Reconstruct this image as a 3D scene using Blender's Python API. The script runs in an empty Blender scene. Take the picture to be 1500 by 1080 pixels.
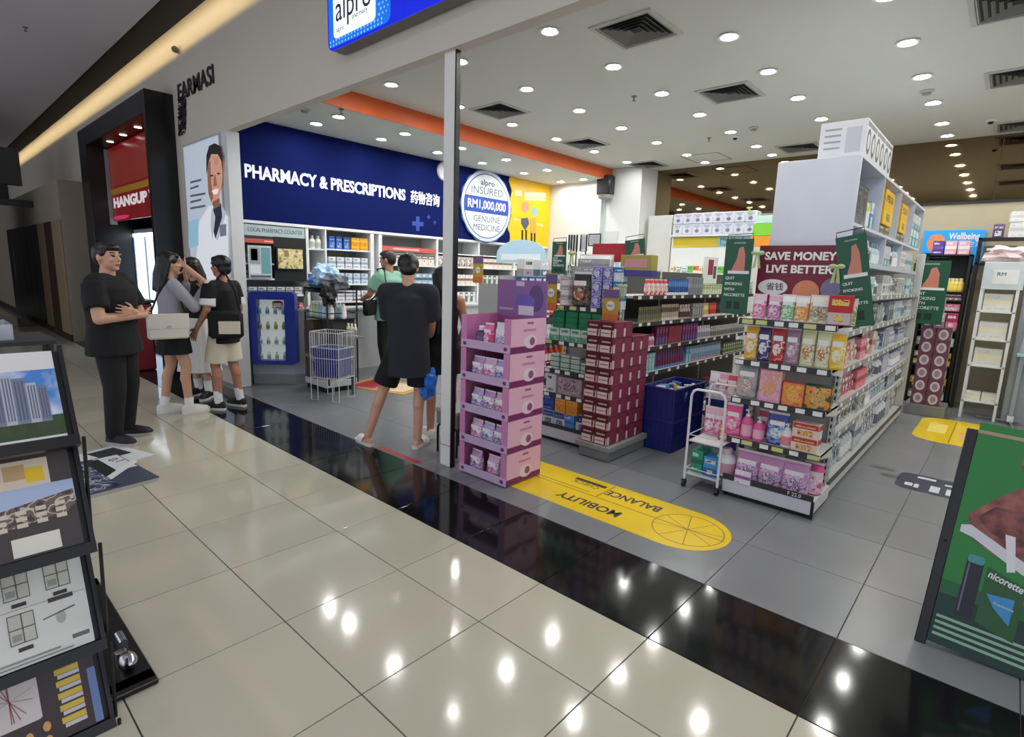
import bpy, bmesh, math, random
from mathutils import Vector, Matrix, Euler
random.seed(7)
PI = math.pi
SC = bpy.context.scene
COL = SC.collection

# ------------------------------------------------------------------ camera, world, exposure
F_PX, YAW, PITCH, ROLL = 800.2, -0.731469, 0.1746, 0.033645
CAM = Vector((1.5578, -0.9703, 1.5426))
_fw = Vector((math.sin(YAW)*math.cos(PITCH), math.cos(YAW)*math.cos(PITCH), -math.sin(PITCH)))
_r0 = Vector((math.cos(YAW), -math.sin(YAW), 0)); _u0 = _r0.cross(_fw)
_r = _r0*math.cos(ROLL) + _u0*math.sin(ROLL); _u = -_r0*math.sin(ROLL) + _u0*math.cos(ROLL)
cd = bpy.data.cameras.new('camera'); cd.sensor_width = 36; cd.lens = F_PX/1500*36; cd.clip_start = 0.05; cd.clip_end = 200
co = bpy.data.objects.new('camera', cd); COL.objects.link(co)
co.matrix_world = Matrix(((_r.x, _u.x, -_fw.x, CAM.x), (_r.y, _u.y, -_fw.y, CAM.y), (_r.z, _u.z, -_fw.z, CAM.z), (0, 0, 0, 1)))
SC.camera = co
W = bpy.data.worlds.new('world'); SC.world = W; W.use_nodes = True
W.node_tree.nodes['Background'].inputs[0].default_value = (0.80, 0.86, 1.0, 1)
W.node_tree.nodes['Background'].inputs[1].default_value = 0.72
SC.view_settings.view_transform = 'Standard'; SC.view_settings.look = 'None'
SC.view_settings.gamma = 1; SC.view_settings.use_curve_mapping = False
SC.view_settings.exposure = 0.54
SHOP_L = 180.0      # radiance of a shop downlight
MALL_FILL_L = 140.0

# a pixel of the photograph, met with a real plane of the room
def _ray(px, py): return _fw + _r*((px-750)/F_PX) - _u*((py-540)/F_PX)
def FZ(px, py, z=0.0): d = _ray(px, py); return CAM + d*((z-CAM.z)/d.z)
def FY(px, py, y): d = _ray(px, py); return CAM + d*((y-CAM.y)/d.y)
def FX(px, py, x): d = _ray(px, py); return CAM + d*((x-CAM.x)/d.x)

# ------------------------------------------------------------------ materials
def lin(c):
    return tuple((v/255/12.92) if v <= 10.3 else ((v/255+0.055)/1.055)**2.4 for v in c)
_M = {}
def mat(name, rgb, rough=0.5, metal=0.0, emit=0.0, var=0.06, scale=6.0, trans=0.0, alpha=1.0, spec=None, rand=0.0, bump=0.0, emit_rgb=None):
    if name in _M: return _M[name]
    m = bpy.data.materials.new(name); m.use_nodes = True
    nt = m.node_tree; b = nt.nodes['Principled BSDF']; c = lin(rgb)
    b.inputs['Roughness'].default_value = rough; b.inputs['Metallic'].default_value = metal
    if spec is not None: b.inputs['Specular IOR Level'].default_value = spec
    tc = nt.nodes.new('ShaderNodeTexCoord'); no = nt.nodes.new('ShaderNodeTexNoise')
    no.inputs['Scale'].default_value = scale; no.inputs['Detail'].default_value = 4
    nt.links.new(tc.outputs['Object'], no.inputs['Vector'])
    mx = nt.nodes.new('ShaderNodeMix'); mx.data_type = 'RGBA'
    mx.inputs[6].default_value = (*[v*(1-var) for v in c], 1); mx.inputs[7].default_value = (*[min(1, v*(1+var)) for v in c], 1)
    nt.links.new(no.outputs[0], mx.inputs[0]); out = mx.outputs[2]
    if rand:
        oi = nt.nodes.new('ShaderNodeObjectInfo'); hv = nt.nodes.new('ShaderNodeHueSaturation')
        mr = nt.nodes.new('ShaderNodeMapRange'); mr.inputs[3].default_value = 1-rand; mr.inputs[4].default_value = 1+rand
        nt.links.new(oi.outputs['Random'], mr.inputs[0]); nt.links.new(mr.outputs[0], hv.inputs['Value'])
        nt.links.new(out, hv.inputs['Color']); out = hv.outputs[0]
    nt.links.new(out, b.inputs['Base Color'])
    if bump:
        bp = nt.nodes.new('ShaderNodeBump'); bp.inputs['Strength'].default_value = bump
        nt.links.new(no.outputs[0], bp.inputs['Height']); nt.links.new(bp.outputs[0], b.inputs['Normal'])
    if emit:
        ec = lin(emit_rgb) if emit_rgb else c
        b.inputs['Emission Color'].default_value = (*ec, 1); b.inputs['Emission Strength'].default_value = emit
    if trans: b.inputs['Transmission Weight'].default_value = trans; b.inputs['IOR'].default_value = 1.2
    if alpha < 1: b.inputs['Alpha'].default_value = alpha
    _M[name] = m
    return m
def mix2(nm, c1, c2, scale, rough=.4, lo=.4, hi=.62):               # two colours melting into each other
    m = mat(nm, c1, rough); nt = m.node_tree; b = nt.nodes['Principled BSDF']; no = [n for n in nt.nodes if n.type == 'TEX_NOISE'][0]; no.inputs['Scale'].default_value = scale
    cr = nt.nodes.new('ShaderNodeValToRGB'); e = cr.color_ramp.elements; e[0].position = lo; e[0].color = (*lin(c1), 1); e[1].position = hi; e[1].color = (*lin(c2), 1)
    nt.links.new(no.outputs[0], cr.inputs[0]); nt.links.new(cr.outputs[0], b.inputs['Base Color']); return m
def K(rgb, rough=0.45, **k):                                       # a plain colour of print or plastic
    return mat('paint_%02x%02x%02x_%d' % (*rgb, int(rough*100)), rgb, rough, **k)

def busy(c1, c2, c3, scale=42.0, rough=.35):                       # packaging print: patches of three inks
    nm = 'print_%02x%02x%02x_%02x%02x%02x_%02x%02x%02x' % (*c1, *c2, *c3)
    if nm in _M: return _M[nm]
    m = mat(nm, c1, rough); nt = m.node_tree; b = nt.nodes['Principled BSDF']
    no = [n for n in nt.nodes if n.type == 'TEX_NOISE'][0]; no.inputs['Scale'].default_value = scale*.5; no.inputs['Detail'].default_value = 1.2
    cr = nt.nodes.new('ShaderNodeValToRGB'); cr.color_ramp.interpolation = 'CONSTANT'; e = cr.color_ramp.elements
    e[0].position = 0; e[0].color = (*lin(c2), 1); e[1].position = .40; e[1].color = (*lin(c1), 1)
    for p, c in ((.53, c3), (.575, c1), (.66, c2)): x = e.new(p); x.color = (*lin(c), 1)
    nt.links.new(no.outputs[0], cr.inputs[0]); nt.links.new(cr.outputs[0], b.inputs['Base Color']); return m
WHITE = mat('white_paint', (222, 222, 222), .45); CEIL = mat('ceiling_paint', (214, 216, 207), .9, var=.02, scale=1.5)
STEEL = mat('light_grey_metal', (205, 204, 200), .4); DARK = mat('black_plastic', (18, 18, 20), .4)
BLACK = mat('black_satin', (12, 12, 14), .3); CHROME = mat('chrome', (200, 200, 205), .15, metal=1)
PAPER = mat('white_paper', (232, 232, 232), .6); STRIP = mat('dark_price_strip', (52, 50, 52), .5)
PEG = mat('shelf_back_panel', (170, 170, 168), .5); GLASS = mat('clear_plastic', (235, 240, 245), .05, alpha=.25)
EYE = mat('eye_dark', (25, 18, 16), .3)

# ------------------------------------------------------------------ mesh building
class MB:
    def __init__(s): s.v = []; s.f = []; s.m = []; s.mats = []
    def mi(s, m):
        if m not in s.mats: s.mats.append(m)
        return s.mats.index(m)
    def add(s, vs, fs, m):
        o = len(s.v); i = s.mi(m); s.v += [tuple(p) for p in vs]
        for f in fs: s.f.append([o+k for k in f]); s.m.append(i)
        return s
    def box(s, a, b, m, ch=0.0, top=None, mtx=None):
        x0, x1 = sorted((a[0], b[0])); y0, y1 = sorted((a[1], b[1])); z0, z1 = sorted((a[2], b[2]))
        if not ch:
            vs = [Vector(p) for p in ((x0, y0, z0), (x1, y0, z0), (x1, y1, z0), (x0, y1, z0), (x0, y0, z1), (x1, y0, z1), (x1, y1, z1), (x0, y1, z1))]
            fs = [(0, 3, 2, 1), (4, 5, 6, 7), (0, 1, 5, 4), (1, 2, 6, 5), (2, 3, 7, 6), (3, 0, 4, 7)]
        else:
            lo = (x0, y0, z0); hi = (x1, y1, z1); c = Vector([(p+q)/2 for p, q in zip(lo, hi)])
            ch = min([ch] + [(q-p)*.49 for p, q in zip(lo, hi)])
            vs = []; ix = {}
            for sx in (0, 1):
                for sy in (0, 1):
                    for sz in (0, 1):
                        for ax in range(3):
                            sg = (sx, sy, sz)
                            vs.append(Vector([(hi[k] if sg[k] else lo[k]) if k == ax else ((hi[k]-ch) if sg[k] else (lo[k]+ch)) for k in range(3)]))
                            ix[(sg, ax)] = len(vs)-1
            fs = []
            for ax in range(3):
                b_, c_ = [k for k in range(3) if k != ax]
                for sg in (0, 1):
                    q = []
                    for (p1, p2) in ((0, 0), (1, 0), (1, 1), (0, 1)):
                        k = [0, 0, 0]; k[ax] = sg; k[b_] = p1; k[c_] = p2; q.append(ix[(tuple(k), ax)])
                    fs.append(q)
                for p1 in (0, 1):
                    for p2 in (0, 1):
                        k0 = [0, 0, 0]; k0[b_] = p1; k0[c_] = p2; k1 = list(k0); k1[ax] = 1
                        fs.append([ix[(tuple(k0), b_)], ix[(tuple(k1), b_)], ix[(tuple(k1), c_)], ix[(tuple(k0), c_)]])
            for sx in (0, 1):
                for sy in (0, 1):
                    for sz in (0, 1): fs.append([ix[((sx, sy, sz), a_)] for a_ in range(3)])
            g = []
            for f in fs:
                n = (vs[f[1]]-vs[f[0]]).cross(vs[f[2]]-vs[f[0]]); mid = sum((vs[k] for k in f), Vector())/len(f)
                g.append(f if n.dot(mid-c) > 0 else f[::-1])
            fs = g
        if mtx: vs = [mtx @ v for v in vs]
        return s.add(vs, fs, m)
    def cyl(s, p0, p1, r0, r1=None, n=12, m=None, caps=True):
        r1 = r0 if r1 is None else r1
        p0 = Vector(p0); p1 = Vector(p1); d = (p1-p0).normalized()
        a = d.orthogonal().normalized(); b = d.cross(a); vs = []
        for p, r in ((p0, r0), (p1, r1)):
            for i in range(n):
                t = 2*PI*i/n; vs.append(p + (a*math.cos(t)+b*math.sin(t))*r)
        fs = [(i, (i+1) % n, n+(i+1) % n, n+i) for i in range(n)]
        if caps: fs += [tuple(range(n))[::-1], tuple(range(n, 2*n))]
        return s.add(vs, fs, m)
    def tube(s, pts, r, n=8, m=None, close=False):
        pts = [Vector(p) for p in pts]; L = len(pts); vs = []; prev = None
        for i, p in enumerate(pts):
            if close: d = (pts[(i+1) % L]-pts[i-1]).normalized()
            else: d = (pts[min(i+1, L-1)]-pts[max(i-1, 0)]).normalized()
            a = d.orthogonal().normalized() if prev is None else (prev - d*prev.dot(d)).normalized()
            prev = a; b = d.cross(a); rr = r[i] if isinstance(r, (list, tuple)) else r
            vs += [p + (a*math.cos(2*PI*k/n)+b*math.sin(2*PI*k/n))*rr for k in range(n)]
        fs = []
        for i in range(L if close else L-1):
            j = (i+1) % L
            fs += [(i*n+k, i*n+(k+1) % n, j*n+(k+1) % n, j*n+k) for k in range(n)]
        if not close: fs += [tuple(range(n))[::-1], tuple(range((L-1)*n, L*n))]
        return s.add(vs, fs, m)
    def lathe(s, prof, n=16, c=(0, 0, 0), m=None, sx=1, sy=1):
        vs = []; fs = []; L = len(prof)
        for r, z in prof:
            vs += [(c[0]+r*math.cos(2*PI*k/n)*sx, c[1]+r*math.sin(2*PI*k/n)*sy, c[2]+z) for k in range(n)]
        for i in range(L-1): fs += [(i*n+k, i*n+(k+1) % n, (i+1)*n+(k+1) % n, (i+1)*n+k) for k in range(n)]
        fs += [tuple(range(n))[::-1], tuple(range((L-1)*n, L*n))]
        return s.add(vs, fs, m)
    def ell(s, c, r, m=None, n=14, k=9, mtx=None):
        c = Vector(c); vs = [Vector((0, 0, -r[2]))]; fs = []
        for i in range(1, k):
            ph = -PI/2+PI*i/k
            vs += [Vector((r[0]*math.cos(ph)*math.cos(2*PI*j/n), r[1]*math.cos(ph)*math.sin(2*PI*j/n), r[2]*math.sin(ph))) for j in range(n)]
        vs.append(Vector((0, 0, r[2]))); t = len(vs)-1
        for j in range(n):
            fs.append((0, 1+(j+1) % n, 1+j)); fs.append((t, t-n+j, t-n+(j+1) % n))
        for i in range(k-2):
            for j in range(n): fs.append((1+i*n+j, 1+i*n+(j+1) % n, 1+(i+1)*n+(j+1) % n, 1+(i+1)*n+j))
        vs = [c+((mtx @ v) if mtx else v) for v in vs]
        return s.add(vs, fs, m)
    def prism(s, pts, o, ux, uy, th, m):                            # outline in the (ux, uy) plane, thickness th along ux x uy
        ux = Vector(ux); uy = Vector(uy); o = Vector(o); nz = ux.cross(uy).normalized()
        a = 0
        for i in range(len(pts)):
            p, q = pts[i], pts[(i+1) % len(pts)]; a += p[0]*q[1]-q[0]*p[1]
        if a < 0: pts = pts[::-1]
        n = len(pts); fr = [o+ux*p[0]+uy*p[1]+nz*th for p in pts]; bk = [o+ux*p[0]+uy*p[1] for p in pts]
        fs = [tuple(range(n)), tuple(range(n, 2*n))[::-1]] + [(n+i, n+(i+1) % n, (i+1) % n, i) for i in range(n)]
        return s.add(fr+bk, fs, m)
    def loft(s, rings, m, caps=True):
        n = len(rings[0]); vs = [p for r in rings for p in r]; fs = []
        for i in range(len(rings)-1): fs += [(i*n+k, i*n+(k+1) % n, (i+1)*n+(k+1) % n, (i+1)*n+k) for k in range(n)]
        if caps: fs += [tuple(range(n))[::-1], tuple(range((len(rings)-1)*n, len(rings)*n))]
        return s.add(vs, fs, m)
    def mesh(s, name, smooth=40):
        me = bpy.data.meshes.new(name); me.from_pydata(s.v, [], s.f)
        for m in s.mats: me.materials.append(m)
        me.polygons.foreach_set('material_index', s.m)
        if smooth:
            me.polygons.foreach_set('use_smooth', [True]*len(me.polygons)); me.update(); me.set_sharp_from_angle(angle=math.radians(smooth))
        me.update(); return me
    def obj(s, name, parent=None, smooth=40, **k): return link(name, s.mesh(name, smooth), parent, **k)

def link(name, me, parent=None, loc=None, rz=None, label=None):
    o = bpy.data.objects.new(name, me); COL.objects.link(o)
    if parent: o.parent = parent
    if loc is not None: o.location = loc
    if rz is not None: o.rotation_euler = (0, 0, rz)
    if label: o['label'] = label
    return o
def tag(o, label, cat, group=None, kind=None):
    if label: o['label'] = label
    if cat: o['category'] = cat
    if group: o['group'] = group
    if kind: o['kind'] = kind
    return o
def thing(name, label, cat, loc=(0, 0, 0), rz=0, group=None):
    o = bpy.data.objects.new(name, None); COL.objects.link(o); o.empty_display_size = .05
    o.location = loc; o.rotation_euler = (0, 0, rz)
    return tag(o, label, cat, group)
def struct(o): o['kind'] = 'structure'; return o
def copy_tree(o, loc=None, rz=None, label=None, group=None):
    c = o.copy(); COL.objects.link(c)
    if loc is not None: c.location = loc
    if rz is not None: c.rotation_euler = (0, 0, rz)
    if label: c['label'] = label
    if group: c['group'] = group
    for ch in o.children:
        d = ch.copy(); COL.objects.link(d); d.parent = c
        for g in ch.children: e = g.copy(); COL.objects.link(e); e.parent = d
    return c
def box_obj(name, a, b, m, parent=None, ch=0.0): return MB().box(a, b, m, ch).obj(name, parent)
FRONT = (PI/2, 0, 0); RIGHT = (PI/2, 0, PI/2)                       # lettering that faces -y / +x
def text(body, size, loc, rot, m, parent, name='lettering', align='LEFT', bold=0.0, width=None, space=1.0, th=.0008):
    cu = bpy.data.curves.new(name, 'FONT'); cu.body = body; cu.size = size; cu.align_x = align; cu.align_y = 'CENTER'
    cu.extrude = th; cu.offset = bold; cu.space_character = space; cu.resolution_u = 3
    t = bpy.data.objects.new(name, cu); me = bpy.data.meshes.new_from_object(t); bpy.data.objects.remove(t); bpy.data.curves.remove(cu)
    me.materials.clear(); me.materials.append(m); o = link(name, me, parent)
    o.location = loc; o.rotation_euler = rot
    if width and len(me.vertices):
        xs = [v.co.x for v in me.vertices]; w = max(xs)-min(xs)
        if w > 0: o.scale = (width/w, 1, 1)
    return o
def ellipse(cx, cy, rx, ry, n=28): return [(cx+rx*math.cos(2*PI*i/n), cy+ry*math.sin(2*PI*i/n)) for i in range(n)]
def rrect(x0, y0, x1, y1, r, k=5):
    p = []
    for cx, cy, a in ((x1-r, y1-r, 0), (x0+r, y1-r, 90), (x0+r, y0+r, 180), (x1-r, y0+r, 270)):
        p += [(cx+r*math.cos(math.radians(a+90*i/k)), cy+r*math.sin(math.radians(a+90*i/k))) for i in range(k+1)]
    return p
X_, Y_, Z_ = Vector((1, 0, 0)), Vector((0, 1, 0)), Vector((0, 0, 1))
# ------------------------------------------------------------------ the setting
Y_BAND0, Y_BAND1 = 1.036, 1.631          # the black band on the floor
YF = 1.75                                # shopfront plane
ZC = 3.455                               # shop ceiling
XW = -5.5                                # pharmacy wall (front of its shelves and sign)
ZS = 3.255                               # lowered ceiling over the pharmacy
XO = -4.16                               # orange fascia
YB = 8.55                                # back wall
YN = 7.87                                # niche wall behind the pharmacy counter
XR = 3.6

T_BEIGE = mat('polished_beige_tile', (190, 186, 166), .10, var=.05, scale=2.2, rand=.03, spec=.55)
T_BLACK = mat('polished_black_tile', (22, 22, 24), .09, var=.3, scale=5, rand=.05, spec=.32)
T_GREY = mat('grey_cement_tile', (127, 129, 132), .27, var=.14, scale=1.6, rand=.03)
GROUT = mat('dark_grout', (84, 80, 72), .8); GROUT2 = mat('grey_grout', (86, 86, 86), .8)

def tile_mesh(w, d, m, g=.0035):
    return MB().box((g/2, g/2, -.012), (w-g/2, d-g/2, 0), m, .0012).mesh('tile', 0)
floor = struct(MB().box((-24, -6, -.05), (XR, Y_BAND1, -.006), GROUT).box((-24, Y_BAND1, -.05), (-6.0, 2.6, -.006), T_BLACK).obj('floor'))
mb_full = tile_mesh(.6, .6, T_BEIGE, .005); mb_cut = tile_mesh(.6, Y_BAND0-.6, T_BEIGE, .005); mb_blk = tile_mesh(.6, Y_BAND1-Y_BAND0, T_BLACK, .004)
for k in range(-27, 5):
    x = k*.6
    for j in range(-4, 1):
        if j < -2 and k > -4: continue
        link('tile', mb_full, floor, (x, j*.6, 0))
    link('tile', mb_cut, floor, (x, .6, 0)); link('tile', mb_blk, floor, (x, Y_BAND0, 0))
MB().box((-24, -2.4, -.012), (-16.2, Y_BAND1, -.0005), T_BEIGE).box((-24, -6, -.012), (XR, -2.403, -.0005), T_BEIGE).box((-1.8, -2.4, -.012), (XR, -1.203, -.0005), T_BEIGE).obj('far_tiling', floor)
floor_s = struct(box_obj('floor_shop', (-6.0, Y_BAND1, -.05), (XR, YB+.1, -.006), GROUT2))
mb_g = tile_mesh(.6, .6, T_GREY, .004)
for k in range(-10, 6):
    for j in range(12): link('tile', mb_g, floor_s, (k*.6, Y_BAND1+j*.6, 0))

# shop ceilings
struct(box_obj('ceiling', (XO, YF+.1, ZC), (XR, YB+.1, ZC+.08), CEIL))
struct(box_obj('ceiling_pharmacy', (-6.0, YF+.1, ZS), (XO-.012, YB+.1, ZS+.08), CEIL))
ORANGE = mat('orange_fascia', (206, 92, 36), .55)
struct(box_obj('trim_1', (XO-.012, YF+.1, ZS-.002), (XO, YB, ZC+.05), ORANGE))
# walls
WALLW = mat('white_wall', (214, 216, 214), .7, var=.02, scale=1); WALLG = mat('warm_grey_wall', (210, 202, 188), .7, var=.04, scale=1.2)
BEIGEW = mat('beige_back_wall', (176, 166, 140), .7, var=.05); MIRROR = mat('bronze_mirror', (140, 121, 95), .03, metal=1, var=.05, scale=.7)
struct(MB().box((-5.45, YF, 3.055), (4.2, YF+.1, 4.6), WALLG).box((-7.2, YF, 0), (-5.45, YF+.1, 4.6), WALLG).box((-11.2, YF, 3.5), (-7.2, YF+.1, 4.6), WALLG).obj('wall_front'))
struct(box_obj('wall_left', (-6.0, YF+.1, 0), (-5.92, YB, ZS), WALLW))
struct(MB().box((-6.0, YN, 0), (-4.30, YN+.1, ZS), WALLW).obj('wall_niche'))
# white column with the loudspeaker
struct(MB().box((-4.30, 7.97, 0), (-3.55, 8.6, ZC), WALLW, .01).obj('wall_column'))
wb = struct(box_obj('wall_back', (-3.55, YB, 0), (XR, YB+.1, ZC), BEIGEW))
for i in range(6):
    x0 = -3.55+i*1.19; MB().box((x0+.002, YB-.012, 2.66), (x0+1.188, YB, ZC), MIRROR).obj('mirror_panel', wb, 0)
MB().box((-3.55, YB-.016, 2.625), (XR, YB, 2.657), DARK).obj('mirror_trim', wb)
struct(box_obj('wall_right', (XR, YF, 0), (XR+.1, YB, 4.5), WALLW))
# shop-front post with its black edge
post = struct(MB().box((-1.665, 1.79, 0), (-1.545, 1.822, 3.06), mat('post_paint', (232, 230, 224), .5, var=.05, scale=9), .004).obj('trim_2'))
MB().box((-1.544, 1.786, 0), (-1.530, 1.826, 3.06), BLACK).obj('edge_strip', post)
MB().box((-1.667, 1.788, .17), (-1.543, 1.7905, .174), DARK).obj('joint', post)
# white jamb at the left end of the opening
struct(MB().box((-5.60, YF-.02, 0), (-5.44, YF+.13, 3.055), mat('jamb_paint', (214, 216, 216), .5), .006).obj('trim_3'))

# mall side: ceiling, dark cove strip, cove light, wall going on to the left
struct(box_obj('ceiling_mall', (-24, -6, 4.32), (6, 1.245, 4.4), mat('mall_ceiling', (196, 190, 194), .9, var=.03, scale=.6)))
struct(MB().box((-24, 1.245, 4.36), (6, 1.585, 4.375), mat('cove_soffit', (52, 47, 40), .8)).box((-24, 1.235, 4.32), (6, 1.245, 4.44), mat('cove_soffit', (52, 47, 40), .8)).obj('trim_4'))
cove = thing('cove_light', 'long warm light strip hidden in the cove above the shopfront wall', 'cove light', (0, 0, 0))
MB().box((-22, 1.42, 4.54), (4, 1.47, 4.546), mat('cove_led', (255, 222, 150), .5, emit=17)).obj('light_strip', cove)
MB().box((-24, 1.40, 4.58), (6, 1.76, 4.63), mat('cove_soffit', (52, 47, 40), .8)).obj('housing', cove)

WOODP = mat('brown_wall_panel', (112, 94, 70), .6, var=.15, scale=2)
wl = struct(MB().box((-24, 1.75, 2.9), (-11.2, 1.95, 4.6), WALLG).box((-24, 1.06, 0), (-11.25, 1.95, 2.9), mat('tan_wall', (150, 140, 122), .7)).obj('wall_mall'))
for i in range(9):
    x = -12.05-i*.8
    MB().box((x, 1.03, .12), (x+.78, 1.06, 2.2), (mat('tan_panel', (146, 126, 96), .6, var=.12), mat('dark_brown_panel', (58, 34, 22), .6), WOODP, mat('black_glass_panel', (16, 15, 15), .25))[min(i, 3)], .006).obj('panel', wl)
MB().box((-24, 1.02, 0), (-11.25, 1.06, .12), mat('dark_skirting', (44, 34, 28), .5)).obj('skirting', wl)
struct(MB().box((-24, -6, 0), (-23.9, 2, 4.4), mat('far_hall_wall', (70, 68, 66), .8)).obj('wall_end'))

# ------------------------------------------------------------------ ceiling fittings
def downlight_proto(L, nm):
    e = mat(nm+'_bulb', (255, 255, 250), .5, emit=L); ring = mat('downlight_ring', (235, 235, 232), .35)
    cup = mat('downlight_cup', (225, 225, 225), .2, metal=.6)
    mb = MB(); n = 24
    prof = [(.066, 0), (.082, -.004), (.088, -.010), (.088, -.012), (.066, -.012)]
    vs = []
    for r, z in prof: vs += [(r*math.cos(2*PI*k/n), r*math.sin(2*PI*k/n), z) for k in range(n)]
    fs = []
    for i in range(len(prof)):
        j = (i+1) % len(prof); fs += [(i*n+k, i*n+(k+1) % n, j*n+(k+1) % n, j*n+k) for k in range(n)]
    mb.add(vs, fs, ring); mb.lathe([(.067, -.0002), (.067, -.0012), (.050, -.0022), (.0, -.0022)], n, m=cup); r_ = mb.mesh('ring')
    lens = MB().lathe([(.050, -.001), (.050, -.004), (.036, -.0075), (.0, -.0085)], n, m=e).mesh('lens')
    return r_, lens
ring_me, lens_me = downlight_proto(SHOP_L, 'shop')
def downlight(x, y, z, lab, grp, lens=None):
    t = thing('downlight', lab, 'ceiling light', (x, y, z), 0, grp)
    link('ring', ring_me, t); link('lens', lens or lens_me, t); return t
GX = [-3.60, -2.53, -1.47, -.40, .66, 1.72, 2.78]; GY = [2.72, 3.67, 4.62, 5.57, 6.54, 7.52, 8.22]  # the two rightmost lamp columns are out of view, added for their light
cols = ['nearest the orange fascia', 'second from the orange fascia', 'third from the orange fascia', 'fourth from the orange fascia', 'above the tall white gondola side', 'over the right aisle', 'nearest the right wall']
rows = ['in the row nearest the shopfront', 'in the second row from the front', 'in the third row from the front', 'in the fourth row from the front', 'in the fifth row from the front', 'in the sixth row from the front', 'in the row against the bronze mirror']
for i, x in enumerate(GX):
    for j, y in enumerate(GY):
        if j == 6 and i == 0: continue
        downlight(x, y, ZC, 'round downlight %s, %s' % (cols[i], rows[j]), 'shop ceiling downlights')
for i, x in enumerate((-5.02, -4.50)):
    for j, y in enumerate((2.63, 3.57, 4.55, 5.48, 6.50, 7.55)):
        downlight(x, y, ZS-.0005, '%s downlight from the front in the pharmacy ceiling, %s line' % (('first', 'second', 'third', 'fourth', 'fifth', 'rearmost')[j], ('navy sign', 'orange fascia')[i]), 'pharmacy soffit downlights')
_, mall_fill_lens = downlight_proto(MALL_FILL_L, 'mall')
for i in range(6):  # unseen hall lamps, added out of view to brighten the mall side
    for j, y in enumerate((-2.6, -1.1)):
        downlight(-4.2+i*1.5, y, 4.32, 'mall ceiling downlight out over the tiled walkway', 'mall downlights', mall_fill_lens)

GRILL = mat('vent_dark', (20, 20, 22), .7); GR2 = mat('vent_white', (190, 190, 184), .5); GR3 = mat('vent_louvre', (112, 112, 108), .6)
def vent(x, y, lab, half=.27):
    t = thing('air_vent', lab, 'air vent', (x, y, ZC), 0, 'square ceiling air vents')
    m = MB(); h = half
    for a, b in (((-h, -h), (h, -h+.05)), ((-h, h-.05), (h, h)), ((-h, -h+.05), (-h+.05, h-.05)), ((h-.05, -h+.05), (h, h-.05))):
        m.box((a[0], a[1], -.012), (b[0], b[1], 0), GR2)
    m.obj('frame', t, 0)
    MB().box((-h+.05, -h+.05, -.001), (h-.05, h-.05, 0), GRILL).obj('backing', t, 0)
    for k in range(5):
        q = h-.06-k*.042
        if q < .03: break
        m = MB()
        for (ax, ay, bx, by) in ((-q, -q, q, -q), (q, -q, q, q), (q, q, -q, q), (-q, q, -q, -q)):
            d = Vector((bx-ax, by-ay, 0)).normalized(); nrm = Vector((d.y, -d.x, 0))
            p0 = Vector((ax, ay, -.002)); p1 = Vector((bx, by, -.002)); o_ = nrm*.022+Vector((0, 0, -.014))
            a2 = p0+o_+(-d*.022 if 0 else d*-.022); b2 = p1+o_+d*.022
            m.add([p0, p1, b2, a2, p0+Vector((0, 0, .0015)), p1+Vector((0, 0, .0015)), b2+Vector((0, 0, .0015)), a2+Vector((0, 0, .0015))], [(0, 1, 2, 3), (7, 6, 5, 4), (3, 2, 6, 7), (1, 0, 4, 5)], GR3)
        m.obj('louvre', t, 0)
for (px, py, lab) in ((932, 44, 'large square air vent nearest the shopfront beam'), (732, 162, 'square air vent just above the orange fascia, front one'), (1070, 136, 'square air vent in the middle of the shop ceiling'),
                      (857, 210, 'square air vent by the orange fascia, second from the front'), (1172, 216, 'square air vent behind the white panel of the tall gondola'), (948, 241, 'small-looking square air vent above the white column'),
                      (1500, 110, 'square air vent at the right edge, middle one'), (1500, 183, 'square air vent at the right edge, rear one'), (1495, 2, 'square air vent at the top right corner')):
    p = FZ(px, py, ZC); vent(p.x, p.y, lab)
def hatch(px, py, lab):
    p = FZ(px, py, ZC); t = thing('access_hatch', lab, 'ceiling hatch', (p.x, p.y, ZC))
    m = MB(); h = .3
    for a, b in (((-h, -h), (h, -h+.015)), ((-h, h-.015), (h, h)), ((-h, -h+.015), (-h+.015, h-.015)), ((h-.015, -h+.015), (h, h-.015))): m.box((a[0], a[1], -.004), (b[0], b[1], 0), K((120, 120, 112), .6))
    m.obj('frame', t, 0); MB().box((-h+.02, -h+.02, -.002), (h-.02, h-.02, 0), CEIL).obj('panel', t, 0)
hatch(1035, 231, 'flush square access hatch in the shop ceiling near the mirror')
def sprinkler(p, lab):
    t = thing('sprinkler', lab, 'sprinkler', p, 0, 'ceiling sprinklers')
    MB().lathe([(.03, 0), (.03, -.006), (.008, -.008), (.008, -.03), (.004, -.032)], 10, m=K((110, 108, 100), .4)).obj('stem', t)
    MB().lathe([(.003, -.03), (.003, -.042), (.018, -.044), (.018, -.047), (.003, -.048)], 10, m=K((70, 68, 64), .4)).obj('deflector', t)
sprinkler(FZ(929, 141, ZC), 'ceiling sprinkler between the downlights left of the middle vent'); sprinkler(FZ(1039, 202, ZC), 'ceiling sprinkler near the flush access hatch')
sprinkler(FZ(500, 160, ZS-.0005), 'sprinkler in the lowered pharmacy ceiling near the beam'); sprinkler(FZ(37, 40, 4.32), 'sprinkler in the mall ceiling, top left'); sprinkler(FZ(734, 258, ZS-.0005), 'sprinkler above the yellow poster')
def dome(px, py, z, lab):
    p = FZ(px, py, z); t = thing('dome_camera', lab, 'camera', p)
    MB().lathe([(.05, 0), (.05, -.02), (.04, -.022)], 16, m=WHITE).obj('base', t); MB().ell((0, 0, -.022), (.03, .03, .026), BLACK).obj('dome', t)
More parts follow.
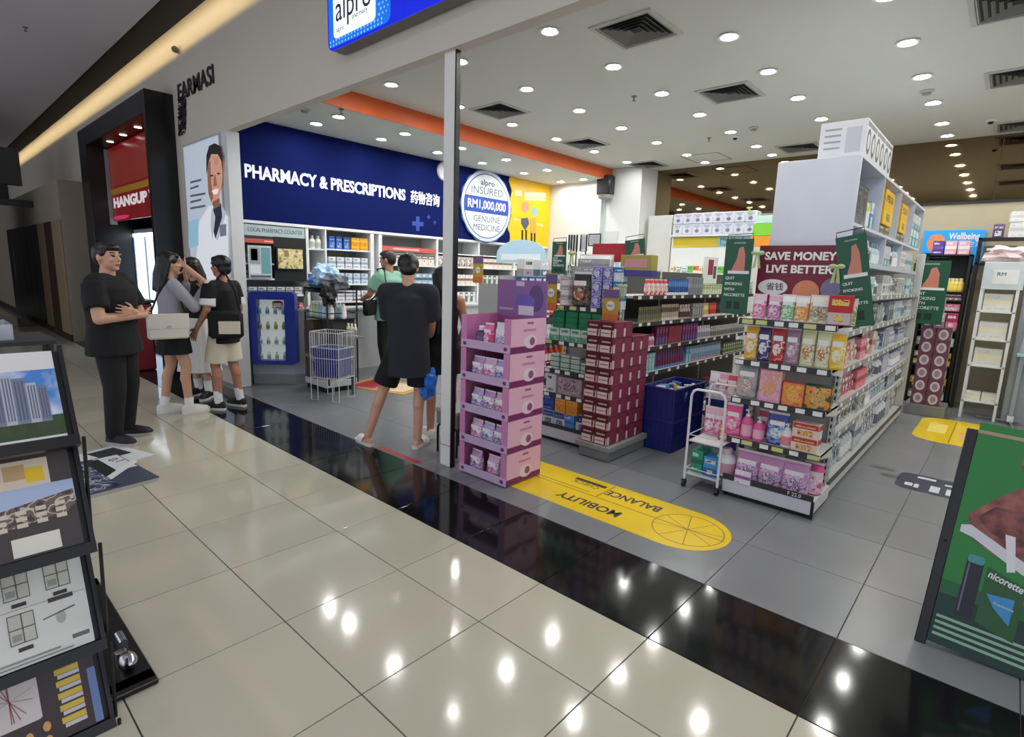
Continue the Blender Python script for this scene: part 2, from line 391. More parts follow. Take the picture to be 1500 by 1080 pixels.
dome(1452, 176, ZC, 'white dome camera with black eye at the right of the ceiling'); dome(1233, 180, ZC, 'small dome camera above the stack of white boxes'); dome(1077, 200, ZC, 'dome camera on the ceiling left of the tall white panel')
def smoke(px, py, z, lab):
    p = FZ(px, py, z); t = thing('smoke_detector', lab, 'smoke detector', p)
    MB().lathe([(.06, 0), (.06, -.012), (.045, -.02)], 18, m=GR2).obj('base', t); MB().lathe([(.04, -.02), (.036, -.036), (.02, -.04)], 18, m=K((150, 150, 142), .5)).obj('cap', t)
smoke(1104, 187, ZC, 'round smoke detector above the tall gondola panel'); smoke(1358, 133, ZC, 'round smoke detector beside the right line of downlights'); smoke(446, 160, ZS-.0005, 'round detector in the pharmacy ceiling close to the beam')
# loudspeaker on the white column
sp = thing('loudspeaker', 'black loudspeaker hung on the white column under the ceiling', 'loudspeaker', (-4.18, 7.80, 2.98))
MB().box((-.14, -.10, 0), (.14, .10, .34), DARK, .02).obj('body', sp); MB().box((-.12, -.108, .02), (.12, -.1, .32), mat('speaker_grille', (30, 30, 32), .8, var=.3, scale=300)).obj('grille', sp)
MB().tube([(0, .1, .2), (0, .17, .3), (0, .17, .36)], .012, m=DARK).obj('bracket', sp)
MB().lathe([(.05, -.08), (.12, -.06), (.14, -.0)], 16, m=K((150, 150, 148), .5)).obj('shelf_cup', sp)
# small wall spotlight on the shopfront
q = FY(263, 73, YF); t = thing('wall_camera', 'small white camera on the shopfront wall above FARMASI', 'camera', q)
MB().lathe([(.05, 0), (.05, .02)], 14, m=K((190, 180, 150), .5)).obj('base', t).rotation_euler = (PI/2, 0, 0)
MB().ell((0, -.05, -.01), (.04, .045, .04), K((120, 112, 92), .4)).obj('dome', t)
# ------------------------------------------------------------------ signs on the shopfront
NAVY = mat('navy_sign', (13, 25, 84), .85, var=.05, scale=1.2, spec=.1); SIGNW = mat('sign_white_letters', (240, 243, 248), .4, emit=.15)
# lit box sign over the opening
ls = thing('lightbox_sign', 'lit blue shop sign with a white alpro square above the opening', 'sign', (0, 1.6, 0))
zb = 3.285
MB().prism(rrect(-2.92, zb, 2.6, zb+.95, .07), (0, .12, 0), X_, Z_, .10, K((112, 106, 98), .5)).obj('casing', ls)   # the prism grows towards -y
lb = MB().prism(rrect(-2.92, zb, 2.6, zb+.95, .07), (0, .02, 0), X_, Z_, .012, mat('sign_blue_lit', (0, 30, 205), .3, emit=.5)).obj('face', ls)
MB().prism(rrect(-2.90, zb+.02, -2.05, zb+.93, .06), (0, .008, 0), X_, Z_, .0015, mat('sign_lightblue_lit', (10, 110, 225), .3, emit=.45)).obj('corner_print', lb)
MB().prism(rrect(-2.05, zb+.02, -1.9, zb+.93, .01), (0, .008, 0), X_, Z_, .0012, mat('sign_blue_lit', (0, 30, 205), .3)).obj('edge_print', lb)
m = MB(); dm = mat('sign_dot_lit', (120, 190, 255), .3, emit=.5)
for i in range(26):
    for j in range(3): m.prism(ellipse(-2.19+j*.045+(i % 2)*.02, zb+.1+i*.034, .011-.002*j, .011-.002*j, 8), (0, .006, 0), X_, Z_, .001, dm)
for i in range(17):
    for j in range(2): m.prism(ellipse(-2.88+i*.045, zb+.035+j*.03, .010, .010, 8), (0, .006, 0), X_, Z_, .001, dm)
m.obj('dot_print', lb)
wsq = MB().prism(rrect(-2.82, zb+.075, -2.235, zb+.9, .04), (0, .005, 0), X_, Z_, .004, mat('sign_white_lit', (245, 252, 250), .3, emit=.6)).obj('logo_square', ls)
text('alpro', .27, (-2.53, -.0005, zb+.275), FRONT, K((52, 52, 84), .5), wsq, align='CENTER', width=.5)
text('pharmacy', .055, (-2.44, -.0005, zb+.175), FRONT, K((150, 160, 175), .5), wsq, align='CENTER'); text('alpro', .055, (-2.72, -.0005, zb+.13), FRONT, K((150, 160, 175), .5), wsq, align='CENTER')
m = MB(); cx, cz = -2.52, zb+.57
pts = [(cx+.13*math.cos(math.radians(a)), 0, cz+.13*math.sin(math.radians(a))) for a in range(170, 380, 14)]
m.tube(pts, [.012+.012*math.sin(PI*i/(len(pts)-1)) for i in range(len(pts))], 6, K((70, 60, 130), .5)); m.obj('swirl', wsq)
text('ALPRO', .34, (-1.85, .004, zb+.62), FRONT, SIGNW, ls, bold=.01)
# FARMASI and the small upright words
t = thing('wall_lettering', 'black FARMASI letters with a column of small black words below', 'lettering', (0, YF-.012, 0))
LET = K((34, 28, 26), .5)
a, b = FY(261, 137, YF), FY(313, 113, YF)
text('FARMASI', .30, (a.x, 0, (a.z+b.z)/2+.0), FRONT, LET, t, bold=.002, width=b.x-a.x, th=.004)
for i, (py, s) in enumerate(((152, '药'), (165, '剂'), (178, '药'), (190, '房'))):
    q = FY(268, py, YF); text(s, .16, (q.x, 0, q.z), FRONT, LET, t, bold=.006, align='CENTER', th=.004, width=.30)
# lit poster of a pharmacist
YP = YF-.035
pl = FY(268, 213, YP).x; pr = -5.64
po = thing('lightbox_poster', 'tall lit poster of a smiling man in a white coat beside the opening', 'poster', (0, 0, 0))
MB().box((pl-.05, YP+.004, .2), (pr+.03, YF, 3.05), K((190, 190, 190), .4), .004).obj('frame', po)
pf = MB().box((pl, YP, .25), (pr, YP+.004, 3.02), mat('poster_back', (190, 200, 212), .35, emit=.32, var=.14, scale=1.1)).obj('print', po, 0)
def pxprint(name, pts, m, parent, plane, lift): # outline read off the poster, laid on its own plane
    q = [FY(x, y, plane) for x, y in pts]; o = MB()
    o.prism([(p.x, p.z) for p in q], (0, plane-lift+.001, 0), X_, Z_, .001, m); return o.obj(name, parent, 0)
SKINP = mat('print_skin', (206, 154, 126), .4, emit=.32); COATP = mat('print_coat', (222, 224, 230), .4, emit=.36)
pxprint('coat', [(286, 480), (288, 380), (292, 325), (306, 302), (320, 300), (334, 318), (336, 480)], COATP, pf, YP, .002)
pxprint('shirt', [(313, 303), (324, 298), (326, 318), (316, 350), (311, 330)], mat('print_dark', (48, 52, 70), .4, emit=.1), pf, YP, .004)
pxprint('head', [(305, 268), (304, 240), (307, 222), (315, 215), (323, 222), (327, 240), (326, 268), (322, 288), (317, 300), (312, 298), (307, 286)], SKINP, pf, YP, .005)
pxprint('hair_print', [(303, 256), (303, 228), (307, 214), (315, 210), (323, 214), (327, 230), (327, 254), (325, 236), (320, 226), (310, 226), (306, 238)], mat('print_hair', (34, 28, 28), .4, emit=.05), pf, YP, .006)
pxprint('smile', [(311, 280), (317, 277), (321, 277), (319, 284), (314, 285)], mat('print_teeth', (240, 236, 230), .4, emit=.35), pf, YP, .007)
for pts, c in (([(305, 268), (304, 240), (309, 236), (310, 268), (313, 290), (310, 296), (306, 284)], (168, 112, 88)), ([(314, 258), (316, 256), (319, 272), (313, 274)], (176, 120, 94)), ([(311, 297), (322, 290), (323, 302), (314, 306)], (160, 106, 82)), ([(314, 232), (320, 230), (321, 240), (315, 242)], (214, 162, 134))): pxprint('face_tone', pts, mat('print_tone_%d' % c[0], c, .4, emit=.16), pf, YP, .0055)
for pts in ([(311, 303), (316, 318), (312, 352), (309, 330)], [(325, 300), (332, 312), (320, 352), (316, 350), (326, 320)]): pxprint('lapel', pts, mat('print_lapel', (196, 200, 212), .4, emit=.26), pf, YP, .0045)
for e in ((308, 256), (318, 253)): pxprint('eye_print', [(e[0], e[1]+2), (e[0]+3, e[1]), (e[0]+6, e[1]+1), (e[0]+3, e[1]+3)], mat('print_hair', (34, 28, 28)), pf, YP, .007)
for i, (w_, py) in enumerate(((16, 266), (12, 275), (22, 286), (16, 295), (22, 304))): pxprint('caption_line', [(279, py), (279+w_, py-4), (279+w_, py-1), (279, py+3)], K((120, 128, 140), .5), pf, YP, .003)
pxprint('badge', [(322, 330), (332, 328), (332, 345), (323, 347)], K((170, 176, 190), .5), pf, YP, .005)
pxprint('blue_patch', [(276, 325), (291, 320), (291, 360), (277, 364)], mat('print_aqua', (150, 196, 214), .4, emit=.3), pf, YP, .003)

# ------------------------------------------------------------------ neighbour's black portal, red sign, lit window
pt = thing('shop_portal', 'deep black portal frame around the neighbouring shop', 'shopfront', (0, 0, 0))
GB = mat('portal_black', (9, 9, 11), .3); PX0, PX1 = -11.2, -7.2
MB().box((PX1-.10, 1.41, 0), (PX1, 2.4, 3.75), GB, .005).obj('side_panel', pt); MB().box((PX0, 1.41, 0), (PX0+.55, 2.4, 3.75), GB, .005).obj('side_panel', pt)
MB().box((PX0+.551, 1.41, 3.46), (PX1-.101, 2.4, 3.75), GB, .005).obj('lintel', pt); MB().box((PX0, 2.41, 0), (PX1, 2.46, 3.75), K((28, 26, 30), .6)).obj('inner_wall', pt)
for i in range(3):
    MB().lathe([(.05, 0), (.05, -.008), (.03, -.01)], 14, (-9.9+i*.8, 1.6, 3.46), mat('portal_spot', (255, 250, 240), .4, emit=1.6)).obj('spotlight', pt)
ns = thing('red_signboard', 'red printed signboard with a yellow band inside the black portal', 'sign', (0, 0, 0)); YR = 1.72
zt, zl = FY(190, 183, YR).z, FY(190, 321, YR).z; xa, xb = FY(155, 250, YR).x, PX1-.102
rb = MB().box((xa, YR, zl), (xb, YR+.05, min(zt, 3.45)), mat('red_sign_print', (150, 26, 30), .25, var=.25, scale=1.5, emit=.12), .003).obj('board', ns)
MB().box((max(xa-.62, PX0+.56), YR-.06, zl-.06), (xa-.01, YR+.05, 3.44), K((150, 152, 154), .4), .004).obj('grey_end_panel', ns)
h_ = min(zt, 3.45)-zl
MB().box((xa+.35, YR-.003, zl+h_*.47), (xb-.08, YR, zl+h_*.93), mat('red_sign_block', (170, 62, 48), .25, var=.3, scale=2, emit=.08)).obj('print_block', rb, 0)
MB().box((xa+.02, YR-.004, zl+h_*.36), (xb-.02, YR, zl+h_*.44), K((214, 158, 30), .4)).obj('yellow_band', rb, 0)
text('HANGUP WA', .22, (xa+.34, YR-.002, zl+h_*.24), FRONT, mat('sign_white_soft', (235, 225, 225), .4, emit=.3), rb, bold=.012, width=(xb-xa)*.82)
MB().prism(ellipse(0, 0, .5, .035, 20), ((xa+.75), YR-.002, zl+.05), X_, Z_, .001, mat('pink_glow_print', (230, 60, 110), .4, emit=.25)).obj('pink_flash', rb, 0)  # pink glow at the board's foot, painted as a faintly emitting ellipse
lw = thing('lit_window', 'bright white lit display cabinet standing inside the black portal', 'display case', (0, 0, 0)); YLW = 2.0
xa2, xb2, zt2 = FY(181, 350, YLW).x, FY(231, 345, YLW).x, FY(205, 342, YLW).z
MB().box((xa2-.05, YLW+.01, 0), (xb2+.05, YLW+.35, zt2+.08), K((120, 128, 140), .4), .01).obj('cabinet', lw)
MB().box((xa2, YLW, .15), (xb2, YLW+.01, zt2), mat('lit_panel', (205, 224, 245), .3, emit=1.0, var=.12, scale=2.5)).obj('lit_pane', lw, 0)
for i in range(1, 3): MB().box((xa2+(xb2-xa2)*i/3-.015, YLW-.012, .15), (xa2+(xb2-xa2)*i/3+.015, YLW, zt2), K((150, 160, 175), .3)).obj('mullion', lw, 0)
MB().box((xa2, YLW-.012, zt2-.06), (xb2, YLW, zt2), mat('lit_tube', (250, 252, 255), .3, emit=3)).obj('light_tube', lw, 0)
rc = thing('red_counter', 'low red counter with a dark screen by the black portal', 'counter', FZ(222, 580, 0))
rc.location = (-7.9, 1.15, 0)
MB().box((-.3, -.16, 0), (.55, .2, .95), K((118, 18, 30), .4), .02).obj('body', rc); MB().box((-.33, -.19, .95), (.58, .23, .99), K((60, 12, 20), .3), .005).obj('top', rc)
MB().box((.0, -.175, .45), (.35, -.16, .85), K((40, 38, 44), .3)).obj('panel', rc)
# crossbeam, hanging sign and dark shops at the far left of the hall
cb = thing('crossbeam', 'thin black rail across the far end of the hall', 'rail', (-14.0, 0, 0)); MB().box((-.05, -3.5, 2.55), (.05, 1.75, 2.68), BLACK, .004).obj('bar', cb)
MB().box((-.03, -1.2, 2.68), (.03, -1.15, 4.32), BLACK).obj('hanger', cb)
dk = thing('dark_shopfront', 'dark shopfront with a black fascia at the left edge of the hall', 'shopfront', (-13.5, 0, 0))
MB().box((-4, -5.5, 0), (0, -.35, 2.4), mat('dark_shop_glass', (20, 19, 18), .2, var=.3)).obj('front', dk); MB().box((-4.05, -5.5, 2.4), (.05, -.3, 3.0), BLACK, .01).obj('fascia', dk)
for i in range(4): MB().box((.0, -.9-i*.55, .3), (.03, -.86-i*.55, 2.3), K((70, 64, 58), .4)).obj('mullion', dk)
for i in range(5): MB().box((.0, -2.6, .35+i*.4), (.05, -.9, .38+i*.4), K((90, 86, 80), .4)).obj('display_shelf', dk)
hs = thing('hanging_sign', 'dim grey overhead sign board far down the hall', 'sign', (-15.5, .2, 3.1)); MB().box((-.05, -3.0, 0), (.05, .9, .8), K((66, 66, 68), .5), .01).obj('board', hs)
for i in range(2):
    text('<', .4, (.055, -1.2+i*.9, .4), RIGHT, K((120, 120, 122), .5), hs, 'arrow'); MB().box((.0, -2.4+i*2.2, .8), (.02, -2.38+i*2.2, 1.2), BLACK).obj('hanger', hs)

# ------------------------------------------------------------------ pharmacy wall: blue sign, seal, yellow poster
yb1 = FX(748, 300, XW).y
sg = thing('pharmacy_sign', 'navy wall sign reading PHARMACY & PRESCRIPTIONS above the counter', 'sign', (XW, 0, 0))
MB().box((-.06, YF+.13, 2.07), (0, yb1, ZS-.004), NAVY).obj('panel', sg, 0)
a, b = FX(357, 247, XW), FX(593, 277, XW)
text('PHARMACY & PRESCRIPTIONS', .215, (.004, a.y, 2.635), RIGHT, SIGNW, sg, bold=.006, width=b.y-a.y, th=.004)
c_ = FX(601, 285, XW); d_ = FX(643, 292, XW); text('药物咨询', .2, (.004, c_.y, 2.62), RIGHT, SIGNW, sg, bold=.003, width=d_.y-c_.y, th=.004)
e_ = FX(650, 290, XW); MB().tube([(.005, e_.y+.1, 2.52), (.005, e_.y, 2.52), (.005, e_.y, 2.74), (.005, e_.y+.1, 2.74)], .012, 6, SIGNW).obj('bracket_print', sg)
for (px, py, s) in ((612, 328, .11), (628, 318, .035), (637, 326, .03)):
    q = FX(px, py, XW); MB().box((0, q.y-s, q.z-s*.3), (.001, q.y+s, q.z+s*.3), K((44, 72, 160), .4)).box((0, q.y-s*.3, q.z-s), (.0012, q.y+s*.3, q.z+s), K((44, 72, 160), .4)).obj('cross_print', sg, 0)
q = FX(649, 251, XW); ck = thing('wall_clock', 'round white wall clock on the navy sign beside the post', 'clock', (XW, q.y+.02, q.z))
MB().cyl((.001, 0, 0), (.035, 0, 0), .15, .145, 28, WHITE).obj('case', ck); MB().cyl((.035, 0, 0), (.037, 0, 0), .125, None, 28, PAPER).obj('dial', ck)
MB().box((.037, -.006, 0), (.039, .006, .09), DARK).box((.037, 0, -.006), (.039, .07, .006), DARK).obj('hands', ck)
# yellow poster
yl = thing('yellow_poster', 'bright yellow wall poster with two cartoon-flat figures and white words', 'poster', (XW, 0, 0))
YEL = mat('poster_yellow', (247, 192, 10), .4); yb2 = YN-.01
wavy = [(yb1+.05*math.sin(k*1.3)-.02, 2.07+(ZS-2.075)*k/14) for k in range(15)]
MB().prism([(yb2, 2.07), (yb2, ZS-.005)] + wavy[::-1], (-.045, 0, 0), Y_, Z_, .047, YEL).obj('panel', yl)
def wallprint(name, pts, m, parent, lift):
    qs = [FX(x, y, XW) for x, y in pts]; o = MB(); o.prism([(p.y, p.z) for p in qs], (lift, 0, 0), Y_, Z_, .001, m); return o.obj(name, parent, 0)
CRM = K((252, 232, 190), .5)
for (x0, y0, x1, y1) in ((754, 278, 764, 286), (768, 281, 799, 289), (768, 290, 799, 293)): wallprint('title_print', [(x0, y0), (x1, y0+1.5), (x1, y1+1.5), (x0, y1)], CRM, yl, .004)
wallprint('face_print', [(763, 302), (766, 297), (771, 296), (775, 300), (774, 308), (769, 312), (764, 309)], K((240, 150, 110), .5), yl, .004)
wallprint('face_print', [(778, 309), (781, 303), (786, 304), (787, 312), (783, 318), (779, 316)], K((150, 176, 190), .5), yl, .004)
wallprint('coat_print', [(763, 320), (773, 319), (775, 328), (769, 338), (763, 328)], K((72, 80, 96), .5), yl, .004)
wallprint('coat_print', [(776, 320), (784, 319), (785, 342), (776, 341)], K((240, 160, 60), .5), yl, .005)
for x in (763.5, 769, 777, 781.5): wallprint('leg_print', [(x, 337), (x+3, 337), (x+2.6, 361), (x+.2, 361)], K((52, 34, 22), .5), yl, .003)
for (x0, y0, x1) in ((752, 319, 762), (786, 327, 795)): wallprint('arm_print', [(x0, y0), (x1, y0+2), (x1, y0+5), (x0, y0+3)], K((250, 200, 150), .5), yl, .003)
# round seal
sc_ = FX(711, 302, XW); ry_ = (FX(748, 302, XW).y-FX(674, 302, XW).y)/2; rz_ = (FX(711, 249, XW).z-FX(711, 356, XW).z)/2
se = thing('insurance_seal', 'big round white seal reading INSURED RM1,000,000 GENUINE MEDICINE', 'sign', (XW+.02, sc_.y, sc_.z-.01))
N_ = 96
MB().prism([(math.cos(2*PI*i/N_)*ry_*(1+.02*math.cos(16*2*PI*i/N_)), math.sin(2*PI*i/N_)*rz_*(1+.02*math.cos(16*2*PI*i/N_))) for i in range(N_)], (0, 0, 0), Y_, Z_, .02, K((60, 90, 160), .3)).obj('rim', se)
MB().prism(ellipse(0, 0, ry_*.97, rz_*.97, 48), (.02, 0, 0), Y_, Z_, .004, K((206, 216, 236), .35)).obj('ring', se)
MB().prism(ellipse(0, 0, ry_*.885, rz_*.885, 48), (.024, 0, 0), Y_, Z_, .001, K((40, 60, 110), .35)).obj('line_ring', se)
MB().prism(ellipse(0, 0, ry_*.86, rz_*.86, 48), (.025, 0, 0), Y_, Z_, .001, K((232, 238, 246), .35)).obj('disc', se)
def chord(z0, z1, k=12):
    pr_ = [(math.sqrt(max(0, 1-(z0+(z1-z0)*i/k)**2)), z0+(z1-z0)*i/k) for i in range(k+1)]
    return [(a_*ry_*.86, z_*rz_*.86) for a_, z_ in pr_]+[(-a_*ry_*.86, z_*rz_*.86) for a_, z_ in pr_[::-1]]
MB().prism(chord(-.22, .28), (.026, 0, 0), Y_, Z_, .001, K((36, 72, 168), .35)).obj('band', se)
GT = K((96, 104, 120), .5)
text('RM1,000,000', .2, (.028, 0, .015), RIGHT, PAPER, se, align='CENTER', bold=.004, width=ry_*1.5)
text('INSURED', .17, (.028, 0, rz_*.40), RIGHT, GT, se, align='CENTER', width=ry_*1.25); text('alpro', .13, (.028, 0, rz_*.63), RIGHT, GT, se, align='CENTER', bold=.003, width=ry_*.55)
text('GENUINE', .15, (.028, 0, -rz_*.36), RIGHT, GT, se, align='CENTER', width=ry_*1.05); text('MEDICINE', .15, (.028, 0, -rz_*.60), RIGHT, GT, se, align='CENTER', width=ry_*1.05)
# ------------------------------------------------------------------ goods: one builder for each kind of pack
_P = {}
def proto(key, fn):
    if key not in _P: _P[key] = fn()
    return _P[key]
def put(pr, loc, rz, label, cat, group=None, tilt=None):
    nm, parts = pr
    if len(parts) == 1: o = link(nm, parts[0][1], None, loc, rz); tag(o, label, cat, group)
    else:
        o = thing(nm, label, cat, loc, rz, group)
        for pn, me in parts: link(pn, me, o)
    if tilt: o.rotation_euler = (tilt[0], tilt[1], rz)
    return o
def carton(w, d, h, c1, c2=None, c3=None, st=0, nm='carton'):
    def f():
        m = MB(); A = K(c1); m.box((-w/2, -d/2, 0), (w/2, d/2, h), A, min(.002, w*.04))
        c2_ = c2 or tuple(max(0, v-60) for v in c1); c3_ = c3 or (236, 234, 230); B = K(c2_); C = busy(c3_, c2_, c1, 70.0); e = .0007
        if st == 4: B = busy(c2_, c1, c3_, 34.0)
        def fr(x0, x1, z0, z1, mm, k=1):                            # printed field on the front and on both ends
            m.box((x0*w, -d/2-e*k, z0*h), (x1*w, -d/2, z1*h), mm)
        def en(z0, z1, mm, k=1):
            m.box((-w/2-e*k, -d*.47, z0*h), (-w/2, d*.47, z1*h), mm); m.box((w/2, -d*.47, z0*h), (w/2+e*k, d*.47, z1*h), mm)
        if st == 0: fr(-.48, .48, .60, .97, B); fr(-.38, .38, .70, .80, C, 2); fr(-.3, .3, .12, .5, C); en(.6, .97, B)
        elif st == 1: fr(-.48, .48, .03, .42, B); fr(-.36, .36, .66, .86, C); fr(-.2, .2, .12, .34, C, 2); en(.03, .42, B)
        elif st == 2: fr(-.48, .48, .40, .62, B); fr(-.4, .1, .72, .88, C); fr(-.4, .3, .1, .2, C); en(.4, .62, B)
        elif st == 3: fr(-.48, .02, .03, .97, B); fr(.08, .44, .55, .85, C); fr(-.4, -.06, .6, .8, C, 2); en(.03, .3, B)
        elif st == 4: fr(-.46, .46, .06, .94, B); m.prism(ellipse(0, h*.48, w*.3, h*.26, 14), (0, -d/2-e, 0), X_, Z_, e, C); fr(-.34, .34, .8, .89, C, 2); en(.06, .94, B)
        m.box((-w/2, -.0008, h), (w/2, .0008, h+.0005), B)
        return (nm, [(nm, m.mesh(nm, 0))])
    return proto(('c', w, d, h, c1, c2, c3, st, nm), f)
def section(w, t, z, p=.7, n=14):
    r = []
    for i in range(n):
        a = 2*PI*i/n; c, s = math.cos(a), math.sin(a)
        r.append((math.copysign(abs(c)**p, c)*w/2, math.copysign(abs(s)**p, s)*t/2, z))
    return r
def pouch(w, h, t, c1, c2, c3, nm='pouch', parts=True):
    def f():
        zs = [(0, .96, .75), (.05, 1, 1), (.3, 1, 1), (.55, 1, .85), (.72, .99, .6), (.88, .99, .2), (.93, 1, .05), (1, 1, .05)]
        rings = [section(w*a, max(t*b, .004), h*z, .75) for z, a, b in zs]
        A, B, C = K(c1, .3), busy(c2, c1, c3), busy(c3, c2, (240, 238, 234), 60.0); m = MB()
        for i in range(len(rings)-1): m.loft(rings[i:i+2], (A, B, B, B, A, A, K((225, 225, 225), .4))[i], caps=False)
        m.add(rings[0], [tuple(range(14))[::-1]], A); m.add(rings[-1], [tuple(range(14))], A)
        p = MB(); y = -t*.5-.0015
        p.prism(ellipse(0, h*.36, w*.3, h*.17, 14), (0, y, 0), X_, Z_, .0012, C)
        q = MB().prism(rrect(-w*.36, h*.60, w*.36, h*.74, h*.02, 2), (0, -t*.36-.001, 0), X_, Z_, .002, K((240, 238, 236), .4))
        if not parts:
            for o in (p, q): m.v, m.f, m.m = m.v+o.v, m.f+[[k+len(m.v) for k in g] for g in o.f], m.m+[m.mi(o.mats[0])]*len(o.f)
            return (nm, [(nm, m.mesh(nm))])
        return (nm, [('bag', m.mesh('bag')), ('picture', p.mesh('picture')), ('name_band', q.mesh('name_band'))])
    return proto(('p', w, h, t, c1, c2, c3, nm, parts), f)
def bottle(r, h, c1, c2, c3, nm='bottle', pump=False, n=14, parts=True, sq=1.0):
    def f():
        A, B, C = K(c1, .25), K(c2, .35), K(c3, .4); hb = h*(.72 if pump else .8)
        body = MB().lathe([(r*.9, 0), (r, h*.03), (r, hb*.72), (r*.85, hb*.88), (r*.4, hb), (r*.36, hb+.004)], n, m=A, sy=sq)
        lab = MB().lathe([(r*1.012, hb*.14), (r*1.015, hb*.15), (r*1.015, hb*.62), (r*1.012, hb*.63)], n, m=C, sy=sq)
        cap = MB()
        if pump:
            cap.lathe([(r*.42, hb), (r*.42, hb+h*.06), (r*.14, hb+h*.07), (r*.14, hb+h*.19)], 10, m=B)
            cap.box((-r*.28, -r*.95, hb+h*.19), (r*.28, r*.3, hb+h*.235), B, .003)
        else: cap.lathe([(r*.5, hb), (r*.52, hb+.003), (r*.5, h*.985), (r*.44, h)], 12, m=B)
        if parts: return (nm, [('body', body.mesh('body')), ('label_wrap', lab.mesh('label_wrap')), ('pump' if pump else 'cap', cap.mesh('cap'))])
        m = body
        for o in (lab, cap): k0 = len(m.v); m.v = m.v+o.v; m.f = m.f+[[k+k0 for k in g] for g in o.f]; m.m = m.m+[m.mi(o.mats[i]) for i in o.m]
        return (nm, [(nm, m.mesh(nm))])
    return proto(('b', r, h, c1, c2, c3, nm, pump, parts, sq), f)
def tubep(w, h, c1, c2, c3, nm='squeeze_tube'):
    def f():
        A, B, C = K(c1, .3), K(c2, .35), K(c3, .4); t = w*.62; m = MB()
        rr = [section(w*.82, t, h*.16, 1), section(w*.95, t, h*.2, 1), section(w, t*.8, h*.5, 1), section(w, t*.4, h*.8, .9), section(w, .004, h*.97, .9), section(w, .004, h, .9)]
        for i in range(5): m.loft(rr[i:i+2], (A, A, C, A, A)[i], caps=False)
        m.add(rr[-1], [tuple(range(14))], A); m.lathe([(w*.36, 0), (w*.38, .003), (w*.36, h*.16)], 12, m=B)
        return (nm, [(nm, m.mesh(nm))])
    return proto(('t', w, h, c1, c2, c3, nm), f)
def blister(w, h, c1, c2, c3, nm='hanging_pack'):
    def f():
        m = MB().prism(rrect(-w/2, 0, w/2, h, w*.08, 3), (0, .002, 0), X_, Z_, .004, K(c1)); m.box((-w*.46, -.0028, h*.72), (w*.46, -.002, h*.95), K(c2))
        m.loft([section(w*.8, .003, h*.08), section(w*.76, .026, h*.14), section(w*.76, .026, h*.56), section(w*.8, .003, h*.64)], K(c3, .2)); return (nm, [(nm, m.mesh(nm))])
    return proto(('h', w, h, c1, c2, c3, nm), f)
def rowE(pr, w, d, X, z, y0, y1, label, cat, group, gap=.006, inset=.02):    # a row on a shelf that faces +x
    n = max(1, int((y1-y0+gap)/(w+gap))); st = (y1-y0)/n
    for i in range(n): put(pr, (X-inset-d/2, y0+st*(i+.5), z), PI/2+random.uniform(-.04, .04), label, cat, group)
def rowS(pr, w, d, Y, z, x0, x1, label, cat, group, gap=.006, inset=.02):    # a row on a shelf that faces -y
    n = max(1, int((x1-x0+gap)/(w+gap))); st = (x1-x0)/n
    for i in range(n): put(pr, (x0+st*(i+.5), Y+inset+d/2, z), random.uniform(-.04, .04), label, cat, group)

# ------------------------------------------------------------------ shelving
TAG = K((238, 238, 238), .5); TAGY = K((206, 208, 130), .5)
def shelfE(parent, X, x0, y0, y1, z, strip=STRIP, tags=8, name='shelf', seed=0):
    s = MB().box((x0, y0, z-.022), (X, y1, z), STEEL, .002).obj(name, parent); MB().box((X, y0, z-.034), (X+.006, y1, z+.004), strip).obj('price_strip', s, 0)
    me = MB().box((0, -.028, -.014), (.0015, .028, .014), TAG).mesh('price_tag', 0); rs = random.Random(seed)
    for i in range(tags): link('price_tag', me, s, (X+.006, y0+(y1-y0)*(i+.3+.4*rs.random())/tags, z-.015))
    return s
def shelfS(parent, Y, y1, x0, x1, z, tags=5, name='shelf', seed=0, strip=STRIP):
    s = MB().box((x0, Y, z-.022), (x1, y1, z), STEEL, .002).obj(name, parent); MB().box((x0, Y-.006, z-.038), (x1, Y, z+.004), strip).obj('price_strip', s, 0)
    me = MB().box((-.028, -.0015, -.015), (.028, 0, .015), TAG).mesh('price_tag', 0); me2 = MB().box((-.036, -.0015, -.015), (.036, 0, .015), TAGY).mesh('price_tag', 0); rs = random.Random(seed)
    for i in range(tags): link('price_tag', me2 if rs.random() < .15 else me, s, (x0+(x1-x0)*(i+.3+.4*rs.random())/tags, Y-.006, z-.017))
    return s
def slotted_post(parent, x, y, z0, z1, w=.03):
    p = MB().box((x-w/2, y-w/2, z0), (x+w/2, y+w/2, z1), STEEL, .002).obj('slotted_post', parent)
    m = MB(); k = int((z1-z0)/.05)
    for i in range(k):
        z = z0+.03+i*.05; m.box((x+w/2, y-.005, z), (x+w/2+.001, y+.005, z+.026), BLACK).box((x-.005, y-w/2-.001, z), (x+.005, y-w/2, z+.026), BLACK)
    m.obj('slots', p, 0)

# ---- tall gondola of the right aisle (its +x side runs away from us)
GXR, GY0, GY1 = .77, 3.31, 6.88
tg = thing('tall_gondola', 'tall white shelving gondola along the right aisle with cubbyholes on top', 'shelving', (0, 0, 0))
MB().box((.20, GY0, .03), (GXR, GY1, .125), STEEL, .004).obj('base', tg); MB().box((.21, GY0, 0), (GXR-.03, GY1, .03), BLACK).obj('plinth', tg)
MB().box((.46, GY0, .125), (.50, GY1, 1.70), PEG).obj('back_panel', tg)
slotted_post(tg, .755, GY0+.02, .12, 1.50); MB().box((.70, GY1-.03, .125), (GXR+.005, GY1, 1.90), STEEL, .003).obj('end_post', tg); MB().box((.2, GY1-.02, .125), (.70, GY1, 1.7), STEEL).obj('end_panel', tg)
LEV = [.47, .70, .95, 1.21, 1.45]
for i, z in enumerate(LEV): shelfE(tg, GXR-.01, .50, GY0+.05, GY1-.03, z, K((150, 150, 148), .5), 14, 'shelf', 20+i)
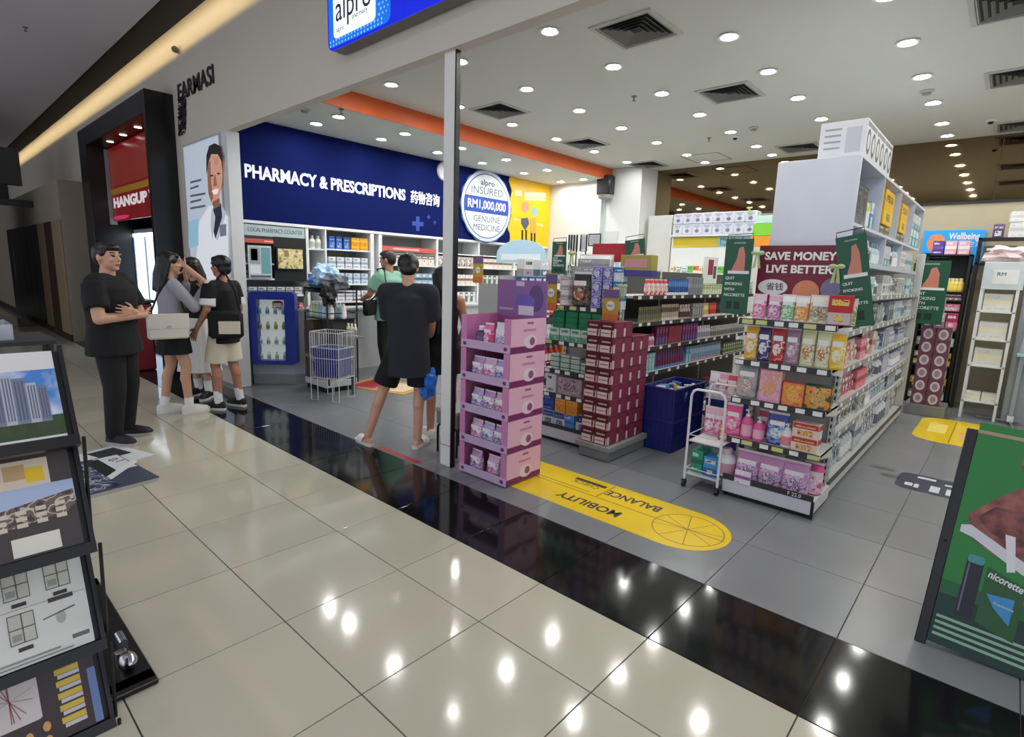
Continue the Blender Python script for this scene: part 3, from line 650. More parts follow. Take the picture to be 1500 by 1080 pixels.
MB().box((GXR, GY0, .10), (GXR+.006, GY1-.03, .14), K((70, 70, 70), .5)).obj('base_strip', tg)
# cubbyholes above, with the plain white end panel towards the front
UB = mat('white_laminate', (218, 221, 232), .4)
MB().box((.20, 3.30, 1.60), (.715, 3.32, 2.37), UB, .002).obj('white_end_panel', tg)
for nm, z in (('top_board', 2.355), ('middle_board', 1.925), ('bottom_board', 1.67)): MB().box((.20, 3.32, z), (.715, 6.75, z+.02), UB).obj(nm, tg, 0)
MB().box((.20, 3.32, 1.69), (.215, 6.75, 2.355), UB).obj('cubby_back', tg, 0)
ydv = [4.21, 5.07, 5.96, 6.735]
for y in ydv: MB().box((.215, y-.009, 1.945), (.714, y+.009, 2.355), UB).obj('divider', tg, 0)
for y in (4.62, 5.55): MB().box((.215, y-.009, 1.69), (.714, y+.009, 1.925), UB).obj('divider', tg, 0)
m = MB().box((.716, 3.32, 1.665), (.722, 6.75, 1.70), K((190, 196, 205), .4)).obj('price_rail', tg, 0)

def Gy(px, py=480): return FX(px, py, GXR).y
A_ = 'on the tall gondola of the right aisle'
# cubby goods
for i in range(3): put(carton(.20, .16, .30 if i else .34, (60, 66, 76), (120, 126, 132), (40, 40, 46), 4, 'equipment_box'), (.58, 3.46+i*.2, 1.945), PI/2, 'dark grey equipment box in the first cubbyhole of the tall gondola', 'box', 'dark boxes in the first cubbyhole')
put(bottle(.05, .28, (206, 214, 90), (60, 90, 110), (240, 240, 240)), (.62, 4.02, 1.945), PI/2, 'yellow-green bottle standing in the first cubbyhole', 'bottle')
put(carton(.10, .1, .22, (70, 150, 190), (240, 240, 240), None, 0), (.62, 4.13, 1.945), PI/2, 'small blue carton at the end of the first cubbyhole', 'carton')
put(carton(.42, .28, .27, (240, 184, 16), (244, 196, 40), (90, 80, 60), 1, 'yellow_box'), (.56, 4.62, 2.03), PI/2, 'large yellow box in the second cubbyhole of the tall gondola', 'box')
put(carton(.36, .28, .26, (240, 184, 16), (244, 196, 40), (90, 80, 60), 1, 'yellow_box'), (.56, 5.48, 2.03), PI/2, 'yellow box in the third cubbyhole of the tall gondola', 'box')
for i in range(2):
    for y, n_ in ((4.5, 'second'), (5.36, 'third')): put(carton(.22, .26, .075, (150, 130, 90), (90, 110, 100), None, 2), (.56, y+i*.25, 1.945), PI/2, 'flat olive carton under the yellow box in the %s cubbyhole' % n_, 'carton', 'flat cartons under the yellow boxes')
for i in range(3): put(carton(.2, .2, .18, (70, 170, 180), (230, 240, 240), None, 0, 'teal_box'), (.6, 6.1+i*.23, 1.945), PI/2, 'teal box in the last cubbyhole at the far end', 'box', 'teal boxes in the last cubbyhole')
for i in range(3): put(carton(.2, .2, .15, (210, 222, 228), (70, 150, 170), None, 1, 'teal_box'), (.6, 6.1+i*.23, 2.125), PI/2, 'pale box stacked on the teal boxes in the last cubbyhole', 'box', 'pale boxes in the last cubbyhole')
def mixE(X, z, y0, y1, hmax, pal, lab, grp, kinds=('c', 'p', 'b', 'c'), seed=1):
    rs = random.Random(seed); y = y0; i = 0
    words = {'c': ('carton', 'carton'), 'p': ('pouch', 'pouch'), 'b': ('bottle', 'bottle')}
    while y < y1-.04:
        k = kinds[i % len(kinds)]; c1, c2, c3, cw = pal[rs.randrange(len(pal))]; h = round(hmax*rs.uniform(.76, .97), 2); w = round(rs.uniform(.085, .135), 2); n = rs.randint(2, 4); nm_ = dict(c=('display_pack', 'carton')).get(k)
        if k == 'b': r = round(w*.42, 3); pr = bottle(r, h, c1, c2, c3, 'bottle', False, 10, False)
        elif k == 'p': pr = pouch(w, h, .05, c1, c2, c3, 'pouch', False)
        else: pr = carton(w, .09, h, c1, c2, c3, rs.randrange(5), 'shelf_carton')
        yy = min(y1, y+n*(w+.01)); j = 0
        pos = ('nearest run', 'second run', 'third run', 'fourth run', 'fifth run', 'sixth run', 'seventh run', 'eighth run', 'ninth run', 'tenth run', 'eleventh run', 'twelfth run')[min(i, 11)]
        while y+w < yy+.001:
            put(pr, (X-.03-.05, y+w/2, z), PI/2+rs.uniform(-.08, .08), '%s %s, %s, %s' % (cw, words[k][0], pos, lab), words[k][1], grp); y += w+.01; j += 1
        if not j: break
        y += .015; i += 1
WG = [((214, 218, 220), (150, 160, 168), (90, 96, 104), 'white and grey'), ((196, 206, 208), (110, 160, 170), (236, 236, 236), 'pale teal'), ((228, 226, 222), (180, 180, 176), (60, 64, 70), 'off-white'), ((150, 156, 160), (70, 76, 84), (220, 220, 220), 'grey')]
PK = [((232, 170, 140), (206, 100, 70), (240, 226, 210), 'orange and cream'), ((228, 150, 160), (190, 70, 90), (244, 232, 226), 'pink'), ((226, 206, 186), (180, 120, 96), (250, 240, 230), 'beige')]
LI = [((206, 202, 222), (150, 140, 180), (240, 240, 244), 'lilac white'), ((216, 220, 226), (130, 150, 180), (240, 240, 240), 'silver blue'), ((180, 186, 196), (90, 100, 120), (230, 230, 230), 'steel grey')]
GP = [((70, 110, 60), (40, 70, 40), (190, 200, 120), 'green'), ((226, 120, 130), (180, 60, 80), (240, 220, 216), 'coral pink'), ((100, 130, 80), (60, 90, 60), (220, 220, 200), 'leaf green')]
mixE(.735, 1.69, 3.45, 4.60, .22, [((190, 214, 218), (120, 160, 170), (230, 240, 240), 'pale aqua'), WG[0]], 'low cubby row of the tall gondola', 'low cubby goods', seed=3)
mixE(.735, 1.69, 4.64, 6.6, .22, WG+[((60, 62, 66), (110, 110, 112), (200, 200, 200), 'charcoal')], 'far low cubbies of the tall gondola', 'far low cubby goods', seed=4)
mixE(GXR, 1.45, 3.42, 4.6, .17, WG, 'top shelf, right-aisle gondola', 'top shelf goods, right aisle', ('p', 'c', 'b'), seed=5)
mixE(GXR, 1.45, 4.65, 6.75, .18, [((110, 190, 196), (50, 140, 150), (240, 240, 240), 'teal'), WG[1], WG[2]], 'far half of the top shelf, right-aisle gondola', 'far top shelf goods, right aisle', ('c', 'p'), seed=6)
mixE(GXR, 1.21, 3.42, 6.75, .20, WG+[((60, 62, 66), (110, 110, 112), (200, 200, 200), 'charcoal')], 'second shelf, right-aisle gondola', 'second shelf goods, right aisle', ('c', 'c', 'p'), seed=7)
mixE(GXR, .95, 3.42, 4.75, .21, PK, 'third shelf, right-aisle gondola', 'third shelf goods, right aisle', ('c', 'p'), seed=8)
mixE(GXR, .95, 4.8, 6.75, .19, LI, 'far half of the third shelf, right-aisle gondola', 'far third shelf goods, right aisle', ('p', 'c'), seed=9)
mixE(GXR, .70, 3.42, 4.5, .20, GP, 'fourth shelf, right-aisle gondola', 'fourth shelf goods, right aisle', ('p', 'p', 'c'), seed=10)
mixE(GXR, .70, 4.55, 6.75, .20, LI+WG[:1], 'far half of the fourth shelf, right-aisle gondola', 'far fourth shelf goods, right aisle', ('p', 'b', 'c'), seed=11)
mixE(GXR, .47, 3.42, 6.75, .19, WG+LI, 'fifth shelf, right-aisle gondola', 'fifth shelf goods, right aisle', ('p', 'p', 'c', 'b'), seed=12)
mixE(GXR, .14, 3.42, 6.75, .29, [((220, 222, 224), (160, 170, 180), (100, 110, 130), 'white'), ((204, 204, 208), (120, 126, 140), (232, 232, 234), 'pale grey'), LI[1]], 'bottom deck, right-aisle gondola', 'bottom deck goods, right aisle', ('p', 'p', 'b', 'c'), seed=13)
# white cartons stacked on top, with black ring print on their sides
def f():
    m = MB().box((-.14, -.16, 0), (.14, .16, .235), K((222, 222, 226)), .002)
    for z in (.06, .10, .14, .18): m.box((-.11, -.1606, z), (-.01, -.16, z+.012), K((160, 160, 172)))
    m.box((.02, -.1606, .03), (.11, -.16, .19), K((196, 196, 206)))
    for y in (-.085, .075): m.prism(ellipse(y, .1, .06, .08, 18), (.14, 0, 0), Y_, Z_, .0006, K((66, 66, 72))); m.prism(ellipse(y, .1, .035, .05, 14), (.1406, 0, 0), Y_, Z_, .0006, K((216, 216, 220)))
    m.box((.14, -.15, .19), (.1406, .15, .22), K((120, 120, 126)))
    return ('white_carton', [('white_carton', m.mesh('white_carton', 0))])
for j in range(3): put(proto('wcart', f), (.57, 3.53+j*.33, 2.375), 0, '%s of the white ring-printed cartons on top of the tall gondola' % ('foremost', 'middle', 'rearmost')[j], 'carton', 'white cartons on the gondola top')

# ---- end unit of the tall gondola (faces us)
EX0, EX1, EY0 = .195, .79, 2.875
eu = thing('end_shelf_unit', 'white end shelf unit full of packs at the head of the right aisle gondola', 'shelving', (0, 0, 0))
MB().box((EX0, EY0, .03), (EX1, GY0-.005, .125), mat('base_enamel', (216, 216, 218), .3), .004).obj('base', eu); MB().box((EX0+.01, EY0+.02, 0), (EX1-.01, GY0-.01, .03), BLACK).obj('plinth', eu)
MB().box((EX1-.012, EY0-.004, .005), (EX1+.006, EY0+.012, .125), BLACK, .002).obj('corner_cap', eu)
MB().box((EX0, GY0-.03, .125), (EX1-.03, GY0-.006, 1.46), PEG).obj('back_panel', eu)
slotted_post(eu, EX0+.02, GY0-.05, .12, 1.62); slotted_post(eu, EX1-.03, GY0-.05, .12, 1.48)
EL = [.44, .73, 1.0, 1.282]
for i, z in enumerate(EL):
    s = shelfS(eu, EY0, GY0-.07, EX0, EX1, z, 6, 'shelf', 40+i)
    MB().prism([(0, 0), (.33, 0), (.33, -.08), (.02, -.03)], (EX1-.004, EY0+.02, z-.002), Y_, Z_, .004, STEEL).obj('bracket', s)
MB().box((EX0, EY0-.006, .125), (EX1, EY0, .165), STRIP).obj('base_strip', eu)
text('F 22.0', .035, (EX1-.16, EY0-.008, .145), FRONT, TAG, eu)
hd = thing('header_sign', 'maroon header card reading SAVE MONEY LIVE BETTER on the end shelf unit', 'sign', (0, 3.22, 0))
MAR = K((112, 22, 48), .45); hx0, hx1 = .165, .70; hb = MB().box((hx0, 0, 1.36), (hx1, .006, 1.79), MAR).obj('card', hd)
text('SAVE MONEY', .075, ((hx0+hx1)/2, -.001, 1.715), FRONT, TAG, hb, align='CENTER', bold=.0025, width=.46); text('LIVE BETTER.', .075, ((hx0+hx1)/2+.01, -.001, 1.625), FRONT, TAG, hb, align='CENTER', bold=.0025, width=.44)
MB().prism(ellipse(.28, 1.50, .10, .055), (0, -.0005, 0), X_, Z_, .001, K((226, 222, 224))).obj('cloud_print', hb, 0); text('省钱', .06, (.235, -.0025, 1.50), FRONT, K((70, 50, 60)), hb)
MB().prism(ellipse(.50, 1.47, .085, .085), (0, -.0005, 0), X_, Z_, .001, K((206, 130, 96))).obj('face_print', hb, 0); MB().prism(ellipse(.65, 1.50, .06, .07), (0, -.0005, 0), X_, Z_, .001, K((120, 110, 150))).obj('face_print', hb, 0)
def E(pr, pa, pb, z, label, cat, d=.1, inset=.015, dx=0, group=None, rz=0):
    x0, x1 = FY(pa, 560, EY0).x, FY(pb, 560, EY0).x
    return put(pr, ((x0+x1)/2+dx, EY0+inset+d/2, z), rz+random.uniform(-.05, .05), label, cat, group)
Z = 1.284
E(pouch(.085, .17, .05, (226, 190, 206), (214, 120, 160), (240, 200, 214)), 1084, 1108, Z, 'pink and white snack pouch at the left of the top end shelf', 'pouch')
E(pouch(.085, .17, .05, (214, 170, 196), (190, 110, 160), (236, 200, 220)), 1108, 1128, Z, 'mauve snack pouch, second on the top end shelf', 'pouch')
E(pouch(.085, .175, .05, (232, 236, 228), (120, 180, 130), (206, 226, 200)), 1128, 1147, Z, 'white and green snack pouch, third on the top end shelf', 'pouch')
E(pouch(.085, .17, .05, (236, 230, 220), (222, 150, 80), (240, 190, 120)), 1147, 1168, Z, 'white and orange snack pouch, fourth on the top end shelf', 'pouch')
E(pouch(.125, .18, .05, (226, 220, 202), (190, 180, 150), (150, 120, 90)), 1170, 1199, Z, 'cream snack pouch with a ring print on the top end shelf', 'pouch')
E(carton(.13, .05, .185, (192, 34, 44), (200, 190, 190), (238, 206, 60), 1), 1200, 1230, Z, 'red carton with a yellow badge on the top end shelf', 'carton', .05)
E(pouch(.06, .17, .05, (226, 220, 206), (150, 170, 80), (230, 226, 210)), 1232, 1244, Z, 'small cream and green pouch at the right end of the top end shelf', 'pouch', dx=-.03)
Z = 1.002
for pa, pb, c1, c2, c3, w in ((1084, 1102, (222, 162, 22), (232, 190, 80), (240, 226, 190), 'yellow'), (1103, 1121, (52, 34, 96), (84, 66, 130), (220, 214, 220), 'dark purple'), (1122, 1143, (186, 30, 36), (206, 70, 60), (236, 220, 214), 'red'), (1144, 1164, (160, 120, 146), (176, 140, 150), (210, 180, 186), 'mauve'),
                           (1166, 1187, (214, 222, 160), (226, 226, 200), (200, 130, 60), 'pale green, left of two'), (1188, 1211, (220, 226, 170), (232, 230, 206), (196, 130, 60), 'pale green, right of two'), (1213, 1229, (232, 186, 30), (240, 206, 90), (240, 230, 200), 'golden')):
    E(pouch(.083, .245, .055, c1, c2, c3, 'refill_pouch'), pa, pb, Z, 'tall %s pouch on the second end shelf' % w, 'pouch', dx=-.012)
Z = .732
E(pouch(.14, .25, .07, (150, 152, 150), (176, 174, 170), (196, 160, 150)), 1074, 1108, Z, 'tall grey pouch at the left of the third end shelf', 'pouch')
E(carton(.14, .06, .22, (224, 150, 186), (232, 176, 202), (226, 170, 90), 4), 1110, 1146, Z, 'pink carton with a picture on the third end shelf', 'carton', .06)
E(carton(.13, .07, .155, (226, 110, 90), (232, 150, 60), (240, 190, 90), 4), 1147, 1178, Z, 'orange and pink carton on the third end shelf', 'carton', .07)
E(carton(.155, .07, .16, (40, 84, 60), (226, 140, 50), (220, 190, 120), 4), 1182, 1217, Z, 'dark green and orange carton on the third end shelf', 'carton', .07)
Z = .442
E(pouch(.11, .23, .06, (226, 70, 140), (232, 120, 170), (244, 180, 206)), 1064, 1088, Z, 'hot pink refill pouch at the left of the fourth end shelf', 'pouch')
for pa, pb, h, w in ((1089, 1107, .22, 'taller'), (1108, 1124, .18, 'shorter')): E(bottle(.038, h, (232, 100, 160), (240, 236, 238), (236, 180, 200), 'pump_bottle', True), pa, pb, Z, '%s of the two pink pump bottles on the fourth end shelf' % w, 'bottle', .08)
E(pouch(.075, .2, .05, (190, 50, 110), (200, 80, 130), (230, 150, 180)), 1105, 1122, Z, 'dark pink refill pouch behind the pump bottles', 'pouch', inset=.14)
E(pouch(.13, .225, .06, (52, 70, 150), (110, 140, 196), (200, 210, 226)), 1127, 1160, Z, 'blue refill pouch on the fourth end shelf', 'pouch')
E(bottle(.04, .17, (240, 236, 236), (244, 244, 244), (226, 140, 150), 'pump_bottle', True), 1150, 1170, Z, 'white pump bottle with a pink label on the fourth end shelf', 'bottle', .08)
for k in range(2): E(carton(.16, .08, .095, (232, 214, 200), (190, 60, 60), (226, 170, 80), 0), 1170, 1208, Z+k*.096, '%s cream and red carton at the right of the fourth end shelf' % ('lower', 'upper')[k], 'carton', .08)
Z = .126
E(bottle(.075, .2, (236, 236, 234), (226, 200, 210), (214, 160, 180), 'tub'), 1052, 1086, Z, 'round white tub with a pink label at the left of the bottom end deck', 'tub', .15)
put(carton(.11, .01, .10, (236, 220, 236), (150, 90, 160), (250, 240, 250), 2, 'price_card'), (.335, EY0-.01, .12), 0, 'white and purple offer card clipped to the bottom end deck', 'card')
for k, (pa, pb) in enumerate(((1088, 1122), (1124, 1158), (1160, 1198))): E(pouch(.165, .225, .15, (206, 150, 196), (224, 190, 220), (120, 100, 140), 'wipes_pack'), pa, pb, Z, 'lilac and pink wipes pack on the bottom end deck, %s one' % ('left', 'middle', 'right')[k], 'pack', .15)
E(pouch(.12, .22, .12, (222, 90, 150), (236, 190, 206), (240, 220, 230), 'wipes_pack'), 1200, 1222, Z, 'deep pink round pack at the right corner of the bottom end deck', 'pack', .12, inset=.12, dx=-.04)
for k in range(2): E(bottle(.08, .2, (232, 230, 228), (222, 222, 222), (220, 200, 206), 'tub'), 1075+k*45, 1110+k*45, Z, 'white tub standing behind the lilac packs, %s one' % ('left', 'right')[k], 'tub', .16, inset=.2)
# ------------------------------------------------------------------ left aisle gondola (D) and its end unit (B)
DX, DY0, DY1 = -.90, 3.33, 6.9
dg = thing('aisle_gondola', 'long grey shelving gondola of the left aisle with rows of tubes', 'shelving', (0, 0, 0))
MB().box((-1.62, DY0, .03), (DX, DY1, .13), STEEL, .004).obj('base', dg); MB().box((-1.6, DY0, 0), (DX-.03, DY1, .03), BLACK).obj('plinth', dg)
MB().box((-1.28, DY0, .13), (-1.25, DY1, 1.60), mat('dark_peg_panel', (70, 68, 64), .6)).obj('back_panel', dg)
for y in (DY0+.02, 4.5, 5.7, DY1-.02): slotted_post(dg, -1.265, y, .13, 1.62, .034)
DZ = [.64, .885, 1.125, 1.37]
for i, z in enumerate(DZ):
    shelfE(dg, DX, -1.25, DY0, DY1, z, STRIP, 16, 'shelf', 60+i); MB().box((-1.62, DY0, z-.022), (-1.28, DY1, z), STEEL).obj('rear_shelf', dg)
def Dy(px): return FX(px, 470, DX).y
def D(pr, w, d, z, pa, pb, label, cat): rowE(pr, w, d, DX, z, Dy(pa), Dy(pb), label, cat, label)
L1 = 'on the top shelf of the left-aisle gondola'
D(pouch(.075, .15, .04, (206, 50, 60), (232, 200, 196), (240, 226, 220), 'pouch', False), .075, .05, 1.372, 947, 979, 'red and white pouch '+L1, 'pouch')
D(tubep(.04, .165, (44, 84, 150), (226, 226, 220), (80, 130, 190)), .04, .04, 1.372, 981, 1009, 'blue squeeze tube '+L1, 'tube')
D(carton(.05, .06, .18, (130, 136, 136), (150, 156, 156), (120, 124, 126), 2), .05, .06, 1.372, 1010, 1028, 'plain grey carton '+L1, 'carton')
D(carton(.06, .06, .11, (206, 214, 170), (160, 180, 120), None, 0), .06, .06, 1.372, 1030, 1066, 'pale green carton below the framed card', 'carton')
D(carton(.07, .06, .15, (190, 196, 200), (120, 140, 150), None, 1), .07, .06, 1.372, 1068, 1100, 'pale grey carton far along the top left-aisle shelf', 'carton')
L2 = 'on the second shelf of the left-aisle gondola'
D(tubep(.036, .14, (120, 116, 84), (150, 140, 96), (96, 92, 64)), .036, .04, 1.127, 940, 972, 'olive slim tube '+L2, 'tube')
D(tubep(.034, .155, (186, 170, 150), (220, 214, 206), (110, 84, 70)), .034, .04, 1.127, 973, 998, 'beige slim tube '+L2, 'tube')
D(bottle(.022, .145, (196, 176, 170), (226, 196, 190), (90, 60, 56), 'bottle', False, 10, False), .046, .046, 1.127, 999, 1014, 'dusty pink small bottle '+L2, 'bottle')
D(carton(.045, .05, .15, (150, 150, 146), (120, 116, 112), (190, 190, 186), 4), .045, .05, 1.127, 1016, 1032, 'grey patterned carton '+L2, 'carton')
for pa, pb, c, w in ((1034, 1041, (222, 196, 120), 'pale yellow'), (1042, 1052, (206, 60, 50), 'red'), (1053, 1060, (40, 44, 60), 'black'), (1061, 1068, (90, 160, 206), 'sky blue'), (1069, 1090, (200, 204, 206), 'silver')):
    D(tubep(.034, .15, c, (236, 230, 220), tuple(min(255, v+40) for v in c)), .034, .04, 1.127, pa, pb, w+' slim tube '+L2, 'tube')
L3 = 'on the third shelf of the left-aisle gondola'
D(bottle(.02, .12, (226, 222, 220), (190, 40, 60), (206, 120, 130), 'bottle', False, 10, False), .042, .042, .887, 938, 965, 'small white bottle with red cap '+L3, 'bottle')
D(carton(.05, .06, .185, (112, 26, 76), (90, 70, 130), (150, 90, 130), 1), .05, .06, .887, 966, 983, 'dark magenta carton with violet foot '+L3, 'carton')
D(carton(.03, .06, .18, (120, 30, 60), (170, 70, 70), (140, 60, 80), 3), .03, .06, .887, 984, 1003, 'narrow burgundy carton '+L3, 'carton')
D(carton(.05, .06, .185, (122, 30, 96), (70, 60, 120), (160, 100, 150), 1), .05, .06, .887, 1004, 1026, 'purple carton with blue foot '+L3, 'carton')
D(bottle(.022, .14, (214, 210, 214), (230, 230, 230), (160, 150, 160), 'bottle', False, 10, False), .046, .046, .887, 1027, 1046, 'white small bottle '+L3, 'bottle')
D(bottle(.024, .12, (170, 168, 160), (206, 204, 198), (120, 116, 106), 'bottle', False, 10, False), .05, .05, .887, 1047, 1095, 'stone-grey small bottle '+L3, 'bottle')
L4 = 'on the fourth shelf of the left-aisle gondola'
D(carton(.055, .06, .18, (160, 206, 204), (120, 176, 178), (206, 230, 226), 4), .055, .06, .642, 938, 967, 'pale aqua carton '+L4, 'carton')
D(tubep(.045, .19, (128, 28, 84), (110, 150, 190), (100, 60, 110)), .045, .045, .642, 968, 1011, 'magenta tube with blue cap '+L4, 'tube')
D(carton(.05, .06, .18, (120, 180, 190), (90, 150, 170), (190, 220, 224), 0), .05, .06, .642, 1012, 1020, 'teal carton '+L4, 'carton')
D(tubep(.042, .175, (130, 160, 196), (206, 150, 150), (160, 184, 210)), .042, .042, .642, 1021, 1064, 'light blue tube with pink cap '+L4, 'tube')
D(carton(.06, .06, .14, (90, 100, 70), (150, 160, 90), None, 2), .06, .06, .642, 1066, 1095, 'moss green carton '+L4, 'carton')
rs = random.Random(5)
for i in range(22):
    c = rs.choice([((40, 44, 60), 'black'), ((60, 56, 50), 'dark brown'), ((170, 40, 60), 'crimson'), ((60, 80, 70), 'dark green')])
    put(carton(.1, .09, .26, c[0], (150, 146, 130), (206, 200, 180), rs.randrange(5), 'deck_carton'), (DX-.08, 3.4+i*.112, .132), PI/2, '%s carton on the bottom deck of the left-aisle gondola' % c[1], 'carton', '%s cartons on the bottom deck of the left aisle' % c[1])
fc = thing('framed_card', 'white framed card with a red picture standing on the left-aisle gondola', 'card', (DX-.1, Dy(1047), 1.485), PI/2)
MB().box((-.19, 0, 0), (.19, .012, .30), K((214, 216, 214)), .003).obj('card', fc); MB().box((-.08, -.001, .10), (.06, 0, .27), K((140, 30, 60))).obj('red_picture', fc, 0); MB().box((.075, -.001, .06), (.15, 0, .2), K((60, 70, 100))).obj('blue_picture', fc, 0)

BX0, BX1, BY0 = -1.59, -.975, 2.965
bu = thing('end_shelf_unit', 'white end shelf unit with blue and green packs beside the maroon box stack', 'shelving', (0, 0, 0))
MB().box((BX0, BY0, .03), (BX1, DY0-.005, .13), mat('base_enamel', (216, 216, 218)), .004).obj('base', bu); MB().box((BX0+.01, BY0+.02, 0), (BX1-.01, DY0-.01, .03), BLACK).obj('plinth', bu)
MB().box((BX0, DY0-.03, .13), (BX1, DY0-.006, 1.62), PEG).obj('back_panel', bu); MB().box((BX0, BY0-.006, .13), (BX1, BY0, .165), STRIP).obj('base_strip', bu)
slotted_post(bu, BX0+.02, DY0-.05, .12, 1.62); slotted_post(bu, BX1-.02, DY0-.05, .12, 1.62)
BL = [.455, .68, .945, 1.265]
for i, z in enumerate(BL): shelfS(bu, BY0, DY0-.07, BX0, BX1, z, 5, 'shelf', 80+i)
def Bx(px): return FY(px, 560, BY0).x
def B(pr, d, z, pa, pb, label, cat, inset=.015, group=None): return put(pr, ((Bx(pa)+Bx(pb))/2, BY0+inset+d/2, z), random.uniform(-.04, .04), label, cat, group)
Q = 'on the unit beside the maroon stack'
for k, pa in enumerate((795, 812)): B(carton(.125, .1, .15, (216, 220, 228), (52, 84, 160), (120, 124, 130), 0), .1, .132, pa, pa+17, '%s white and blue carton on the bottom deck, maroon-side unit' % ('left', 'right')[k], 'carton'); B(carton(.125, .1, .145, (40, 68, 150), (60, 90, 170), (120, 150, 206), 2), .1, .283, pa, pa+17, 'blue carton stacked on the %s white and blue one' % ('left', 'right')[k], 'carton')
B(carton(.11, .1, .15, (90, 150, 214), (60, 120, 196), (206, 224, 240), 2), .1, .132, 828, 843, 'light blue carton on the bottom deck '+Q, 'carton')
for k, pa in enumerate((812, 829)): B(carton(.12, .1, .14, (224, 150, 40), (236, 176, 70), (206, 120, 30), 0), .1, .284, pa+2, pa+18, 'orange carton, %s of two, stacked above the blue ones' % ('left', 'right')[k], 'carton', inset=-.002 if 0 else .0)
B(carton(.17, .12, .17, (210, 212, 214), (34, 52, 112), (60, 80, 140), 0), .12, .132, 846, 868, 'white carton with a dark blue top on the bottom deck, maroon-side unit', 'carton')
B(carton(.11, .08, .17, (226, 226, 226), (230, 230, 230), (30, 30, 34), 2), .08, .457, 798, 813, 'white carton with a black mark '+Q, 'carton')
B(carton(.26, .1, .16, (176, 160, 176), (196, 176, 180), (120, 100, 110), 4), .1, .457, 816, 850, 'wide mauve printed carton '+Q, 'carton')
for k in range(3): B(carton(.1, .08, .055, (214, 214, 214), (150, 150, 156), None, 2), .08, .457+k*.056, 854, 868, '%s flat white carton in the small stack beside the maroon boxes' % ('bottom', 'middle', 'top')[k], 'carton')
for c in range(4):
    for k in range(3 if c < 3 else 2): B(carton(.095, .08, .045, (196, 214, 200), (60, 140, 100), (230, 236, 230), 2), .08, .682+k*.046, 802+c*15, 817+c*15, 'flat white and green carton, %s of the %s pile, third shelf' % (('bottom', 'middle', 'top')[k], ('first', 'second', 'third', 'fourth')[c]), 'carton', group='flat green cartons in piles')
for c in range(5): B(carton(.108, .09, .115, (206, 224, 214), (90, 170, 140), (70, 150, 120), 1), .09, .947, 799+c*15.5, 814+c*15.5, 'white and mint carton in the row under the green ones', 'carton', group='mint cartons under the green ones')
for k in range(3):
    for c in range(4): B(carton(.125, .09, .05, (20, 120, 76), (34, 140, 92), (60, 160, 110), 2), .09, 1.064+k*.051, 803+c*19, 821+c*19, 'flat green carton, %s in the %s layer on the mint cartons' % (('leftmost', 'second from left', 'third from left', 'rightmost')[c], ('bottom', 'middle', 'top')[k]), 'carton', group='green cartons on the mint ones')
# top of the unit
B(pouch(.18, .30, .10, (40, 40, 44), (90, 84, 76), (190, 110, 60), 'bag'), .10, 1.267, 826, 853, 'dark bag with an orange picture on top of the unit beside the maroon stack', 'bag')
for k in range(3): B(carton(.085, .07, .085, (206, 202, 200), (160, 150, 156), None, 0), .07, 1.267+.087*k, 812, 825, 'small white carton in the column beside the dark bag, %s' % ('bottom', 'middle', 'top')[k], 'carton')
for k in range(3):
    for c in range(3): B(carton(.085, .08, .115, (170, 168, 206), (70, 90, 170), (214, 206, 230), 4) if c < 2 else carton(.085, .08, .115, (206, 214, 220), (40, 120, 170), (236, 236, 240), 0), .08, 1.267+k*.116, 857+c*15, 871+c*15, ('%s lilac carton in the %s layer of the lilac stack' % (('left', 'right')[c], ('bottom', 'middle', 'top')[k]) if c < 2 else '%s white and blue carton at the right of the lilac stack' % ('bottom', 'middle', 'top')[k]), 'carton', group='lilac stack' if c < 2 else 'white and blue cartons by the lilac stack')
put(pouch(.32, .14, .12, (206, 204, 206), (226, 222, 214), (150, 160, 80), 'plush_bag'), (Bx(845), BY0+.2, 1.58), .2, 'loose white bundle heaped on top of the dark bag', 'bundle')
B(carton(.27, .10, .11, (170, 170, 168), (150, 150, 150), None, 2), .1, 1.57, 826, 866, 'long grey box under the loose white bundle', 'box', inset=.1)
pb_ = MB().box((0, 0, 0), (.42, .006, .16), K((176, 30, 44))).obj('red_header_card'); tag(pb_, 'plain red header card behind the lilac stack', 'card'); pb_.location = (Bx(829), DY0-.06, 1.66)

# promo cards with a white star, shelf talkers
STARP = [(math.cos(2*PI*i/24)*(.042 if i % 2 else .035), math.sin(2*PI*i/24)*(.042 if i % 2 else .035)) for i in range(24)]
def promo(loc, label, w=.125, h=.27, rz=0):
    t = thing('promo_card', label, 'card', loc, rz, 'star promo cards')
    MB().box((-w/2, 0, 0), (w/2, .004, h), K((190, 150, 50)), .001).obj('card', t); MB().box((-w/2, -.001, 0), (w/2, 0, h*.22), K((206, 110, 50))).obj('orange_foot', t, 0)
    MB().box((-w/2, -.001, h*.72), (w/2, 0, h*.98), K((110, 84, 130))).obj('violet_head', t, 0)
    s = MB().prism(STARP, (0, -.0005, h*.48), X_, Z_, .002, PAPER).obj('star', t, 0); text('SALE', .026, (0, -.003, h*.48), FRONT, K((40, 40, 46)), s, align='CENTER')
p = FY(932, 455, 2.90); promo((-.86, 2.905, 1.1735), 'orange star promo card above the maroon box stack', .15, .26)
p = FY(806, 455, 2.93); promo((p.x, 2.93, p.z), 'orange star promo card at the left corner of the unit with the lilac stack', .13, .33)
p = FY(699, 445, 3.69); promo((p.x, 3.69, 1.401), 'orange star promo card just left of the purple display header', .17, .32)
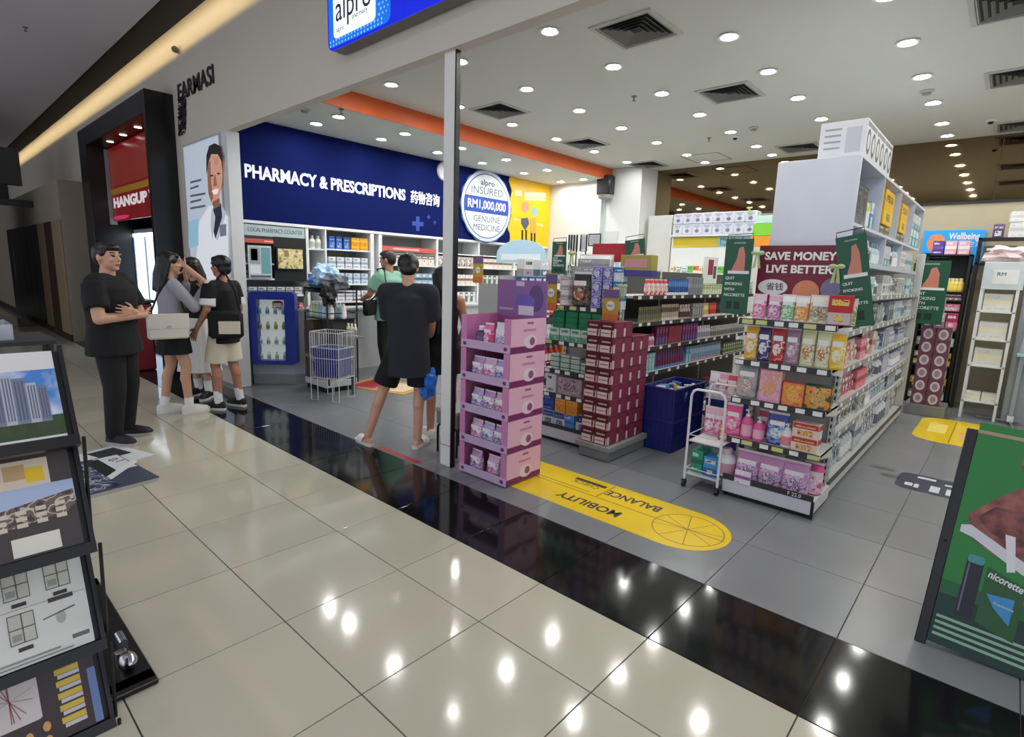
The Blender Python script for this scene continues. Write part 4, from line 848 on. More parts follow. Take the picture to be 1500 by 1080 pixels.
p = FY(930, 405, 3.0); t = thing('olive_box', 'olive and violet display box above the star promo card', 'box', (p.x, 3.0, p.z)); MB().box((-.14, 0, 0), (.14, .1, .17), K((166, 156, 66)), .002).obj('box', t); MB().box((-.142, -.002, 0), (.142, .1, .05), K((72, 60, 140)), .001).obj('violet_tray', t)
MB().box((-.1, -.001, .07), (.1, 0, .14), K((206, 150, 150))).obj('pink_print', t, 0)
# green hanging banners
def banner(loc, label, w=.21, h=.52, tilt=0, rz=0, rx=0):
    t = thing('hanging_banner', label, 'banner', loc, rz, 'green hanging banners'); t.rotation_euler = (rx, tilt, rz); k = w/.21
    b = MB().box((-w/2, -.002, -h), (w/2, .002, 0), mat('banner_green', (24, 84, 58), .35), .001).obj('sheet', t)
    MB().prism([(-.05*k, -.44*h), (.055*k, -.44*h), (.05*k, -.2*h), (.03*k, -.1*h), (.0, -.12*h), (-.01*k, -.26*h)], (0, -.002, 0), X_, Z_, .001, K((206, 130, 110))).obj('hand_print', b, 0)
    MB().box((-.07*k, -.0035, -.46*h), (.09*k, -.002, -.42*h), PAPER).obj('torn_paper_print', b, 0)
    for i, s in enumerate(('QUIT', 'SMOKING', 'WITH', 'NICORETTE')): text(s, .030*k, (-.085*k, -.003, -h*(.52+i*.075)), FRONT, K((214, 226, 216)), b, bold=.0006)
    text('nicorette', .024*k, (0, -.003, -h*.05), FRONT, K((200, 220, 206)), b, align='CENTER')
    for i in range(2): MB().box((-.06*k+i*.06*k, -.003, -h*.93), (-.015*k+i*.06*k, -.002, -h*.83), K((14, 40, 34))).obj('pack_print', b, 0)
    MB().tube([(-w*.45, 0, 0), (-w*.45, 0, .03), (w*.45, 0, .035), (w*.45, 0, 0)], .003, 6, DARK).obj('hook', t)
    return t
q = FY(1091, 350, 3.05); banner((q.x-.03, 3.05, q.z), 'green hanging banner left of the maroon SAVE MONEY header', .195, .53)
q = FY(1246, 345, 2.95); banner((q.x, 2.95, q.z), 'tilted green hanging banner right of the maroon SAVE MONEY header', .165, .56, -.2)
q = FY(1367, 382, 6.95); banner((q.x, 6.93, q.z), 'green hanging banner at the far end of the right aisle', .34, .72)
q = FY(820, 354, 3.25); banner((q.x, 3.25, q.z), 'green hanging banner left of the plain red header card', .17, .30)
q = FY(930, 351, 3.25); banner((q.x, 3.25, q.z), 'green hanging banner right of the plain red header card', .19, .30, -.1)
def ribbon(loc, label):                                             # pale green satin bow
    t = thing('ribbon_bow', label, 'bow', loc, 0, 'pale green bows'); t.scale = (.62, .62, .62); G_ = K((176, 196, 140), .6)
    for s in (-1, 1): MB().ell((s*.035, 0, .01), (.04, .015, .025), G_).obj('loop', t); MB().prism([(0, 0), (s*.02, -.01), (s*.045, -.16), (s*.01, -.15)], (0, 0, 0), X_, Z_, .003, G_).obj('tail', t)
    MB().ell((0, 0, .005), (.014, .018, .014), G_).obj('knot', t)
for px, py, Y, l in ((1110, 372, 3.03, 'pale green bow on the banner left of the maroon header'), (1226, 392, 2.93, 'pale green bow at the right corner of the maroon header'), (838, 372, 3.2, 'pale green bow beside the small left banner'), (1335, 385, 6.8, 'pale bow near the far green banner'), (1098, 305, 8.1, 'pale bow at the end of the stacked tissue packs'), (912, 420, 2.96, 'white bow in front of the lilac stack')):
    q = FY(px, py, Y); ribbon(q, l)
# wire card holders on the gondola tops
def wireframe(px0, py0, px1, py1, Y, label):
    a, b = FY(px0, py1, Y), FY(px1, py0, Y); t = thing('wire_card_holder', label, 'holder', (a.x, Y, a.z), 0, 'black wire card holders'); w, h = b.x-a.x, b.z-a.z
    MB().tube([(0, 0, 0), (w, 0, 0), (w, 0, h), (0, 0, h)], .008, 6, DARK, True).obj('loop', t); MB().box((.01, -.001, .01), (w-.01, .001, h-.01), K((206, 212, 216)), 0).obj('card', t)
    MB().tube([(w*.9, 0, 0), (w*.9, 0, 1.618-a.z)], .006, 6, DARK).obj('stem', t)
for i, (a0, b0, a1, b1) in enumerate(((833, 344, 838, 366), (840, 344, 846, 368), (850, 344, 860, 368), (862, 343, 880, 360))): wireframe(a0, b0, a1, b1, 3.312, 'black wire card holder above the red header card, %s from the left' % ('first', 'second', 'third', 'fourth')[i])

# ---- maroon box stack on its grey plinth
def stackbox():
    w, d, h = .128, .145, .128; m = MB().box((-w/2, -d/2, 0), (w/2, d/2, h), K((116, 36, 62)), .0015); e = .0007
    m.box((-w*.46, -d/2-e, h*.06), (w*.46, -d/2, h*.50), K((226, 206, 200))); m.box((-w*.48, -d/2-e, h*.52), (w*.48, -d/2, h*.97), K((84, 28, 36)))
    m.box((-w*.34, -d/2-2*e, h*.68), (w*.3, -d/2, h*.78), K((200, 176, 176))); m.box((-w*.4, -d/2-2*e, h*.26), (w*.2, -d/2, h*.31), K((120, 70, 70))); m.prism(ellipse(w*.33, h*.3, w*.07, h*.26, 10), (0, -d/2-e, 0), X_, Z_, e, K((120, 30, 50)))
    m.box((w/2, -d*.5, h*.06), (w/2+e, -d*.28, h*.6), K((214, 190, 190))); m.box((w/2, -d*.26, h*.06), (w/2+e, d*.46, h*.9), K((132, 46, 74)))
    return ('maroon_box', [('maroon_box', m.mesh('maroon_box', 0))])
PXm = -.875
pn = thing('pallet_plinth', 'grey plastic plinth under the maroon box stack', 'plinth', (PXm, 3.10, 0)); MB().box((-.17, -.27, 0), (.13, .34, .085), K((122, 124, 122), .6), .008).obj('foot', pn); MB().box((-.2, -.29, .085), (.15, .37, .135), K((142, 144, 140), .6), .006).obj('deck', pn)
for lv in range(8):
    dep = 4 if lv < 7 else 2
    for c in range(2):
        for k in range(dep):
            if lv < 6 and c == 0 and k > 0: continue
            put(proto('mbox', stackbox), (PXm-.085+c*.133-.0+.0015*random.uniform(-1, 1), 2.90+k*.147+.002*random.uniform(-1, 1), .136+lv*.1295), 0, '%s maroon box of the %s layer, %s column, in the tall stack' % (('front', 'second', 'third', 'rear')[k], ('bottom', 'second', 'third', 'fourth', 'fifth', 'sixth', 'seventh', 'top')[lv], ('left', 'right')[c]), 'box', 'maroon boxes in the tall stack')
# a white figurine-like tester on the stack's side
# ---- blue plastic crates with goods
CRB = mat('blue_crate_plastic', (26, 36, 112), .4)
def crate(loc, label, rz=0, w=.30, d=.62, h=.29):
    t = thing('plastic_crate', label, 'crate', loc, rz, 'dark blue plastic crates'); f = .02
    MB().box((-w/2+f, -d/2+f, 0), (w/2-f, d/2-f, .012), CRB).obj('bottom', t); m = MB()
    for s in (-1, 1):
        m.box((s*(w/2-.008), -d/2+.01, 0), (s*w/2, d/2-.01, h*.94), CRB); m.box((-w/2, s*(d/2-.008), 0), (w/2, s*d/2, h*.94), CRB)
    m.obj('wall', t, 0); r = MB()
    for s in (-1, 1): r.box((s*(w/2-.006), -d/2-.01, h*.93), (s*(w/2+.012), d/2+.01, h), CRB, .003); r.box((-w/2-.01, s*(d/2-.006), h*.93), (w/2+.01, s*(d/2+.012), h), CRB, .003)
    r.obj('rim', t, 0); g = MB(); n = 12
    for s in (-1, 1):
        for i in range(n): y = -d/2+.03+i*(d-.06)/(n-1); g.box((s*w/2, y-.006, .01), (s*(w/2+.006), y+.006, h*.9), CRB)
        for i in range(6): x = -w/2+.03+i*(w-.06)/5; g.box((x-.006, s*d/2, .01), (x+.006, s*(d/2+.006), h*.9), CRB)
        for z in (.06, .12, .18, .23): g.box((s*w/2, -d/2, z), (s*(w/2+.004), d/2, z+.01), CRB); g.box((-w/2, s*d/2, z), (w/2, s*(d/2+.004), z+.01), CRB)
    g.obj('lattice', t, 0); return t
cx_, cy_ = -.635, 3.76
crate((cx_, cy_, 0), 'lower of the two dark blue crates beside the maroon stack'); crate((cx_, cy_, .291), 'upper dark blue crate beside the maroon stack, full of small packs')
crate((-.18, 4.15, 0), 'lower dark blue crate behind the white trolley', PI/2, .32, .5); crate((-.18, 4.15, .291), 'upper dark blue crate behind the white trolley', PI/2, .32, .5)
rs = random.Random(3)
for i in range(16):
    c1, c2, w = rs.choice([((226, 196, 40), (60, 80, 150), 'yellow'), ((50, 90, 170), (230, 230, 230), 'blue'), ((226, 226, 224), (90, 130, 190), 'white'), ((110, 160, 210), (240, 240, 240), 'sky blue')])
    put(carton(.09, .035, .12, c1, c2, None, rs.randrange(5)), (cx_-.08+.16*(i % 2)+rs.uniform(-.02, .02), cy_-.25+.066*(i//2), .42+.02*rs.random()), rs.uniform(-.3, .3), '%s small pack lying in the upper crate beside the maroon stack' % w, 'pack', '%s packs in the upper crate' % w, (rs.uniform(-.3, .3), rs.uniform(-.2, .2)))
for i in range(5): put(pouch(.09, .13, .04, (236, 210, 40), (230, 190, 40), (240, 230, 150), 'pouch', False), (-.38+.09*i, 4.12, .42), .2*i, 'yellow pouch in the crate behind the white trolley', 'pouch', 'yellow pouches behind the trolley')
# ---- white trolley
tr = thing('tier_trolley', 'slim white metal trolley with two trays beside the end shelf unit', 'trolley', (.055, 2.99, 0)); TW = mat('trolley_white', (226, 226, 228), .3)
for s, nm in ((-1, 'front'), (1, 'rear')):
    y = s*.17; MB().tube([(-.125, y, .05), (-.125, y, .70), (-.11, y, .735), (-.085, y, .75), (.085, y, .75), (.11, y, .735), (.125, y, .70), (.125, y, .05)], .0095, 8, TW).obj('end_frame', tr)
for z in (.10, .355):
    s_ = MB().box((-.118, -.165, z), (.118, .165, z+.008), TW).obj('tray', tr); MB().tube([(-.12, -.168, z+.05), (.12, -.168, z+.05), (.12, .168, z+.05), (-.12, .168, z+.05)], .004, 6, TW, True).obj('rail', s_)
for sx in (-1, 1):
    for sy in (-1, 1): w_ = MB().cyl((sx*.125-.011, sy*.17, .025), (sx*.125+.011, sy*.17, .025), .025, None, 14, BLACK).obj('wheel', tr); MB().box((sx*.125-.014, sy*.17-.012, .03), (sx*.125+.014, sy*.17+.012, .06), DARK).obj('fork', w_)
tx, ty = .055, 2.99
put(carton(.09, .16, .17, (40, 150, 120), (24, 110, 90), (206, 226, 210), 2), (tx-.065, ty-.03, .109), 0, 'green carton on the lower tray of the white trolley', 'carton'); put(carton(.105, .14, .15, (60, 150, 206), (30, 100, 176), (240, 220, 160), 1), (tx+.045, ty-.06, .109), 0, 'blue carton with a yellow print on the lower trolley tray', 'carton')
put(carton(.08, .1, .12, (190, 90, 70), (220, 140, 110), None, 0), (tx+.07, ty+.05, .364), 0, 'reddish carton on the upper trolley tray', 'carton')
for i in range(3): put(pouch(.10, .22, .06, (226, 180, 200), (206, 110, 150), (240, 220, 230), 'pouch', False), (tx-.07+.075*i, ty+.10, .365), .1*i, 'pink and white pouch at the back of the upper trolley tray, %s one' % ('left', 'middle', 'right')[i], 'pouch')
hk = thing('hanging_basket', 'clear hanging basket with pink and white packs above the trolley', 'basket', (tx+.0, 3.26, .62)); MB().box((-.17, -.07, 0), (.12, .05, .006), GLASS).box((-.17, -.07, 0), (.12, -.066, .09), GLASS).obj('tray', hk)
for i in range(4): put(pouch(.085, .2, .06, [(232, 226, 230), (222, 150, 180), (206, 60, 90), (226, 196, 210)][i], [(190, 160, 190), (190, 90, 130), (232, 180, 190), (180, 120, 160)][i], (240, 236, 240), 'pouch', False), (tx-.13+.07*i, 3.25, .63), 0, '%s pack in the clear basket above the trolley' % ('white and lilac', 'pink', 'red', 'pale mauve')[i], 'pack')

# ---- pink cardboard display
PKC = mat('pink_cardboard', (206, 130, 176), .5); PKL = mat('pale_pink_print', (226, 178, 200), .5); PKD = mat('plum_print', (120, 40, 96), .5); LIL = mat('lilac_strip', (196, 168, 200), .5)
pd = thing('cardboard_display', 'pink cardboard display tower with five tiers beside the shopfront post', 'display', (-1.20, 1.80, 0)); hw, dp, th_ = .247, .39, .243
for k in range(5):
    z = .01+k*th_; tier = MB().box((-hw, 0, z), (hw, dp, z+.008), PKC).obj('tier', pd)
    l = MB().box((-hw, -.004, z), (hw, .004, z+.062), LIL, .001).obj('lip', tier)
    for s in (-1, 1):
        MB().box((s*hw-.006 if s > 0 else -hw-.0, .0, z), (s*hw if s > 0 else -hw+.006, dp, z+th_-.003), PKC, .001).obj('side', tier)
        MB().box((s*(hw-.055), -.003, z+.06), (s*hw, .003, z+th_-.003), PKC).obj('front_post', tier); MB().prism(ellipse(s*(hw-.04), z+.03, .018, .014, 12), (0, -.004, 0), X_, Z_, .001, PKD).obj('flower_print', tier, 0)
    sd = MB().box((hw, .004, z+.002), (hw+.001, dp-.004, z+th_-.006), PKL).obj('side_print', tier, 0)
    m = MB().box((hw+.001, .004, z+.002), (hw+.0016, dp-.004, z+.045), PKD); m.prism(ellipse(dp*.55, z+.075, .07, .05, 16), (hw+.001, 0, 0), Y_, Z_, .001, K((226, 206, 216))); m.prism(ellipse(dp*.6, z+.075, .03, .03, 10), (hw+.002, 0, 0), Y_, Z_, .0006, K((150, 80, 130)))
    m.box((hw+.001, dp*.35, z+.15), (hw+.0016, dp*.7, z+.165), K((190, 130, 160))); m.box((hw+.001, dp*.45, z+.2), (hw+.0016, dp*.62, z+.215), K((150, 90, 140))); m.obj('side_artwork', tier, 0)
    MB().box((-hw, dp-.006, z), (hw, dp, z+th_-.003), K((150, 80, 130))).obj('back', tier, 0)
    for j in range(3 if k in (1, 3) or k == 2 else 2):
        n = 3 if k in (1, 2, 3) else 2; x = -1.20-hw*.60+j*(hw*1.5/n)+.03
        cc = [((196, 150, 196), (232, 220, 236), (130, 90, 150)), ((222, 176, 206), (240, 226, 236), (190, 80, 140)), ((186, 170, 214), (226, 222, 240), (110, 100, 160))][(k+j) % 3]
        if k < 4: put(pouch(.118, .172, .09, cc[0], cc[1], cc[2], 'sanitary_pack'), (x, 1.80+.07, z+.009), random.uniform(-.1, .1), '%s pack in the %s tier of the pink display, %s' % (('lilac', 'pink', 'violet')[(k+j) % 3], ('bottom', 'second', 'third', 'fourth', 'top')[k], ('left', 'middle', 'right')[j]), 'pack')
z = .01+4*th_+.009
put(bottle(.05, .15, (96, 70, 110), (226, 220, 230), (120, 90, 140), 'jar'), (-1.33, 1.90, z), 0, 'dark violet rounded pack in the top tier of the pink display', 'pack')
put(pouch(.09, .18, .07, (236, 110, 160), (226, 80, 140), (240, 190, 210), 'sanitary_pack'), (-1.25, 1.90, z), 0, 'bright pink pack in the top tier of the pink display', 'pack'); put(pouch(.15, .19, .09, (226, 220, 232), (240, 238, 244), (170, 160, 190), 'sanitary_pack'), (-1.12, 1.92, z), 0, 'white and silver pack in the top tier of the pink display', 'pack')
zt_ = .01+5*th_
hc = MB().box((-hw, dp-.012, zt_-.02), (hw, dp, zt_+.26), mat('purple_header', (138, 96, 152), .45)).obj('header_card', pd)
hm = MB().prism(ellipse(.15, zt_+.13, .07, .10, 20), (0, dp-.012, 0), X_, Z_, .001, K((92, 70, 120))); hm.prism(ellipse(.04, zt_+.10, .10, .06, 18), (0, dp-.0125, 0), X_, Z_, .001, K((108, 90, 180))); hm.box((-.02, dp-.0145, zt_+.0), (.13, dp-.012, zt_+.07), K((216, 206, 220))); hm.box((-.05, dp-.014, zt_+.215), (.03, dp-.012, zt_+.25), K((206, 190, 210))); hm.box((-.22, dp-.0135, zt_+.03), (-.08, dp-.012, zt_+.045), K((190, 160, 196))); hm.obj('artwork', hc, 0)
# ------------------------------------------------------------------ pharmacy wall shelves and counter
def FP(px, py, pt, nrm): d = _ray(px, py); pt = Vector(pt); nrm = Vector(nrm); return CAM + d*((pt-CAM).dot(nrm)/d.dot(nrm))
WL = mat('white_laminate_shelf', (226, 227, 228), .4)
ws = thing('wall_shelves', 'white built-in shelves along the pharmacy wall below the navy sign', 'shelving', (0, 0, 0))
MB().box((-5.9, 1.9, 2.03), (XW+.005, 7.85, 2.068), WL, .003).obj('top_rail', ws); MB().box((-5.92, 1.9, 0), (-5.90, 7.85, 2.03), K((150, 152, 150), .5)).obj('back_board', ws)
for y0, y1 in ((2.70, 2.74), (2.975, 3.0), (3.70, 3.76), (3.84, 3.90), (4.95, 4.99), (5.9, 5.94), (6.85, 6.89)): MB().box((-5.9, y0, 0), (XW, y1, 2.03), WL, .002).obj('divider', ws)
for (y0, y1, zs) in ((2.74, 2.975, (1.05, 1.45, 1.77)), (3.0, 3.70, (1.05, 1.30, 1.52, 1.78)), (3.90, 4.95, (1.0, 1.3, 1.6)), (4.99, 5.9, (1.0, 1.3, 1.6, 1.82)), (5.94, 6.85, (1.0, 1.3, 1.6, 1.82)), (6.89, 7.85, (1.0, 1.3, 1.6, 1.82)), (1.9, 2.70, (1.15, 1.36, 1.55))):
    for z in zs: MB().box((-5.9, y0, z-.02), (XW-.01, y1, z), WL).obj('shelf', ws, 0)
hb_ = thing('counter_board', 'pale board with dark words above a red strip in the first pharmacy bay', 'sign', (XW-.02, 0, 0))
MB().box((0, 1.91, 1.86), (.012, 2.69, 2.02), K((176, 196, 196))).obj('board', hb_); text('LOCAL PHARMACY COUNTER', .075, (.013, 1.95, 1.955), RIGHT, K((70, 90, 88)), hb_, width=.7); MB().box((0, 1.91, 1.855), (.014, 2.69, 1.885), K((40, 44, 60))).obj('navy_edge', hb_, 0)
MB().box((0, 1.91, 1.795), (.012, 2.69, 1.85), K((200, 84, 66))).obj('red_strip', hb_); MB().box((.012, 2.15, 1.815), (.013, 2.45, 1.83), K((240, 190, 180))).obj('strip_words', hb_, 0)
hb2 = thing('counter_board', 'red strip across the top of the fourth pharmacy bay', 'sign', (XW-.02, 0, 0)); MB().box((0, 3.91, 1.80), (.012, 4.94, 1.87), K((206, 92, 86))).obj('red_strip', hb2); MB().box((.012, 4.1, 1.825), (.013, 4.6, 1.845), K((246, 200, 196))).obj('strip_words', hb2, 0)
def wallposter(px0, py0, px1, py1, X, label, c0, blocks):
    a, b = FX(px0, py1, X), FX(px1, py0, X); t = thing('notice', label, 'poster', (X, 0, 0)); w, h = b.y-a.y, b.z-a.z
    MB().box((-.01, a.y, a.z), (0, b.y, b.z), K(c0), .002).obj('sheet', t)
    for (u0, v0, u1, v1, c) in blocks: MB().box((0, a.y+w*u0, a.z+h*v0), (.001, a.y+w*u1, a.z+h*v1), K(c)).obj('print', t, 0)
wallposter(365, 361, 397, 408, XW+.02, 'white notice with a portrait and a blue field in the first pharmacy bay', (196, 206, 206), ((.06, .45, .5, .95, (150, 160, 160)), (.12, .55, .4, .9, (84, 96, 96)), (.55, .15, .95, .95, (110, 160, 170)), (.06, .15, .5, .4, (226, 230, 230)), (.06, .03, .95, .1, (90, 100, 110))))
wallposter(403, 350, 450, 412, XW-.005, 'black board behind the small screen on the pharmacy wall', (16, 16, 18), ())
mo = thing('wall_screen', 'small lit screen with a yellow picture on the pharmacy wall', 'screen', (XW+.01, 0, 0)); a, b = FX(406, 393, XW), FX(441, 366, XW)
MB().box((0, a.y-.02, a.z-.02), (.03, b.y+.02, b.z+.02), BLACK, .004).obj('bezel', mo); MB().box((.03, a.y, a.z), (.031, b.y, b.z), busy((214, 196, 130), (150, 130, 80), (240, 232, 206), 30.0)).obj('picture', mo, 0)
def W(pr, d, z, y0, y1, w, label, group, cat='carton'): rowE(pr, w, d, XW, z, y0, y1, label, cat, group, inset=.03)
for z, l in ((1.15, 'lower'), (1.36, 'middle'), (1.55, 'upper')): W(carton(.10, .12, .10, (206, 210, 208), (120, 130, 130), (90, 96, 100), 2), .12, z, 1.93, 2.1 if z > 1.2 else 2.65, .10, 'white and grey carton on the %s shelf of the first pharmacy bay' % l, 'cartons of the first pharmacy bay, %s' % l)
W(bottle(.04, .17, (226, 226, 220), (200, 200, 196), (190, 196, 190), 'bottle', False, 10, False), .08, 1.77, 2.78, 2.95, .08, 'white bottle on the narrow pharmacy bay top shelf', 'bottles of the narrow bay', 'bottle')
W(carton(.09, .12, .17, (60, 100, 180), (40, 70, 150), (150, 180, 220), 0), .12, 1.78, 3.04, 3.38, .09, 'blue carton on the top shelf of the third pharmacy bay', 'blue cartons, third bay')
W(carton(.13, .14, .085, (232, 164, 30), (240, 184, 60), (60, 50, 40), 2), .14, 1.78, 3.40, 3.68, .13, 'orange-yellow carton, lower layer, top shelf of the third pharmacy bay', 'yellow cartons, third bay lower'); W(carton(.13, .14, .085, (232, 164, 30), (240, 184, 60), (60, 50, 40), 2), .14, 1.866, 3.40, 3.68, .13, 'orange-yellow carton, upper layer, top shelf of the third pharmacy bay', 'yellow cartons, third bay upper')
for z, l, c in ((1.52, 'second', (226, 228, 230)), (1.30, 'third', (206, 222, 236)), (1.05, 'fourth', (232, 222, 224))): W(carton(.105, .12, .15, c, (150, 170, 190), (110, 130, 160), 2), .12, z, 3.03, 3.68, .105, 'white carton on the %s shelf of the third pharmacy bay' % l, 'white cartons of the third bay, %s shelf' % l)
for (y0, y1, nm) in ((3.92, 4.93, 'fourth'), (5.0, 5.88, 'fifth'), (5.95, 6.83, 'sixth'), (6.9, 7.83, 'seventh')):
    for z, l in ((1.0, 'low'), (1.3, 'middle'), (1.6, 'high')):
        c = random.choice([(214, 220, 224), (196, 206, 196), (150, 180, 200), (226, 210, 196)]); W(carton(.12, .12, .17, c, tuple(v//2 for v in c), None, random.randrange(5), 'medicine_carton'), .12, z, y0, y1, .12, '%s carton on the %s shelf of the %s pharmacy bay' % ('pale' if min(c) > 190 else 'bluish', l, nm), 'cartons of the %s bay, %s' % (nm, l))
# counter
CN = mat('counter_laminate', (186, 190, 194), .4); ct = thing('service_counter', 'pale grey service counter with a slanted front in the pharmacy', 'counter', (0, 0, 0))
FPc = [(-5.60, 1.97), (-5.24, 2.36), (-5.16, 2.75), (-5.16, 6.8), (-5.42, 6.8), (-5.42, 2.55), (-5.78, 2.12)]
MB().prism(FPc, (0, 0, .13), X_, Y_, .83, CN).obj('body', ct, 0); MB().prism([(x*.999, y*1.002) for x, y in FPc], (0, 0, 0), X_, Y_, .13, K((150, 152, 156), .5)).obj('kick', ct, 0)
MB().prism([(-5.64, 1.95), (-5.22, 2.33), (-5.13, 2.74), (-5.13, 6.82), (-5.45, 6.82), (-5.45, 2.56), (-5.83, 2.10)], (0, 0, .96), X_, Y_, .03, K((206, 208, 210), .3)).obj('top', ct, 0)
MB().prism([(-5.80, 1.93), (-5.64, 1.93), (-5.64, 1.98), (-5.80, 2.1)], (0, 0, 0), X_, Y_, 1.0, K((90, 128, 128), .3)).obj('teal_end', ct, 0)
# blue lit display case on the counter's slanted front
nd = Vector((.735, -.678, 0)); al = Vector((.678, .735, 0)); o_ = Vector((-5.42, 2.165, 0))+nd*.05
pa, pb = FP(372, 532, o_, nd), FP(434, 428, o_, nd); wd = (pb-pa).dot(al); ht = pb.z-pa.z
dc = thing('display_case', 'blue framed lit display case with small bottles on the counter front', 'display case', (pa.x, pa.y, pa.z), math.atan2(al.y, al.x))
BLF = mat('blue_frame', (24, 48, 150), .3)
outer = rrect(0, 0, wd, ht, .05); inner = rrect(.075*wd/.45, .05, wd-.13, ht-.10, .015)
def ringmesh(a, b, y0, y1, m):
    n = len(a); vs = [(p[0], y0, p[1]) for p in a]+[(p[0], y0, p[1]) for p in b]+[(p[0], y1, p[1]) for p in a]+[(p[0], y1, p[1]) for p in b]; fs = []
    for i in range(n): j = (i+1) % n; fs += [(i, j, n+j, n+i), (2*n+i, 3*n+i, 3*n+j, 2*n+j), (i, 2*n+i, 2*n+j, j), (n+i, n+j, 3*n+j, 3*n+i)]
    return MB().add(vs, fs, m)
ringmesh(outer, inner, -.09, .04, BLF).obj('frame', dc)
MB().box((inner[12][0], .03, .05), (wd-.13, .038, ht-.1), mat('case_back', (196, 204, 200), .5, emit=.25)).obj('back', dc, 0)
for k in range(4):
    MB().box((.06, -.04, .05+k*(ht-.15)/4), (wd-.13, .03, .055+k*(ht-.15)/4), GLASS).obj('glass_shelf', dc, 0)
Rm = Matrix.Rotation(dc.rotation_euler[2], 4, 'Z')
for k in range(4):
    n_ = 4
    for j in range(n_):
        lp = Vector((.10+j*(wd-.27)/(n_-1), -.005, .056+k*(ht-.15)/4)); c = [((226, 230, 226), (200, 206, 200), (170, 190, 170)), ((226, 230, 232), (230, 230, 230), (150, 170, 190)), ((196, 180, 150), (150, 190, 90), (120, 150, 80)), ((150, 200, 210), (230, 236, 240), (100, 150, 180))][k]
        put(bottle(.022, .10, c[0], c[1], c[2], 'bottle', False, 10, False), Vector(dc.location)+Rm.to_3x3() @ lp, 0, 'small bottle on the %s shelf of the blue display case' % ('lowest', 'second', 'third', 'top')[k], 'bottle', 'bottles in the blue case, %s shelf' % ('lowest', 'second', 'third', 'top')[k])
put(bottle(.10, .13, (196, 60, 60), (226, 214, 196), (226, 200, 190), 'tin'), Vector((-5.40, 2.26, .99)), 0, 'red tin with a cream lid on the pharmacy counter', 'tin'); put(carton(.16, .10, .07, (206, 90, 84), (230, 220, 216), None, 2), (-5.30, 2.42, .99), .7, 'red and white pack lying on the pharmacy counter', 'pack')
# tall black wire stand with bottles and a heap of blue bags
st = thing('wire_stand', 'black wire display stand with bottles on its tray beside the counter', 'display stand', (-4.72, 2.60, 0)); BW = mat('black_wire', (20, 20, 22), .4)
MB().box((-.30, -.22, .06), (.22, .22, .14), K((206, 208, 208), .4), .006).obj('base', st); MB().box((-.28, -.2, 0), (.2, .2, .06), BLACK).obj('plinth', st)
MB().box((-.29, -.215, .14), (-.05, .20, .86), mat('stand_poster', (84, 64, 52), .5, var=.4, scale=7)).obj('poster_panel', st); text('RECOVER', .05, (-.27, -.217, .42), FRONT, K((206, 200, 190)), st)
MB().box((-.05, -.1, .14), (.2, .2, .9), K((60, 58, 56), .5)).obj('core', st)
for x, y in ((-.28, -.2), (.26, -.2), (-.28, .2), (.26, .2)): MB().tube([(x, y, .1), (x, y, 1.28)], .011, 6, BW).obj('upright', st)
for z in (.90, 1.22):
    MB().box((-.29, -.21, z), (.27, .21, z+.012), BW).obj('tray', st)
MB().tube([(-.29, -.21, .98), (.27, -.21, .98), (.27, .21, .98), (-.29, .21, .98)], .006, 6, BW, True).obj('guard_rail', st)
MB().box((-.06, -.03, .92), (.05, .03, 1.22), K((120, 116, 110), .6)).obj('centre_post', st)
MB().tube([(-.28, -.2, .97), (-.20, -.24, 1.13), (-.16, -.22, 1.24)], .012, 6, K((190, 190, 170), .5)).obj('rope', st)
for i in range(7):
    c = [((226, 230, 226), 'white'), ((190, 206, 110), 'lime'), ((180, 206, 200), 'mint'), ((150, 190, 214), 'sky blue'), ((214, 222, 226), 'silver white'), ((160, 200, 210), 'aqua'), ((230, 230, 232), 'clear white')][i]
    put(bottle(.032, .19, c[0], (232, 234, 232), tuple(min(255, v+20) for v in c[0]), 'bottle', False, 12), (-4.96+i*.078, 2.47, .912), 0, '%s bottle on the tray of the black wire stand' % c[1], 'bottle')
    put(bottle(.032, .18, c[0], (232, 234, 232), tuple(min(255, v+20) for v in c[0]), 'bottle', False, 12, False), (-4.93+i*.078, 2.62, .912), 0, '%s bottle in the rear line on the wire stand tray' % c[1], 'bottle')
def crumple(name, c, r, m, label, cat, seed, sub=3):
    bm = bmesh.new(); bmesh.ops.create_icosphere(bm, subdivisions=sub, radius=1); rs = random.Random(seed); ph = [rs.uniform(0, 6) for _ in range(9)]
    for v in bm.verts:
        p = v.co; k = 1+.16*math.sin(5*p.x+ph[0]+3*p.z)+.14*math.sin(7*p.y+ph[1]+2*p.x)+.12*math.sin(9*p.z+ph[2]+4*p.y)+rs.uniform(-.05, .05)
        v.co = Vector((p.x*r[0]*k, p.y*r[1]*k, max(-.8, p.z)*r[2]*k))
    me = bpy.data.meshes.new(name); bm.to_mesh(me); bm.free(); me.materials.append(m); o = link(name, me, None, c); return tag(o, label, cat)
BG = mat('blue_bag_film', (66, 140, 214), .2, var=.35, scale=14); BG2 = mat('pale_blue_film', (170, 206, 236), .2, var=.2, scale=14); DKB = mat('dark_bag_film', (44, 46, 52), .3, var=.4, scale=12)
crumple('plastic_bag', (-4.88, 2.52, 1.36), (.15, .13, .085), BG, 'crumpled blue plastic bag on top of the black wire stand', 'bag', 1); crumple('plastic_bag', (-4.70, 2.52, 1.43), (.17, .15, .13), BG2, 'pale blue plastic bag heaped on top of the wire stand', 'bag', 2); crumple('plastic_bag', (-4.53, 2.56, 1.36), (.16, .16, .10), mat('grey_film', (120, 126, 134), .2, var=.3, scale=12), 'grey clear plastic bag at the right of the heap on the wire stand', 'bag', 3)
